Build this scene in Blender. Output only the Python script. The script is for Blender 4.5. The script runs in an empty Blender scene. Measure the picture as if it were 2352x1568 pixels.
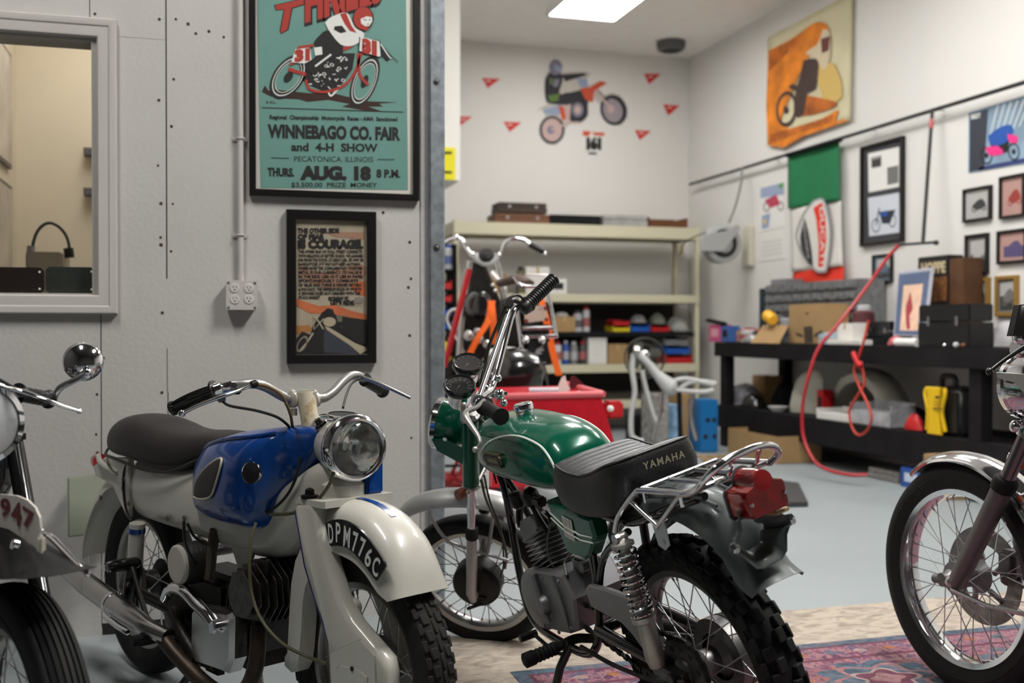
import bpy, bmesh, math, random
from mathutils import Vector as V, Matrix as M, noise as NZ
random.seed(7)
S = bpy.context.scene
COL = S.collection
PI = math.pi
# ------------------------------------------------------------ camera
CH = 1.12; FP = 2450.0; YH = 757.0; XV = 458.0
TH = math.atan2(1176 - XV, FP); PT = math.atan2(784 - YH, FP)
CF = V((math.sin(TH) * math.cos(PT), math.cos(TH) * math.cos(PT), -math.sin(PT)))
CR = V((math.cos(TH), -math.sin(TH), 0)); CU = CR.cross(CF)
CC = V((0, 0, CH))
cam = bpy.data.cameras.new('camera'); camo = bpy.data.objects.new('camera', cam); COL.objects.link(camo)
camo.matrix_world = M.Translation(CC) @ M((CR, CU, -CF)).transposed().to_4x4()
cam.sensor_width = 36; cam.lens = FP * 36 / 2352; cam.clip_start = .05; cam.clip_end = 60
cam.dof.use_dof = True; cam.dof.focus_distance = 2.85; cam.dof.aperture_fstop = 2.6
S.camera = camo
S.view_settings.view_transform = 'Standard'; S.view_settings.look = 'None'
S.view_settings.gamma = 1; S.view_settings.use_curve_mapping = False
S.view_settings.exposure = 0.0
w = bpy.data.worlds.new('world'); S.world = w; w.use_nodes = True
w.node_tree.nodes['Background'].inputs[0].default_value = (.8, .85, .9, 1)
w.node_tree.nodes['Background'].inputs[1].default_value = .01
BAY_LIGHT = 20.5; FRONT_LIGHT = 110.0; OFFICE_LIGHT = 8.5

def ray(x, y): return CF + CR * ((x - 1176) / FP) + CU * ((784 - y) / FP)
def W(x, y, d): return CC + ray(x, y) * d
def on(x, y, ax, v):
    r = ray(x, y); return CC + r * ((v - CC[ax]) / r[ax])

# ------------------------------------------------------------ materials
MATS = {}
def mat(name, col=(.5, .5, .5), rough=.5, metal=0, coat=0, bump=0, bscale=200, vary=0, vscale=6, emit=0, trans=0, spec=.5, dirt=None, aniso=0, ior=1.45, dscale=5, dth=.6):
    if name in MATS: return MATS[name]
    m = bpy.data.materials.new(name); m.use_nodes = True; nt = m.node_tree; N = nt.nodes; L = nt.links
    b = N['Principled BSDF']; I = b.inputs
    I['Base Color'].default_value = (*col, 1); I['Roughness'].default_value = rough; I['Metallic'].default_value = metal
    I['Coat Weight'].default_value = coat; I['Coat Roughness'].default_value = .05; I['Specular IOR Level'].default_value = spec
    I['Transmission Weight'].default_value = trans; I['IOR'].default_value = ior
    if emit: I['Emission Color'].default_value = (*col, 1); I['Emission Strength'].default_value = emit
    tc = N.new('ShaderNodeTexCoord')
    if vary or dirt:
        n = N.new('ShaderNodeTexNoise'); n.inputs['Scale'].default_value = vscale; n.inputs['Detail'].default_value = 6
        L.new(tc.outputs['Object'], n.inputs['Vector'])
        cr = N.new('ShaderNodeValToRGB'); cr.color_ramp.elements[0].position = .3; cr.color_ramp.elements[1].position = .7
        cr.color_ramp.elements[0].color = (*[c * (1 - vary) for c in col], 1); cr.color_ramp.elements[1].color = (*[min(1, c * (1 + vary)) for c in col], 1)
        L.new(n.outputs['Fac'], cr.inputs['Fac']); out = cr.outputs['Color']
        if dirt:
            n2 = N.new('ShaderNodeTexNoise'); n2.inputs['Scale'].default_value = dscale; n2.inputs['Detail'].default_value = 9; n2.inputs['Roughness'].default_value = .75
            L.new(tc.outputs['Object'], n2.inputs['Vector'])
            r2 = N.new('ShaderNodeMapRange'); r2.inputs[1].default_value = dth; r2.inputs[2].default_value = dth + .12
            L.new(n2.outputs['Fac'], r2.inputs[0])
            mx = N.new('ShaderNodeMix'); mx.data_type = 'RGBA'; mx.inputs['B'].default_value = (*dirt, 1)
            L.new(r2.outputs[0], mx.inputs['Factor']); L.new(out, mx.inputs['A']); out = mx.outputs['Result']
        L.new(out, I['Base Color'])
    if bump:
        n = N.new('ShaderNodeTexNoise'); n.inputs['Scale'].default_value = bscale; n.inputs['Detail'].default_value = 4
        L.new(tc.outputs['Object'], n.inputs['Vector'])
        bp = N.new('ShaderNodeBump'); bp.inputs['Strength'].default_value = bump; bp.inputs['Distance'].default_value = .002
        L.new(n.outputs['Fac'], bp.inputs['Height']); L.new(bp.outputs['Normal'], I['Normal'])
    MATS[name] = m; return m

chrome = mat('chrome', (.72, .72, .74), .09, 1, vary=.08, vscale=9)
chrome_old = mat('worn_chrome', (.5, .49, .48), .24, 1, bump=.1, bscale=60, dirt=(.12, .07, .04), dscale=14, vary=.1)
alu = mat('cast_aluminium', (.21, .21, .22), .42, .6, bump=.15, bscale=300, vary=.12)
alu_dk = mat('dull_dark_alloy', (.16, .16, .16), .45, .8, vary=.3, vscale=20)
steel = mat('satin_steel', (.5, .5, .52), .3, 1)
rubber = mat('tyre_rubber', (.011, .011, .0115), .7, spec=.3, bump=.2, bscale=150, vary=.25)
rubber_old = mat('dusty_rubber', (.019, .018, .016), .8, spec=.3, bump=.3, bscale=90, vary=.35)
blk = mat('black_plastic', (.012, .012, .013), .35)
blkm = mat('matte_black', (.009, .009, .01), .8, spec=.2, vary=.3)
blk_gl = mat('gloss_black_enamel', (.01, .01, .01), .18, coat=.6)
grease = mat('greasy_black_metal', (.012, .011, .010), .42, .4, bump=.5, bscale=60, vary=.5, vscale=30)
cream = mat('cream_enamel', (.52, .505, .45), .32, coat=.55, vary=.03, dirt=(.32, .26, .18), dth=.73, dscale=9)
blue = mat('blue_enamel', (.004, .045, .22), .22, coat=.6, spec=.3, vary=.2, vscale=3)
green = mat('green_metallic_enamel', (.0006, .085, .048), .22, .1, coat=.5, spec=.3, vary=.12, vscale=400)
stripe = mat('cream_white_pinstripe', (.72, .76, .7), .35)
seatm = mat('black_vinyl', (.008, .008, .0085), .38, bump=.5, bscale=260, spec=.55)
seatt = mat('worn_ribbed_vinyl', (.04, .04, .042), .34, bump=.3, bscale=260)
seatb = mat('dark_brown_vinyl', (.016, .013, .013), .5, bump=.25, bscale=90)
gray = mat('grey_painted_steel', (.075, .088, .088), .42, .1, coat=.15, vary=.15, dirt=(.05, .04, .035), dth=.68)
redlens = mat('red_lens', (.30, .0015, .004), .12, coat=.8, trans=.35, vary=.3, vscale=40)
amber = mat('amber_lens', (.8, .2, .02), .15, trans=.4)
white = mat('white_paint', (.75, .74, .71), .5)
paper = mat('white_card', (.72, .7, .66), .8)
glass = mat('clear_glass', (1, 1, 1), .02, trans=1)
silverp = mat('silver_paint', (.3, .3, .3), .38, .6, vary=.06)
shelfc = mat('cream_shelving_steel', (.62, .58, .42), .45)
card = mat('cardboard', (.38, .24, .11), .85, vary=.08)
redp = mat('red_enamel', (.42, .008, .014), .3, coat=.5, vary=.15)
orange = mat('orange_webbing', (1, .16, .015), .7)
def flat(name, c, rough=.7): return mat(name, c, rough)
ink = flat('black_ink', (.012, .011, .011)); inkr = flat('red_ink', (.36, .035, .025)); inkw = flat('white_ink', (.68, .69, .66))

# ------------------------------------------------------------ mesh builder
def crom(pts, k=6):
    pts = [V(p) for p in pts]
    if len(pts) < 3: return pts
    P = [pts[0] * 2 - pts[1]] + pts + [pts[-1] * 2 - pts[-2]]; out = []
    for i in range(1, len(P) - 2):
        for j in range(k):
            t = j / k; a, b, c, d = P[i - 1], P[i], P[i + 1], P[i + 2]
            out.append(.5 * ((2 * b) + (c - a) * t + (2 * a - 5 * b + 4 * c - d) * t * t + (3 * b - a - 3 * c + d) * t ** 3))
    out.append(pts[-1]); return out
def lerpl(l, t):
    x = t * (len(l) - 1); i = min(int(x), len(l) - 2); return l[i] + (l[i + 1] - l[i]) * (x - i)

class Fr:
    "a local frame: f forward, l left, u up"
    def __init__(s, O, f, u):
        s.O = V(O); s.u = V(u).normalized(); s.l = s.u.cross(V(f)).normalized(); s.f = s.l.cross(s.u).normalized()
    def __call__(s, a, b, c): return s.O + s.f * a + s.l * b + s.u * c
    def px(s, x, y, lat=0):
        r = ray(x, y); return CC + r * (((s.O - CC).dot(s.l) + lat) / r.dot(s.l))
    def loc(s, P): q = P - s.O; return V((q.dot(s.f), q.dot(s.l), q.dot(s.u)))
    def turned(s, O, axis, ang):
        R = M.Rotation(ang, 3, axis); return Fr(O, R @ s.f, R @ s.u)
WORLD = Fr((0, 0, 0), (1, 0, 0), (0, 0, 1))     # f=X, l=Y, u=Z

class G:
    def __init__(s, fr=None): s.v = []; s.fc = []; s.mi = []; s.m = 0; s.fr = fr
    def P(s, p): return s.fr(*p) if s.fr else V(p)
    def add(s, vs, fs, raw=False):
        o = len(s.v); s.v += [V(x) if raw else s.P(x) for x in vs]
        for f in fs: s.fc.append([o + i for i in f]); s.mi.append(s.m)
    def loft(s, rings, closed=True, caps=True, raw=False):
        n = len(rings[0]); vs = [p for r in rings for p in r]; fs = []
        for i in range(len(rings) - 1):
            for j in range(n if closed else n - 1):
                k = (j + 1) % n; fs.append((i * n + j, i * n + k, (i + 1) * n + k, (i + 1) * n + j))
        if caps and closed: fs.append(tuple(range(n))[::-1]); fs.append(tuple((len(rings) - 1) * n + j for j in range(n)))
        s.add(vs, fs, raw)
    def tube(s, pts, r=.01, n=10, k=0, raw=False, flat=1, caps=True):
        P = [V(p) if raw else s.P(p) for p in pts]
        if k: P = crom(P, k)
        N = len(P); rr = (lambda t: lerpl(r, t)) if isinstance(r, (list, tuple)) else (lambda t: r)
        T = [(P[min(i + 1, N - 1)] - P[max(i - 1, 0)]).normalized() for i in range(N)]
        u = T[0].orthogonal().normalized() if abs(T[0].z) > .95 else T[0].cross(V((0, 0, 1))).normalized(); R = []
        for i in range(N):
            u = (u - T[i] * u.dot(T[i])).normalized(); v = T[i].cross(u); q = rr(i / (N - 1))
            R.append([P[i] + (u * math.cos(2 * PI * j / n) + v * math.sin(2 * PI * j / n) * flat) * q for j in range(n)])
        s.loft(R, caps=caps, raw=True)
    def lathe(s, prof, O, ax, n=32, raw=False, a0=0, a1=2 * PI, ref=None, sx=1, cap=.031):
        O = V(O) if raw else s.P(O)
        if not raw and s.fr: ax = s.fr.f * ax[0] + s.fr.l * ax[1] + s.fr.u * ax[2]
        ax = V(ax).normalized(); u = (V(ref) - ax * ax.dot(V(ref))).normalized() if ref else ax.orthogonal().normalized(); v = ax.cross(u)
        full = abs(a1 - a0 - 2 * PI) < 1e-6; m = n if full else n + 1
        rings = [[O + ax * a + (u * math.cos(a0 + (a1 - a0) * j / n) + v * sx * math.sin(a0 + (a1 - a0) * j / n)) * r for j in range(m)] for r, a in prof]
        s.loft(rings, closed=full, caps=False, raw=True)
        if full:
            for ring, (r, a) in ((rings[0], prof[0]), (rings[-1], prof[-1])):
                if 1e-5 < r < cap: s.add(ring, [tuple(range(m))], True)
    def disc(s, O, ax, r, t, n=32, raw=False, bev=.0): 
        b = bev or min(t * .25, r * .2)
        s.lathe([(r - b, -t / 2), (r, -t / 2 + b), (r, t / 2 - b), (r - b, t / 2)], O, ax, n, raw, cap=9)
    def box(s, c, sz, rot=None, bev=0, seg=2, raw=False):
        "rot: Matrix 3x3 applied to the box in local space"
        bm = bmesh.new(); bmesh.ops.create_cube(bm, size=1)
        for v in bm.verts: v.co = V((v.co.x * sz[0], v.co.y * sz[1], v.co.z * sz[2]))
        if bev: bmesh.ops.bevel(bm, geom=bm.edges[:], offset=bev, segments=seg, affect='EDGES')
        c = V(c); vs = [((rot @ v.co) if rot else v.co.copy()) + c for v in bm.verts]
        s.add(vs, [[v.index for v in f.verts] for f in bm.faces] if not bm.verts.index_update() else 0, raw); bm.free()
    def prism(s, pts, d, raw=False, bev=0):
        "extrude polygon pts by vector d (in the same space)"
        n = len(pts); pts = [V(p) for p in pts]; d = V(d)
        if bev:
            c = sum(pts, V()) / n; ins = [p + (c - p).normalized() * bev for p in pts]; e = d.normalized() * bev
            s.loft([ins, [p + e for p in pts], [p + d - e for p in pts], [p + d for p in ins]], raw=raw)
        else: s.loft([pts, [p + d for p in pts]], raw=raw)
    def sphere(s, O, r, n=16, raw=False, sc=(1, 1, 1)):
        rings = []
        for i in range(1, n // 2):
            a = PI * i / (n // 2); rings.append([V(O) + V((math.sin(a) * math.cos(2 * PI * j / n) * sc[0], math.sin(a) * math.sin(2 * PI * j / n) * sc[1], math.cos(a) * sc[2])) * r for j in range(n)])
        s.loft(rings, raw=raw)
    def make(s, name, mats, parent=None, smooth=True, ang=38, base=True, sub=0, solid=0, solido=-1):
        me = bpy.data.meshes.new(name); mats = mats if isinstance(mats, (list, tuple)) else [mats]
        for m in mats: me.materials.append(m)
        me.from_pydata([tuple(v) for v in s.v], [], s.fc)
        me.polygons.foreach_set('material_index', s.mi)
        bm = bmesh.new(); bm.from_mesh(me)
        bmesh.ops.remove_doubles(bm, verts=bm.verts, dist=1e-6)
        bmesh.ops.recalc_face_normals(bm, faces=bm.faces); bm.to_mesh(me); bm.free()
        if smooth:
            me.polygons.foreach_set('use_smooth', [True] * len(me.polygons)); me.set_sharp_from_angle(angle=math.radians(ang))
        o = bpy.data.objects.new(name, me); COL.objects.link(o)
        if parent is not None:
            pw = wmat(parent); me.transform(pw.inverted()); o.parent = parent
        elif base:
            xs = [v.co for v in me.vertices]; c = V(((min(v.x for v in xs) + max(v.x for v in xs)) / 2, (min(v.y for v in xs) + max(v.y for v in xs)) / 2, min(v.z for v in xs)))
            me.transform(M.Translation(-c)); o.location = c
        if solid: md = o.modifiers.new('solid', 'SOLIDIFY'); md.thickness = solid; md.offset = solido
        if sub: md = o.modifiers.new('sub', 'SUBSURF'); md.levels = sub; md.render_levels = sub
        return o
def wmat(o):
    m = M.Translation(o.location) @ o.rotation_euler.to_matrix().to_4x4()
    return wmat(o.parent) @ m if o.parent else m
def tag(o, label=None, cat=None, group=None, kind=None):
    if label: o['label'] = label
    if cat: o['category'] = cat
    if group: o['group'] = group
    if kind: o['kind'] = kind
    return o
def thing(name, label, cat, loc=(0, 0, 0), rotz=0, group=None):
    o = bpy.data.objects.new(name, None); COL.objects.link(o); o.location = loc; o.rotation_euler = (0, 0, rotz)
    o.empty_display_size = .05
    return tag(o, label, cat, group)
def dup(root, loc, rotz=None, label=None):
    def cp(o, par):
        c = o.copy(); COL.objects.link(c); c.parent = par
        for k in [x for x in KIDS(o)]: cp(k, c)
        return c
    KIDS = lambda o: [x for x in COL.objects if x.parent == o]
    r = cp(root, None); r.location = loc
    if rotz is not None: r.rotation_euler = (0, 0, rotz)
    if label: r['label'] = label
    return r
def text(g, s, O, X, Y, size, bold=.0, xs=1.0, depth=.0006, align='CENTER', width=None, sp=1.0):
    "lettering on the plane O + X*x + Y*y, standing out by depth along X x Y; width = total width to fit"
    cu = bpy.data.curves.new('t', 'FONT'); cu.body = s; cu.size = 1; cu.align_x = 'LEFT'; cu.resolution_u = 3; cu.offset = bold; cu.space_character = sp
    ob = bpy.data.objects.new('t', cu); me = bpy.data.meshes.new_from_object(ob)
    vs = [v.co.copy() for v in me.vertices]
    if not vs: return
    x0 = min(v.x for v in vs); x1 = max(v.x for v in vs); y0 = min(v.y for v in vs)
    kx = size * xs if width is None else width / (x1 - x0)
    off = {'CENTER': (x0 + x1) / 2, 'LEFT': x0, 'RIGHT': x1}[align]
    X = V(X).normalized(); Y = V(Y).normalized(); Z = X.cross(Y); O = V(O)
    top = [O + X * ((v.x - off) * kx) + Y * (v.y * size) + Z * depth for v in vs]
    g.add(top, [list(p.vertices) for p in me.polygons], True)
    bpy.data.objects.remove(ob); bpy.data.curves.remove(cu); bpy.data.meshes.remove(me)
def seg(pts, k=5): return crom(pts, k)
# ------------------------------------------------------------ big lights (real fixtures)
YW, XR, YB_, ZC = 4.16, 5.6, 11.63, 4.35
frame_w = mat('white_fixture', (.8, .8, .8), .4)
dif_bay = mat('bay_diffuser', (1, .985, .96), .5, emit=BAY_LIGHT)
dif_fr = mat('front_diffuser', (1, .97, .93), .5, emit=FRONT_LIGHT)
dif_of = mat('office_diffuser', (1, .93, .8), .5, emit=OFFICE_LIGHT)
def ceiling_light(x, y, z, sx, sy, dm, label, rods=True):
    t = thing('ceiling_light', label, 'ceiling light', (x, y, z), 0, 'flat ceiling light panels')
    g = G()
    for a, b, c, d in ((-1, 0, .02, sy), (1, 0, .02, sy)): g.box((x + a * (sx / 2 + .01), y, z + .03), (c, d + .04, .06), bev=.003)
    for b in (-1, 1): g.box((x, y + b * (sy / 2 + .01), z + .03), (sx + .04, .02, .06), bev=.003)
    g.box((x, y, z + .055), (sx, sy, .01)); g.make('frame', frame_w, t)
    g = G(); g.box((x, y, z + .012), (sx, sy, .006)); g.make('diffuser', dm, t)
ceiling_light(3.75, 9.62, ZC - .06, .7, 1.3, dif_bay, 'bright rectangular ceiling light panel above the workshop bay')
for (x, y) in ((3.75, 6.3), (2.3, 6.0), (4.2, 4.6)):
    ceiling_light(x, y, ZC - .06, .7, 1.3, dif_bay, 'ceiling light panel above the frame')
for (x, y, dm) in ((-1.0, 2.2, mat('front_diffuser_dim', (1, .97, .93), .5, emit=FRONT_LIGHT * .42)), (2.2, 1.9, dif_fr)):
    ceiling_light(x, y, ZC - .06, .35, 1.5, dm, 'ceiling light strip above the frame')
ceiling_light(-.4, 5.6, 3.1, .6, 1.2, dif_of, 'office ceiling light panel above the frame')

# ------------------------------------------------------------ the room
def plaster(name, col, sc, st, vary):
    return mat(name, col, .72, bump=st, bscale=sc, vary=vary, vscale=2.2, dirt=[c * .8 for c in col], dscale=26, dth=.66)
wl = plaster('painted_rough_panel', (.50, .485, .465), 55, .55, .05)
wb = mat('bay_wall_paint', (.74, .72, .685), .8, vary=.015, vscale=1.5)
wr = mat('bay_wall_paint_right', (.70, .685, .655), .8, vary=.015, vscale=1.5)
ceil = mat('ceiling_paint', (.9, .87, .83), .85, vary=.02)
fl = mat('grey_epoxy_floor', (.29, .325, .335), .5, spec=.35, vary=.05, vscale=1.3, bump=.06, bscale=30, dirt=(.21, .24, .25), dth=.7, dscale=4)
def struct(name, g, m, parent=None, **k):
    o = g.make(name, m, parent, **k)
    if parent is None: o['kind'] = 'structure'
    return o
def bx(g, x0, x1, y0, y1, z0, z1, bev=0): g.box(((x0 + x1) / 2, (y0 + y1) / 2, (z0 + z1) / 2), (x1 - x0, y1 - y0, z1 - z0), bev=bev)
g = G(); bx(g, -3.2, XR + .2, -3.7, YB_ + .2, -.1, 0); struct('floor', g, fl)
g = G(); bx(g, -3.2, XR + .2, YW, YB_ + .2, ZC, ZC + .1); struct('ceiling', g, ceil)
g = G(); bx(g, -3.2, XR + .2, -3.7, YW, ZC, ZC + .1); struct('ceiling_front', g, mat('low_bounce_ceiling', (.10, .095, .09), .85))  # unseen ceiling; dark tone chosen to cut bounced light
g = G(); bx(g, XR, XR + .2, -3.7, YB_ + .2, 0, ZC); struct('wall_right', g, wr)
g = G(); bx(g, .7, XR, YB_, YB_ + .2, 0, ZC); struct('wall_back', g, wb)
front_w = mat('front_room_paint', (.055, .052, .05), .8)  # unseen walls; dark tone chosen so chrome reflects less light
g = G(); bx(g, -3.2, XR, -3.7, -3.5, 0, ZC); struct('wall_front', g, front_w)
g = G(); bx(g, -3.2, -3.0, -3.5, YW, 0, ZC); struct('wall_side', g, front_w)
# partition wall with the window opening
wi = lambda x, y, Y=YW: on(x, y, 1, Y)
wx1 = wi(224, 400).x; wz0 = wi(150, 677).z; wz1 = wi(150, 83).z; wx0 = -1.75
xe = wi(985, 700).x; T = .14
g = G()
bx(g, -3.0, wx0, YW, YW + T, 0, ZC); bx(g, wx1, xe, YW, YW + T, 0, ZC); bx(g, wx0, wx1, YW, YW + T, 0, wz0); bx(g, wx0, wx1, YW, YW + T, wz1, ZC)
wall_left = struct('wall_left', g, wl, smooth=False)
dk = flat('dark_gap', (.02, .018, .015), .9)
g = G()
def strip(x, y0, y1, w=.003):
    a = wi(x, y0); b = wi(x, y1); bx(g, a.x - w / 2, a.x + w / 2, YW - .0008, YW + .001, b.z, a.z)
strip(381, -30, 640, .0042); strip(384, 800, 900, .002); strip(386, 900, 1100, .003); strip(232, 722, 1150, .003); strip(233, 1150, 1440, .002); strip(206, -20, 42, .0025)
a = wi(120, 1448); 
bx(g, wi(232, 700).x, .2, YW - .001, YW + .002, .003, .045)
g.make('panel_joint', dk, wall_left, smooth=False)
g = G(); random.seed(3)
for (x, y) in [(404, 44), (366, 44), (399, 182), (365, 230), (394, 290), (363, 380), (397, 468), (370, 467), (369, 545), (393, 577), (370, 562), (218, 32), (432, 55), (450, 77), (480, 72), (514, 85), (373, 718), (941, 556), (944, 640), (880, 488), (941, 770), (945, 1005), (938, 660), (237, 822), (223, 905), (221, 997), (224, 1040), (372, 901)]:
    p = wi(x, y); g.disc((p.x, YW - .0005, p.z), (0, 1, 0), .0042 + random.random() * .0025, .003, 8)
g.make('nail_head', flat('rusty_nail', (.06, .035, .02), .8), wall_left)
g = G(); p = wi(270, 83); q = wi(381, 88); bx(g, p.x, q.x, YW - .0006, YW, p.z - .0015, p.z); g.make('panel_seam', flat('seam_grey', (.3, .29, .28)), wall_left)
# window trim moulding + glass
wt = mat('trim_paint', (.53, .50, .48), .42, vary=.02)
g = G(); ox = wi(270, 400).x; oz0 = wi(135, 718).z; oz1 = wi(135, 47).z
prof = [(0, 0), (0, .012), (.006, .018), (.016, .02), (.05, .022), (.056, .026), (.075, .03), (.084, .03), (.09, .024), (.09, 0)]   # width from inner edge, height
kx = (ox - wx1) / .09
def ringat(cx, cz, sx, sz): return [(cx + sx * w_ * kx, YW - h_, cz + sz * w_ * kx) for w_, h_ in prof]
g.loft([ringat(wx0, wz0, -1, -1), ringat(wx1, wz0, 1, -1), ringat(wx1, wz1, 1, 1), ringat(wx0, wz1, -1, 1), ringat(wx0, wz0, -1, -1)], closed=False)
win = struct('window_1', g, wt, ang=25)
g = G()
for (x0, x1, z0, z1) in ((wx1 - .02, wx1, wz0, wz1), (wx0, wx0 + .02, wz0, wz1), (wx0 + .02, wx1 - .02, wz1 - .01, wz1), (wx0 + .02, wx1 - .02, wz0, wz0 + .006)): bx(g, x0, x1, YW + .003, YW + T, z0, z1)
g.make('window_reveal', mat('reveal_paint', (.42, .40, .37), .6), win)
g = G(); bx(g, wx0 + .02, wx1 - .018, YW + .07, YW + .074, wz0 + .006, wz1 - .01); g.make('glass_pane', glass, win)
# end of the partition: corner bead and galvanised steel jamb
galv = mat('galvanised_steel', (.23, .26, .28), .5, .55, vary=.25, vscale=30)
g = G(); xb = wi(966, 700).x; bx(g, xb, xe - .004, YW - .006, YW, 0, ZC); o = struct('trim_1', g, mat('corner_bead', (.44, .43, .42), .6, vary=.1, vscale=30)); 
g = G(); xj = wi(1018, 700).x
pr = [(xe - .004, YW - .03), (xe - .004, YW + T), (xj, YW + T), (xj, YW - .03), (xj - .006, YW - .036), (xe + .002, YW - .036)]
g.prism([(x, y, 0) for x, y in pr], (0, 0, ZC)); jamb = struct('trim_2', g, galv, smooth=False)
g = G()
for py in (187, 568, 990):
    p = wi(1003, py, YW - .036); g.disc((p.x, YW - .037, p.z), (0, 1, 0), .014, .006, 16); g.sphere((p.x, YW - .041, p.z), .008, 10)
g.make('bolt_head', alu_dk, jamb)
# soffit box by the bay's left side
g = G(); a = on(1057, 415, 1, 8.6); bx(g, .9, a.x, 8.6, 10.0, a.z, ZC); struct('trim_3', g, mat('soffit_paint', (.78, .765, .72), .8))
g = G(); bx(g, .7, .9, YW + T, YB_, 0, ZC); struct('wall_bay', g, wb)
# office behind the window
ow = mat('office_paint', (.70, .64, .53), .85, vary=.02)
g = G(); bx(g, -3.0, .7, 6.6, 6.75, 0, 3.3); struct('wall_office', g, ow)
g = G(); bx(g, -3.0, .7, YW + T, 6.75, 3.2, 3.3); struct('ceiling_office', g, ow)
oxl = on(36, 400, 1, 6.6).x
g = G(); bx(g, oxl - .1, oxl, 5.2, 6.6, 0, 3.2); struct('wall_recess', g, ow)
# ------------------------------------------------------------ flat art helper
class Art:
    def __init__(s, ax, v, n, ox=0, oy=0, sc=1): s.ax, s.v, s.n, s.ox, s.oy, s.sc = ax, v, V(n), ox, oy, sc; s.g = G(); s.ms = []
    def at(s, x, y, k=0): return on(s.ox + x * s.sc, s.oy + y * s.sc, s.ax, s.v) + s.n * (k * .0005)
    def use(s, m):
        if m not in s.ms: s.ms.append(m)
        s.g.m = s.ms.index(m)
    def poly(s, pts, m, k=1, sm=0):
        s.use(m); P = [s.at(x, y, k) for x, y in pts]
        if sm: Q = crom(P + [P[0]], sm)[:-1]; P = Q
        s.g.add(P, [tuple(range(len(P)))], True)
    def line(s, pts, wd, m, k=2, sm=0):
        s.use(m); P = [V((x, y, 0)) for x, y in pts]
        if sm: P = crom(P, sm)
        n = len(P)
        for i in range(n):
            t = (P[min(i + 1, n - 1)] - P[max(i - 1, 0)]).normalized(); q = V((-t.y, t.x, 0)) * wd / 2
            a = P[i] + q; b = P[i] - q; s.g.add([s.at(a.x, a.y, k), s.at(b.x, b.y, k)], [], True)
        o = len(s.g.v) - 2 * n
        for i in range(n - 1): s.g.fc.append([o + 2 * i, o + 2 * i + 1, o + 2 * i + 3, o + 2 * i + 2]); s.g.mi.append(s.g.m)
    def ell(s, cx, cy, rx, ry, m, k=1, rot=0, inner=0, n=36):
        s.use(m); c, d = math.cos(rot), math.sin(rot)
        def ring(f): return [s.at(cx + (math.cos(2 * PI * i / n) * rx * c - math.sin(2 * PI * i / n) * ry * d) * f, cy + (math.cos(2 * PI * i / n) * rx * d + math.sin(2 * PI * i / n) * ry * c) * f, k) for i in range(n)]
        if inner: s.g.loft([ring(1), ring(inner)], caps=False, raw=True)
        else: s.g.add(ring(1), [tuple(range(n))], True)
    def text(s, t, x0, x1, yb, h, m, k=2, bold=.0, align=None, slope=0):
        "fit text t between x0 and x1 with cap height h (all in art pixels)"
        s.use(m); a = s.at(x0, yb, k); b = s.at(x1, yb + slope, k)
        up = s.at(x0, yb, k) - s.at(x0, yb + h, k)
        text(s.g, t, (a + b) / 2, b - a, up, up.length / .73, bold * 1.5, width=(b - a).length, depth=0)
    def make(s, name, parent=None):
        me = bpy.data.meshes.new(name)
        for m in s.ms: me.materials.append(m)
        me.from_pydata([tuple(v) for v in s.g.v], [], s.g.fc); me.polygons.foreach_set('material_index', s.g.mi)
        o = bpy.data.objects.new(name, me); COL.objects.link(o)
        if parent is not None: me.transform(wmat(parent).inverted()); o.parent = parent
        else:
            c = sum((v.co for v in me.vertices), V()) / len(me.vertices); me.transform(M.Translation(-c)); o.location = c
        return o
def framed(name, label, cat, corners, ax, v, n, wd, th, fm, back, group=None, matm=None, inset=0):
    "corners: 4 px points TL TR BR BL of the outer frame; n: unit normal into the room; returns thing + inner art plane value"
    P = [on(x, y, ax, v) for x, y in corners]; n = V(n)
    # square it up in the wall plane
    u = V((1, 0, 0)) if ax == 1 else V((0, 1, 0))
    us = [p.dot(u) for p in P]; zs = [p.z for p in P]
    a = (us[0] + us[3]) / 2; b = (us[1] + us[2]) / 2; zt = (zs[0] + zs[1]) / 2; zb = (zs[2] + zs[3]) / 2
    f = lambda s_, z_, d: (V((s_, v, z_)) if ax == 1 else V((v, s_, z_))) + n * d
    t = thing(name, label, cat, f((a + b) / 2, zb, 0), 0, group)
    if a > b: a, b = b, a
    def ring(o, d): return [f(a + o, zb + o, d), f(b - o, zb + o, d), f(b - o, zt - o, d), f(a + o, zt - o, d)]
    g = G(); R = [ring(0, .0005), ring(0, th), ring(.003, th + .002), ring(wd - .003, th + .002), ring(wd, th), ring(wd, th * .45)]
    g.loft(R, caps=False, raw=True); g.make('frame', fm, t, ang=25)
    g = G(); g.add(ring(wd * .5, th * .45), [(0, 1, 2, 3)], True); g.add(ring(0, .0006), [(0, 1, 2, 3)], True)
    g.make('mat_board' if matm else 'backing', matm or back, t, smooth=False)
    return t, (YW if 0 else (v + (n.y if ax == 1 else n.x) * (th * .45)))
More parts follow.
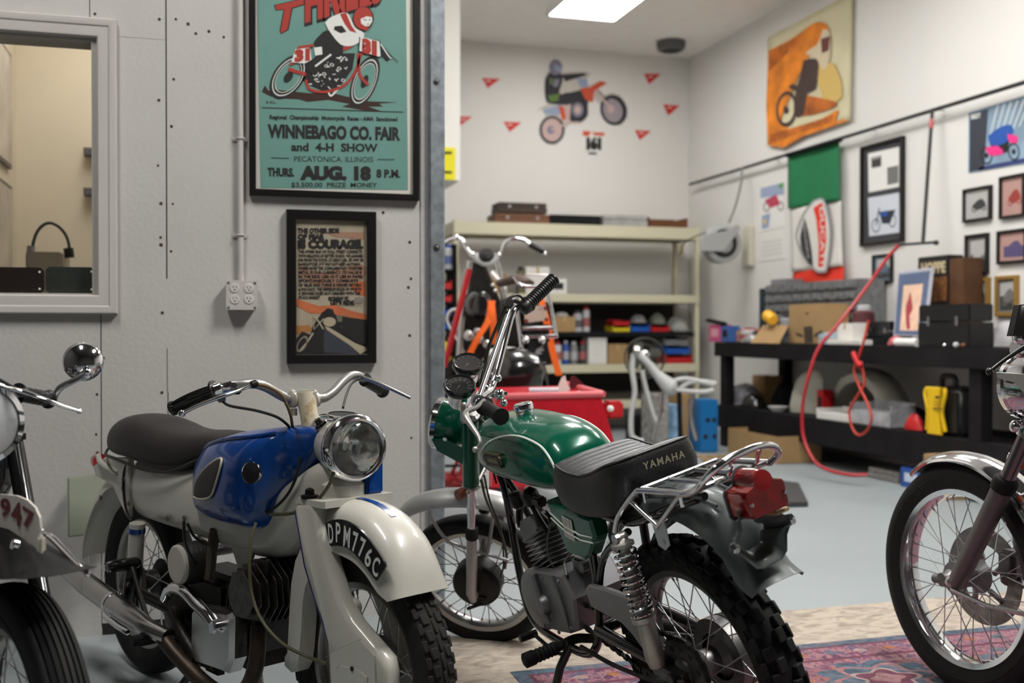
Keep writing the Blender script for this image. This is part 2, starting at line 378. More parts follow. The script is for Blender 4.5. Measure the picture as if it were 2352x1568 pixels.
# ------------------------------------------------------------ vehicle helpers
def resamp(pts, n):
    pts = [V(p) for p in pts]; L = [0]
    for a, b in zip(pts, pts[1:]): L.append(L[-1] + (b - a).length)
    out = []
    for i in range(n):
        t = L[-1] * i / (n - 1); k = 0
        while k < len(L) - 2 and L[k + 1] < t: k += 1
        out.append(pts[k].lerp(pts[k + 1], (t - L[k]) / max(1e-9, L[k + 1] - L[k])))
    return out
def shell(g, ridge, edge, hw, n=8, m=28, q=1.0, th=.003, raw=False, sm=1):
    "mudguard-like shell; ridge and edge are (a,c) lists in the frame's middle plane, hw half width"
    R = resamp(seg([(a, 0, c) for a, c in ridge]) if sm else [(a, 0, c) for a, c in ridge], m)
    E = resamp(seg([(a, 0, c) for a, c in edge]) if sm else [(a, 0, c) for a, c in edge], m)
    hws = hw if isinstance(hw, (list, tuple)) else [hw, hw]
    def ringat(i, inn):
        out = []; w_ = lerpl(hws, i / (m - 1)) - inn
        for j in range(-n, n + 1):
            t = abs(j) / n * PI / 2; k = (1 - math.cos(t)) ** q; p = R[i].lerp(E[i], k)
            d = (E[i] - R[i]).normalized() * inn * (1 - k); out.append(V((p.x + d.x, math.copysign(math.sin(t), j) * w_ if j else 0, p.z + d.z)))
        return out
    rings = [ringat(i, 0) + ringat(i, th)[::-1] for i in range(m)]
    g.loft(rings, raw=raw)
def blob(g, st, n=28, p=2.5):
    "st: stations (a, w, zb, zc, zt[, p]); closed lofted body"
    R = []
    for s_ in st:
        a, w_, zb, zc, zt = s_[:5]; e = 2 / (s_[5] if len(s_) > 5 else p); r = []
        for j in range(n):
            t = 2 * PI * j / n; c, d = math.cos(t), math.sin(t)
            r.append((a, math.copysign(abs(c) ** e, c) * w_, zc + math.copysign(abs(d) ** e, d) * ((zt - zc) if d > 0 else (zc - zb))))
        R.append(r)
    g.loft(R)
def interp(st, n=3):
    "smooth the station list"
    k = len(st[0]); out = []
    P = [st[0]] + list(st) + [st[-1]]
    for i in range(1, len(P) - 2):
        for j in range(n):
            t = j / n; a, b, c, d = P[i - 1], P[i], P[i + 1], P[i + 2]
            out.append(tuple(.5 * (2 * b[q] + (c[q] - a[q]) * t + (2 * a[q] - 5 * b[q] + 4 * c[q] - d[q]) * t * t + (3 * b[q] - a[q] - 3 * c[q] + d[q]) * t ** 3) for q in range(k)))
    out.append(tuple(st[-1])); return out
def stat_at(st, a, i):
    for s0, s1 in zip(st, st[1:]):
        lo, hi = (s0, s1) if s0[0] <= s1[0] else (s1, s0)
        if lo[0] <= a <= hi[0]: t = (a - lo[0]) / (hi[0] - lo[0] + 1e-9); return lo[i] + (hi[i] - lo[i]) * t
    return (st[0] if abs(a - st[0][0]) < abs(a - st[-1][0]) else st[-1])[i]
def surf_b(st, a, c, p=2.5):
    w_, zb, zc, zt = (stat_at(st, a, i) for i in (1, 2, 3, 4)); h = (zt - zc) if c > zc else (zc - zb)
    k = min(1, abs(c - zc) / h); return w_ * (1 - k ** p) ** (1 / p)
def wheel(par, fr, R, rr, tw, name, tread='plain', nsp=36, hub=(.03, .04), rimm=chrome, spm=None, hubm=None, tyrem=None, rimw=.022, steps=64, offh=0, kr=.0):
    g = G(fr); w_ = rimw
    g.lathe([(rr - .012, -w_), (rr + .004, -w_ - .003), (rr + .007, -w_ + .001), (rr - .006, -w_ + .005), (rr - .012, -w_ * .5), (rr - .016, 0), (rr - .012, w_ * .5), (rr - .006, w_ - .005), (rr + .007, w_ - .001), (rr + .004, w_ + .003), (rr - .012, w_), (rr - .018, w_ * .55), (rr - .021, 0), (rr - .018, -w_ * .55), (rr - .012, -w_)], (0, 0, 0), (0, 1, 0), steps)
    wh = g.make(name, rimm, par)
    g = G(fr); h = R - rr; t = tw / 2
    if tread == 'knob': h -= .014
    Rb = rr + h
    pr = [(rr, -w_ + .002), (rr + .008, -t * .72), (rr + h * .35, -t * .98), (rr + h * .6, -t), (Rb - h * .16, -t * .86)]
    if tread == 'ribs':
        pr += [(Rb - h * .1, -t * .74)]
        for k in (-.6, -.36, -.12, .12, .36, .6):
            z = Rb - h * .12 * (k / .7) ** 2; pr += [(z, t * (k - .045)), (z - .005, t * (k - .03)), (z - .005, t * (k + .03)), (z, t * (k + .045))]
        pr += [(Rb - h * .1, t * .74)]
    else: pr += [(Rb - h * .05, -t * .6), (Rb, -t * .25), (Rb, t * .25), (Rb - h * .05, t * .6)]
    pr += [(Rb - h * .16, t * .86), (rr + h * .6, t), (rr + h * .35, t * .98), (rr + .008, t * .72), (rr, w_ - .002)]
    g.lathe(pr, (0, 0, 0), (0, 1, 0), steps)
    g.lathe([(rr + h * .45, -t * 1.0), (rr + h * .47, -t * 1.03), (rr + h * .5, -t * 1.0)], (0, 0, 0), (0, 1, 0), steps)
    g.lathe([(rr + h * .45, t * 1.0), (rr + h * .47, t * 1.03), (rr + h * .5, t * 1.0)], (0, 0, 0), (0, 1, 0), steps)
    def block(a, b, r, sa, sb, sr, tilt=0):
        rt = M.Rotation(a, 3, (0, 1, 0)) @ M.Rotation(tilt, 3, (1, 0, 0))
        c = V((math.sin(a) * r, b, math.cos(a) * r)); g.box(c, (sa, sb, sr), rt, bev=.0022, seg=1)
    if tread == 'knob':
        nk = 34
        for i in range(nk):
            a = 2 * PI * i / nk; q = PI / nk
            block(a, .0135 if i % 2 else -.0135, Rb + .004, .032, .022, .02)
            for s in (-1, 1):
                block(a + q, s * t * .56, Rb - h * .02, .030, .026, .02, s * -.35); block(a, s * t * .86, Rb - h * .19, .034, .015, .026, s * -.75)
                block(a + q, s * t * .97, Rb - h * .42, .022, .006, .018, 0)
    if tread == 'block':
        nk = 46
        for i in range(nk):
            a = 2 * PI * i / nk; q = PI / nk
            for s in (-1, 1):
                block(a, s * t * .42, Rb - .001, .026, .019, .008, s * -.12); block(a + q, s * t * .74, Rb - h * .11, .027, .013, .010, s * -.5)
            block(a + q, 0, Rb + .0005, .034, .009, .007)
    g.make('tyre', tyrem or rubber, wh)
    hr, hw = hub; g = G(fr)
    g.lathe([(.008, -hw - .012), (.014, -hw - .012), (.016, -hw), (hr, -hw), (hr + .003, -hw + .004), (hr - .004, -hw + .010), (hr * .6, -hw * .4), (hr * .6, hw * .4), (hr - .004, hw - .01), (hr + .003, hw - .004), (hr, hw), (.016, hw), (.014, hw + .012), (.008, hw + .012)], (0, offh, 0), (0, 1, 0), 32)
    g.make('hub', hubm or alu, wh)
    spm = spm or steel
    for i in range(nsp):
        s = 1 if i % 2 else -1; sg = 1 if (i // 2) % 2 else -1; a = 2 * PI * (i + .5) / nsp; ah = a + sg * .62
        g = G(fr); p = V((math.sin(ah) * (hr - .001), offh + s * (hw - .003), math.cos(ah) * (hr - .001))); q = V((math.sin(a) * (rr - .016), s * .004, math.cos(a) * (rr - .016)))
        g.tube([p, q], .0016, 6); d = (p - q).normalized(); g.tube([q, q + d * .014], .0032, 6)
        g.make('spoke', spm, wh)
    return wh
def part(par, name, m, fr, fn, **k):
    g = G(fr); fn(g); return g.make(name, m, par, **k)
def tubep(par, name, m, pts, r, k=6, n=10, fr=None, **kw):
    g = G(fr); g.tube(pts, r, n, k); return g.make(name, m, par, **kw)
def coil(g, p0, p1, r, wr, turns, n=7, per=14):
    p0, p1 = V(p0), V(p1); ax = (p1 - p0).normalized(); u = ax.orthogonal().normalized(); v = ax.cross(u); N = int(turns * per)
    g.tube([p0.lerp(p1, i / N) + (u * math.cos(2 * PI * i / per) + v * math.sin(2 * PI * i / per)) * r for i in range(N + 1)], wr, n, raw=True)
def grip(g, a, b, r, ribs=14, fl=1.5, amp=.0016):
    "rubber grip from world point a (inner flange) to b"
    a, b = V(a), V(b); L = (b - a).length; pr = [(.006, 0), (r * fl, 0), (r * fl, .005), (r * 1.05, .009)]
    for i in range(ribs):
        x = .01 + (L - .02) * i / ribs; dx = (L - .02) / ribs; pr += [(r, x), (r + amp, x + dx * .3), (r + amp, x + dx * .65), (r, x + dx * .95)]
    pr += [(r * 1.15, L - .008), (r * 1.3, L - .005), (r * 1.3, L), (.004, L + .001)]
    g.lathe(pr, a, b - a, 20, raw=True)
def mkframe(rear, Rr, front, lean):
    P = W(*rear); Q = W(*front); f = (Q - P); f.z = 0; wb = f.length; f.normalize()
    u = M.Rotation(-lean, 3, f) @ V((0, 0, 1)); return Fr(P - u * Rr, f, u), wb

# ------------------------------------------------------------ the green trail motorcycle
YB, ywb = mkframe((1628, 1518, 2.60), .32, (1100, 1330, 3.78), .25)
yl = thing('motorcycle', 'small green motorcycle with grey rear fender, chrome rack and knobby rear tyre', 'motorcycle', (YB.O.x, YB.O.y, 0))
_u = M.Rotation(.09, 3, YB.f) @ YB.u; _l = _u.cross(YB.f); st = M.Rotation(-.42, 3, _l) @ _u; sL = M.Rotation(.84, 3, st) @ _l
SF = Fr(W(1100, 1330, 3.78), sL.cross(st), st)
HB = Fr(YB(0, 0, .32), YB.f, YB.u)
wheel(yl, HB, .32, .236, .1, 'rear_wheel', 'knob', 36, (.055, .045), mat('grey_steel_rim', (.2, .22, .22), .35, .8), hubm=alu_dk, steps=72, rimw=.028)
wheel(yl, SF, .264, .206, .07, 'front_wheel', 'plain', 36, (.055, .035), mat('dull_alloy_rim', (.42, .42, .42), .3, .9), spm=mat('dark_spoke', (.09, .085, .075), .4, .8), hubm=grease)
# brake drums
def f(g):
    g.lathe([(.02, -.115), (.045, -.112), (.07, -.10), (.085, -.088), (.093, -.083), (.093, -.078), (.088, -.075), (.095, -.07), (.095, -.066), (.090, -.063), (.096, -.058), (.096, -.03), (.06, -.028)], (0, 0, 0), (0, 1, 0), 40)
part(yl, 'brake_drum', alu_dk, HB, f)
def f(g):
    g.lathe([(.015, .06), (.05, .056), (.072, .05), (.084, .042), (.088, .03), (.088, -.02), (.07, -.03), (.0, -.035)], (0, 0, 0), (0, 1, 0), 36)
    g.box((-.02, .056, -.03), (.05, .014, .02), bev=.004); g.box((.035, .054, .03), (.02, .014, .05), bev=.004); g.tube([(-.03, .065, -.05), (.02, .065, -.085)], .006, 8)
part(yl, 'brake_plate', grease, SF, f)
# tank
yt = interp([(.374, .075, .735, .755, .795), (.39, .095, .728, .755, .835), (.44, .114, .72, .757, .872), (.53, .127, .716, .762, .892), (.63, .132, .716, .77, .898), (.73, .132, .718, .775, .90), (.81, .124, .724, .78, .896), (.88, .104, .735, .785, .882), (.93, .075, .75, .79, .855), (.95, .045, .77, .79, .82)], 4)
def f(g): blob(g, yt, 44, 2.5)
tank = part(yl, 'fuel_tank', green, YB, f, ang=60)
for s in (1, -1):
    pts = seg([(.381, 0, .742), (.392, 0, .785), (.42, 0, .825), (.468, 0, .852), (.56, 0, .868), (.65, 0, .864), (.73, 0, .842), (.80, 0, .80)], 5)
    low = seg([(.379, 0, .740), (.45, 0, .731), (.57, 0, .727), (.70, 0, .727), (.79, 0, .735)], 5)
    g = G(YB)
    for L_ in (pts, low): g.tube([(p.x, s * (surf_b(yt, p.x, p.z) + .0008), p.z) for p in L_], .0034, 6, flat=1)
    g.make('pinstripe', stripe, tank)
    g = G(YB); rt = M.Rotation(.03 * s, 3, (0, 0, 1)); b_ = surf_b(yt, .685, .80)
    g.box((.685, s * (b_ + .004), .80), (.115, .012, .042), rt, bev=.012, seg=3); bd = g.make('tank_badge', mat('badge_bronze', (.10, .09, .05), .4, .5), tank)
    g = G(YB); g.box((.685, s * (b_ + .0095), .80), (.088, .003, .024), rt, bev=.001); g.make('badge_plate', mat('badge_inner', (.035, .035, .028), .4), bd)
    if s == 1:
        g = G(); text(g, 'YAMAHA', YB(.685, b_ + .0118, .793), -(YB.f * math.cos(.09) ) , YB.u, .018, .01, width=.075, depth=0); g.make('badge_lettering', mat('badge_gold', (.35, .31, .17), .4, .3), bd)
def f(g):
    g.lathe([(0, .030), (.02, .0295), (.027, .027), (.030, .022), (.030, .010), (.026, .006), (.026, -.01)], (.695, 0, .902), (-.02, 0, 1), 32)
part(tank, 'filler_cap', chrome, YB, f)
# seat
def zst(a): return lerpl([.856, .842, .822, .803, .798, .803, .812, .80], max(0, min(1, (a - .045) / .365)))
def zsb(a): return lerpl([.735, .712, .700, .692, .692, .70, .715], max(0, min(1, (a - .045) / .365)))
SEATB = -.012
def sout(k, n=96):
    "rounded plan outline, inset k"
    out = []
    for j in range(n):
        t = 2 * PI * j / n; c, d = math.cos(t), math.sin(t); e = 2 / 4.8
        out.append((.2275 + math.copysign(abs(c) ** e, c) * (.1825 - k), SEATB + math.copysign(abs(d) ** e, d) * (.139 - k)))
    return out
g = G(YB); g.loft([[(a, b, zsb(a) + (zst(a) - zsb(a)) * t) for a, b in sout(k)] for k, t in ((.03, 0), (.012, .0), (.004, .06), (.0, .25), (-.003, .55), (.002, .85), (.007, .96), (.010, 1.0))], caps=False); g.add([(a, b, zsb(a)) for a, b in sout(.03)], [tuple(range(96))]); ys = g.make('seat', seatm, yl, ang=50)
g = G(YB); R = []
for i in range(221):
    x = -1 + 2 * i / 220; a = .2275 + x * (.1825 - .010); hw = (1 - abs(x) ** 4.8) ** (1 / 4.8) * (.139 - .010 - max(0, .03 * (a - .43)))
    R.append([(a, SEATB + hw * (-1 + 2 * j / 24), zst(a) + .007 * (1 - abs(-1 + 2 * j / 24) ** 3) * min(1, (1 - abs(x)) * 6) + .0032 * (abs(math.sin(a * PI / .0225)) ** .6) * min(1, (1 - abs(-1 + 2 * j / 24)) * 12) * min(1, (1 - abs(x)) * 12)) for j in range(25)])
g.loft(R, closed=False); g.make('ribbed_seat_top', seatt, ys, ang=80)
g = G(YB); o_ = [(a, b, zst(a) + .001) for a, b in sout(.009)]; g.tube(o_ + o_[:1], .0032, 6)
g.make('seat_piping', seatm, ys)
gold = mat('faded_gold_print', (.42, .38, .26), .5)
def YA(x, y, a): 
    r_ = ray(x, y); return CC + r_ * (((YB.O - CC).dot(YB.f) + a) / r_.dot(YB.f))
g = G(); A0 = YA(1478, 1079, .0405); B0 = YA(1573, 1049, .0405); text(g, 'YAMAHA', (A0 + B0) / 2 - YB.f * .001, B0 - A0, YB.u, .026, .016, width=(B0 - A0).length, sp=1.25, depth=.0012); g.make('seat_lettering', gold, ys)
# side cover
def f(g): g.prism([(.49, .098, .690), (.36, .104, .684), (.25, .104, .676), (.243, .104, .63), (.30, .104, .565), (.33, .104, .552), (.425, .1, .550), (.442, .098, .585), (.47, .096, .64)], (0, -.05, 0), bev=.008)
sc_ = part(yl, 'side_cover', green, YB, f, ang=30)
g = G(YB)
for dz in (0, -.015): g.tube([(.478, .0985, .658 + dz), (.40, .1045, .636 + dz), (.32, .1045, .624 + dz), (.255, .1045, .628 + dz)], .0024, 6)
g.make('pinstripe', stripe, sc_)
g = G(YB); g.box((.375, .1052, .632), (.052, .0014, .062), M.Rotation(-.12, 3, (0, 1, 0)), bev=.0005); g.make('worn_sticker', mat('grey_sticker', (.42, .42, .40), .6, vary=.3, vscale=90), sc_)
# frame tubes
g = G(YB)
g.tube([(.98, 0, .78), (.85, 0, .72), (.7, 0, .70), (.5, 0, .70), (.3, 0, .69)], .02, 10, 5)
for s in (1, -1):
    g.tube([(.98, 0, .70), (.92, s * .02, .60), (.86, s * .06, .40), (.80, s * .08, .26), (.62, s * .09, .235), (.42, s * .09, .26), (.33, s * .085, .44), (.30, s * .085, .66)], .0125, 10, 6)
    g.tube([(.38, s * .07, .685), (.2, s * .085, .69), (.05, s * .09, .70), (-.1, s * .085, .755), (-.2, s * .07, .79)], .011, 10, 5)
    g.tube([(.075, s * .10, .675), (.25, s * .085, .57), (.33, s * .085, .44)], .01, 8, 4)
g.make('frame', blk_gl, yl)
g = G(YB)
for s in (1, -1): g.tube([(.36, s * .09, .34), (.2, s * .092, .335), (.0, s * .085, .32), (-.03, s * .085, .32)], [.018, .016, .016, .014], 10, 4)
g.tube([(.36, -.09, .34), (.36, .09, .34)], .018, 10); g.tube([(0, -.13, .32), (0, .115, .32)], .008, 10); g.disc((0, .112, .32), (0, 1, 0), .016, .012, 6)
g.make('swingarm', blk_gl, yl)
# engine
def f(g):
    g.lathe([(.0, .108), (.05, .108), (.085, .100), (.094, .088), (.096, .05), (.09, -.06), (.06, -.09), (0, -.09)], (.705, 0, .345), (0, 1, 0), 36)
    g.prism([(.74, .10, .41), (.67, .10, .447), (.49, .10, .472), (.447, .10, .41), (.47, .10, .31), (.53, .10, .285), (.602, .10, .272), (.73, .10, .258)], (0, -.17, 0), bev=.008)
    g.lathe([(0, .122), (.025, .120), (.03, .112), (.032, .10)], (.64, 0, .35), (0, 1, 0), 20)
    g.tube([(.66, .108, .44), (.64, .112, .37), (.62, .112, .30)], .009, 8, 4); g.tube([(.55, .104, .458), (.52, .106, .38), (.515, .104, .30)], .008, 8, 4)
    for a, c in ((.60, .445), (.50, .455), (.485, .32), (.66, .28), (.57, .285)): g.disc((a, .110, c), (0, 1, 0), .006, .006, 8)
part(yl, 'engine_case', alu, YB, f, ang=32)
cd = V((.44, 0, .9)).normalized(); cq = V((cd.z, 0, -cd.x)); rc = M((cq, V((0, 1, 0)), cd)).transposed()
def f(g):
    b0 = V((.660, 0, .430))
    g.lathe([(.045, 0), (.045, .16), (.03, .17)], tuple(b0), tuple(cd), 20)
    for i in range(7): g.box(b0 + cd * (.012 + i * .0145), (.142 - .003 * i, .14, .0042), rc, bev=.0018, seg=1)
part(yl, 'finned_cylinder', alu, YB, f)
def f(g):
    b0 = V((.660, 0, .430)) + cd * .118
    g.box(b0, (.135, .135, .016), rc, bev=.004)
    for i in range(7): 
        k = (i - 3) / 3; g.prism([b0 + cq * s_ * .066 + V((0, k * .06 - .002, 0)) + cd * h_ for s_, h_ in ((-1, 0), (-1, .022), (-.65, .05), (.5, .056), (1, .03), (1, 0))], (0, .0048, 0))
    g.lathe([(.012, .04), (.012, .075), (.007, .078), (.007, .1)], tuple(b0), tuple(cd), 12)
part(yl, 'cylinder_head', mat('sooty_alloy', (.22, .22, .22), .5, .6, vary=.3), YB, f)
def f(g):
    g.lathe([(.018, 0), (.022, .01), (.022, .05), (.016, .055), (.016, .08)], (.48, .03, .52), (-.3, 0, .9), 16); g.box((.48, .02, .48), (.07, .06, .05), bev=.008); g.tube([(.48, .045, .53), (.51, .07, .50), (.48, .09, .47)], .004, 8, 4); g.disc((.42, .06, .50), (0, 1, 0), .016, .03, 12); g.disc((.38, .075, .52), (0, 1, 0), .010, .03, 10)
part(yl, 'carburettor', alu_dk, YB, f)
def f(g):
    g.tube([(.80, .0, .55), (.86, -.04, .50), (.84, -.08, .36), (.7, -.11, .26), (.5, -.12, .25), (.2, -.125, .28), (-.1, -.13, .34)], [.018, .018, .018, .022, .03, .035, .03], 14, 6)
part(yl, 'exhaust_pipe', grease, YB, f)
def f(g):
    g.tube([(.865, 0, .60), (.855, .02, .56), (.84, .03, .53)], .012, 8, 3); g.lathe([(.012, 0), (.022, .01), (.022, .05), (.01, .055)], (.80, .035, .60), (0, .2, 1), 12); g.lathe([(.01, 0), (.026, .01), (.026, .045), (.012, .06)], (.70, .03, .62), (.2, .2, 1), 14); g.tube([(.72, .04, .64), (.66, .05, .60), (.62, .05, .56)], .009, 8, 4); g.tube([(.84, .05, .63), (.835, .055, .60), (.84, .05, .575)], .005, 6, 3); g.box((.64, .045, .65), (.05, .03, .03), bev=.006)
part(yl, 'ignition_parts', grease, YB, f)
# shock absorbers
for s in (1, -1):
    p0, p1 = V((.078, s * .122, .668)), V((.038, s * .122, .345)); d = (p1 - p0).normalized()
    g = G(YB); g.lathe([(.011, 0), (.019, .01), (.029, .014), (.029, .022), (.015, .026), (.015, .19), (.022, .195), (.030, .20), (.030, .21), (.020, .216), (.024, .3), (.019, .325), (.010, .33)], tuple(p0), tuple(d), 20)
    g.disc(p0, (0, 1, 0), .013, .03, 12)
    sh = g.make('shock_absorber', mat('shock_alloy', (.42, .40, .37), .4, .6, dirt=(.1, .06, .03), dscale=30), yl)
    g = G(); coil(g, YB(*(p0 + d * .026)), YB(*(p0 + d * .2)), .0265, .0042, 10.5, 8, 18); g.make('spring', chrome, sh)
# chain guard, sprocket, chain
def f(g):
    P = [(.338, .473), (.32, .487), (.22, .498), (.133, .50), (.07, .498), (.045, .486), (.036, .38), (.05, .352), (.085, .36), (.13, .395), (.18, .415), (.25, .422), (.329, .428)]
    g.prism([(a, .095, c) for a, c in P], (0, .022, 0), bev=.006)
part(yl, 'chain_guard', mat('grey_enamel', (.19, .19, .195), .4, .3, coat=.2, vary=.1), YB, f, ang=28)
def f(g):
    n = 30; prof = []
    for i in range(n * 2): prof.append((math.cos(PI * i / n), math.sin(PI * i / n)))
    g.lathe([(.035, -.003), (.082, -.003), (.085, 0), (.082, .003), (.035, .003)], (0, .07, .0), (0, 1, 0), 60)
    for i in range(38): a = 2 * PI * i / 38; g.box((math.sin(a) * .086, .07, math.cos(a) * .086), (.005, .005, .008), M.Rotation(a, 3, (0, 1, 0)))
    g.lathe([(.022, .085), (.034, .08), (.036, .066)], (0, 0, 0), (0, 1, 0), 20)
spk = part(yl, 'rear_sprocket', mat('sprocket_steel', (.07, .07, .07), .4, .7, vary=.3), HB, f)
g = G(HB)
for i in range(10): a = 2 * PI * i / 10; g.disc((math.sin(a) * .063, .0735, math.cos(a) * .063), (0, 1, 0), .008, .003, 12)
g.make('lightening_hole', flat('shadow_black', (.008, .008, .008)), spk)
g = G(YB); cp = []
for i in range(24): a = PI * .55 + PI * 1.0 * i / 23; cp.append(V((.0 + math.cos(a) * .088, .07, .32 + math.sin(a) * .088)))
front = [V((.54 + math.cos(a) * .03, .07, .35 + math.sin(a) * .03)) for a in [(-.45 + .9 * i / 6) * PI for i in range(7)]]
loop = resamp(cp + front + [cp[0]], 96)
for i in range(95):
    p, q = loop[i], loop[i + 1]; d = (q - p).normalized(); m_ = (p + q) / 2; rt = M((d, V((0, 1, 0)), d.cross(V((0, 1, 0))))).transposed(); g.box(m_, ((q - p).length * 1.02, .012 if i % 2 else .007, .011), rt)
g.make('drive_chain', grease, yl, smooth=False)
g = G(YB); g.tube([(.44, .115, .28), (.3, .105, .265), (.12, .10, .275), (.02, .10, .295)], .006, 6, 4); g.tube([(.38, -.1, .27), (.1, -.11, .27)], .006, 6); g.make('brake_rod', grease, yl)
# pegs, lever, stand
p = YB.loc(YB.px(1290, 1482, .10))
def f(g):
    g.lathe([(.008, 0), (.013, .01), (.02, .022), (.02, .03), (.018, .034), (.021, .038), (.018, .045), (.021, .05), (.018, .058), (.021, .063), (.018, .07), (.021, .076), (.018, .084), (.022, .09), (.022, .12), (.015, .124)], (p.x, p.y, p.z), (.1, 1, -.02), 18)
    g.tube([(p.x, p.y + .01, p.z), (p.x - .04, .07, p.z + .02), (p.x - .1, .05, p.z + .03)], .014, 8, 4)
part(yl, 'footpeg', rubber, YB, f)
def f(g): g.tube([(.56, .10, .21), (.60, .125, .225), (.70, .13, .25), (.705, .13, .25)], .006, 8, 4); g.tube([(.705, .12, .25), (.708, .175, .252)], .0115, 10)
part(yl, 'gear_lever', grease, YB, f)
g = G(); a_ = YB.px(1312, 1478, .09); b_ = YB.px(1262, 1585, .17); g.tube([a_, a_.lerp(b_, .5), V((b_.x, b_.y, .015))], .013, 10, raw=True); g.disc((b_.x, b_.y, .007), (0, 0, 1), .022, .012, 12, raw=True); g.make('side_stand', blk_gl, yl)
# rear mudguard
def f(g):
    ridge = [(.26, .66), (.18, .72), (.079, .762), (0, .778), (-.071, .785), (-.15, .778), (-.22, .758), (-.262, .712), (-.288, .668), (-.312, .634), (-.352, .612)]
    edge = [(.22, .60), (.15, .66), (.06, .70), (-.01, .718), (-.07, .722), (-.13, .716), (-.197, .694), (-.245, .663), (-.268, .630), (-.290, .602), (-.325, .588)]
    shell(g, ridge, edge, .072, 9, 34, 1.15, .003)
mg = part(yl, 'rear_mudguard', gray, YB, f, ang=50)
g = G(YB); g.tube([(.0, .035, .777), (-.1, .037, .783), (-.22, .038, .765)], .004, 6, 4); g.tube([(.0, -.035, .777), (-.1, -.037, .783), (-.22, -.038, .765)], .004, 6, 4); g.make('pressed_rib', gray, mg)
# rack
g = G(YB)
rl = [(.117, .672), (.08, .72), (-.015, .790), (-.045, .801), (-.14, .811), (-.235, .819)]
for s in (1, -1): g.tube([(a, s * .112, c) for a, c in rl], .0075, 12, 4)
g.tube([(-.21, .112, .816), (-.262, .112, .832), (-.305, .108, .864), (-.322, .085, .884), (-.317, .03, .890), (-.302, -.04, .886), (-.288, -.09, .870), (-.275, -.11, .845), (-.24, -.112, .82)], .0085, 14, 6)
for s in (1, -1):
    g.tube([(.01, s * .112, .765), (-.075, s * .112, .725), (-.09, s * .112, .726), (-.2, s * .112, .812)], .006, 10, 3)
    g.tube([(-.05, s * .112, .80), (-.05, s * .112, .772)], .004, 6); g.tube([(-.2, s * .112, .815), (-.2, s * .112, .785)], .004, 6)
for a, c in ((-.045, .803), (-.225, .818)): g.tube([(a, -.112, c), (a, .112, c)], .0065, 10)
for b in (-.04, .035): g.tube([(-.045, b, .803), (-.225, b, .818)], .0055, 10); g.tube([(-.225, b, .818), (-.28, b, .842), (-.305, b, .884)], .005, 8, 3)
rk = g.make('luggage_rack', chrome, yl)
g = G(YB)
for s in (1, -1):
    g.prism([(-.06, s * .11, .735), (-.115, s * .11, .735), (-.115, s * .11, .68), (-.095, s * .11, .665), (-.07, s * .11, .672)], (0, .003, 0)); g.disc((-.095, s * .114, .685), (0, 1, 0), .006, .006, 10); g.disc((.078, s * .135, .668), (0, 1, 0), .013, .016, 10)
g.make('rack_bracket', steel, rk, smooth=False)
g = G(YB)
for s in (1, -1): g.tube([(.02, s * .08, .77), (-.1, s * .08, .79), (-.23, s * .07, .80)], .01, 8, 4)
g.make('rear_loop', blk_gl, yl)
# tail light: frame facing backwards; local axes (toward rear, right, up)
TL = Fr(YB(-.285, 0, .795), -YB.f + YB.u * .1, YB.u + YB.f * .1)     # f = rearward
def lens_out(s): 
    o = [(-.058, -.04), (-.060, .008), (-.056, .018), (-.030, .026)]
    o += [(math.sin(a) * .028, .030 + math.cos(a) * .028) for a in [(-.5 + i / 10) * PI for i in range(1, 10)]]
    o += [(.030, .026), (.056, .018), (.060, .008), (.058, -.04), (.05, -.048), (-.05, -.048)]
    return [(x * s * .9, z * s * .92) for x, z in o]
def f(g): g.loft([[(a, y, z) for y, z in lens_out(s)] for a, s in ((0, 1.0), (.035, .99), (.06, .97), (.066, .94))])
tl = part(yl, 'tail_light', redlens, TL, f, ang=25)
def f(g): g.loft([[(a, y, z) for y, z in lens_out(s)] for a, s in ((-.006, 1.09), (-.001, 1.09), (.0, 1.04))])
part(tl, 'light_bezel', gray, TL, f, ang=25)
def f(g): g.lathe([(0, .0665), (.018, .0665), (.0215, .066), (.022, .05)], (0, 0, .026), (1, 0, 0), 28)
part(tl, 'reflector_lens', mat('bright_red_lens', (.42, .004, .006), .2, trans=.2, bump=.8, bscale=500), TL, f)
g = G(TL)
for s in (-1, 1): g.lathe([(0, .071), (.004, .07), (.005, .064)], (0, s * .045, -.012), (1, 0, 0), 12)
g.make('lens_screw', chrome, tl)
def f(g): g.box((.035, .035, -.052), (.045, .04, .008), bev=.002)
part(tl, 'clear_lens', mat('amber_window', (.45, .32, .15), .2), TL, f)
# number plate bracket
BR = Fr(YB(-.282, .018, .742), -YB.f + YB.u * .1, YB.u + YB.f * .1)
def f(g):
    P = [(-.055, .035), (-.06, -.01), (-.085, -.028), (-.105, -.03), (-.112, -.042), (-.105, -.055), (-.085, -.058), (-.07, -.075), (-.045, -.105), (-.02, -.112), (.04, -.108), (.062, -.095), (.075, -.06), (.09, -.045), (.108, -.042), (.114, -.03), (.106, -.018), (.085, -.015), (.062, .0), (.055, .035)]
    def rg(a, s, dz=0): return [(a, y * s * .82, ((z + .04) * s - .04 + dz) * .92) for y, z in P]
    g.loft([rg(.045, 1), rg(.049, .995), rg(.047, .93), rg(.02, .62), rg(.0, .5)], caps=False)
    g.loft([rg(.043, .99), rg(.016, .60), rg(-.004, .5)], caps=False)
pb = part(yl, 'number_plate_bracket', gray, BR, f, ang=30)
g = G(BR)
for s in (-1, 1): g.disc((.055, s * .079, -.040 + (.01 if s > 0 else 0)), (1, 0, 0), .008, .010, 6)
g.make('bolt', chrome, pb)
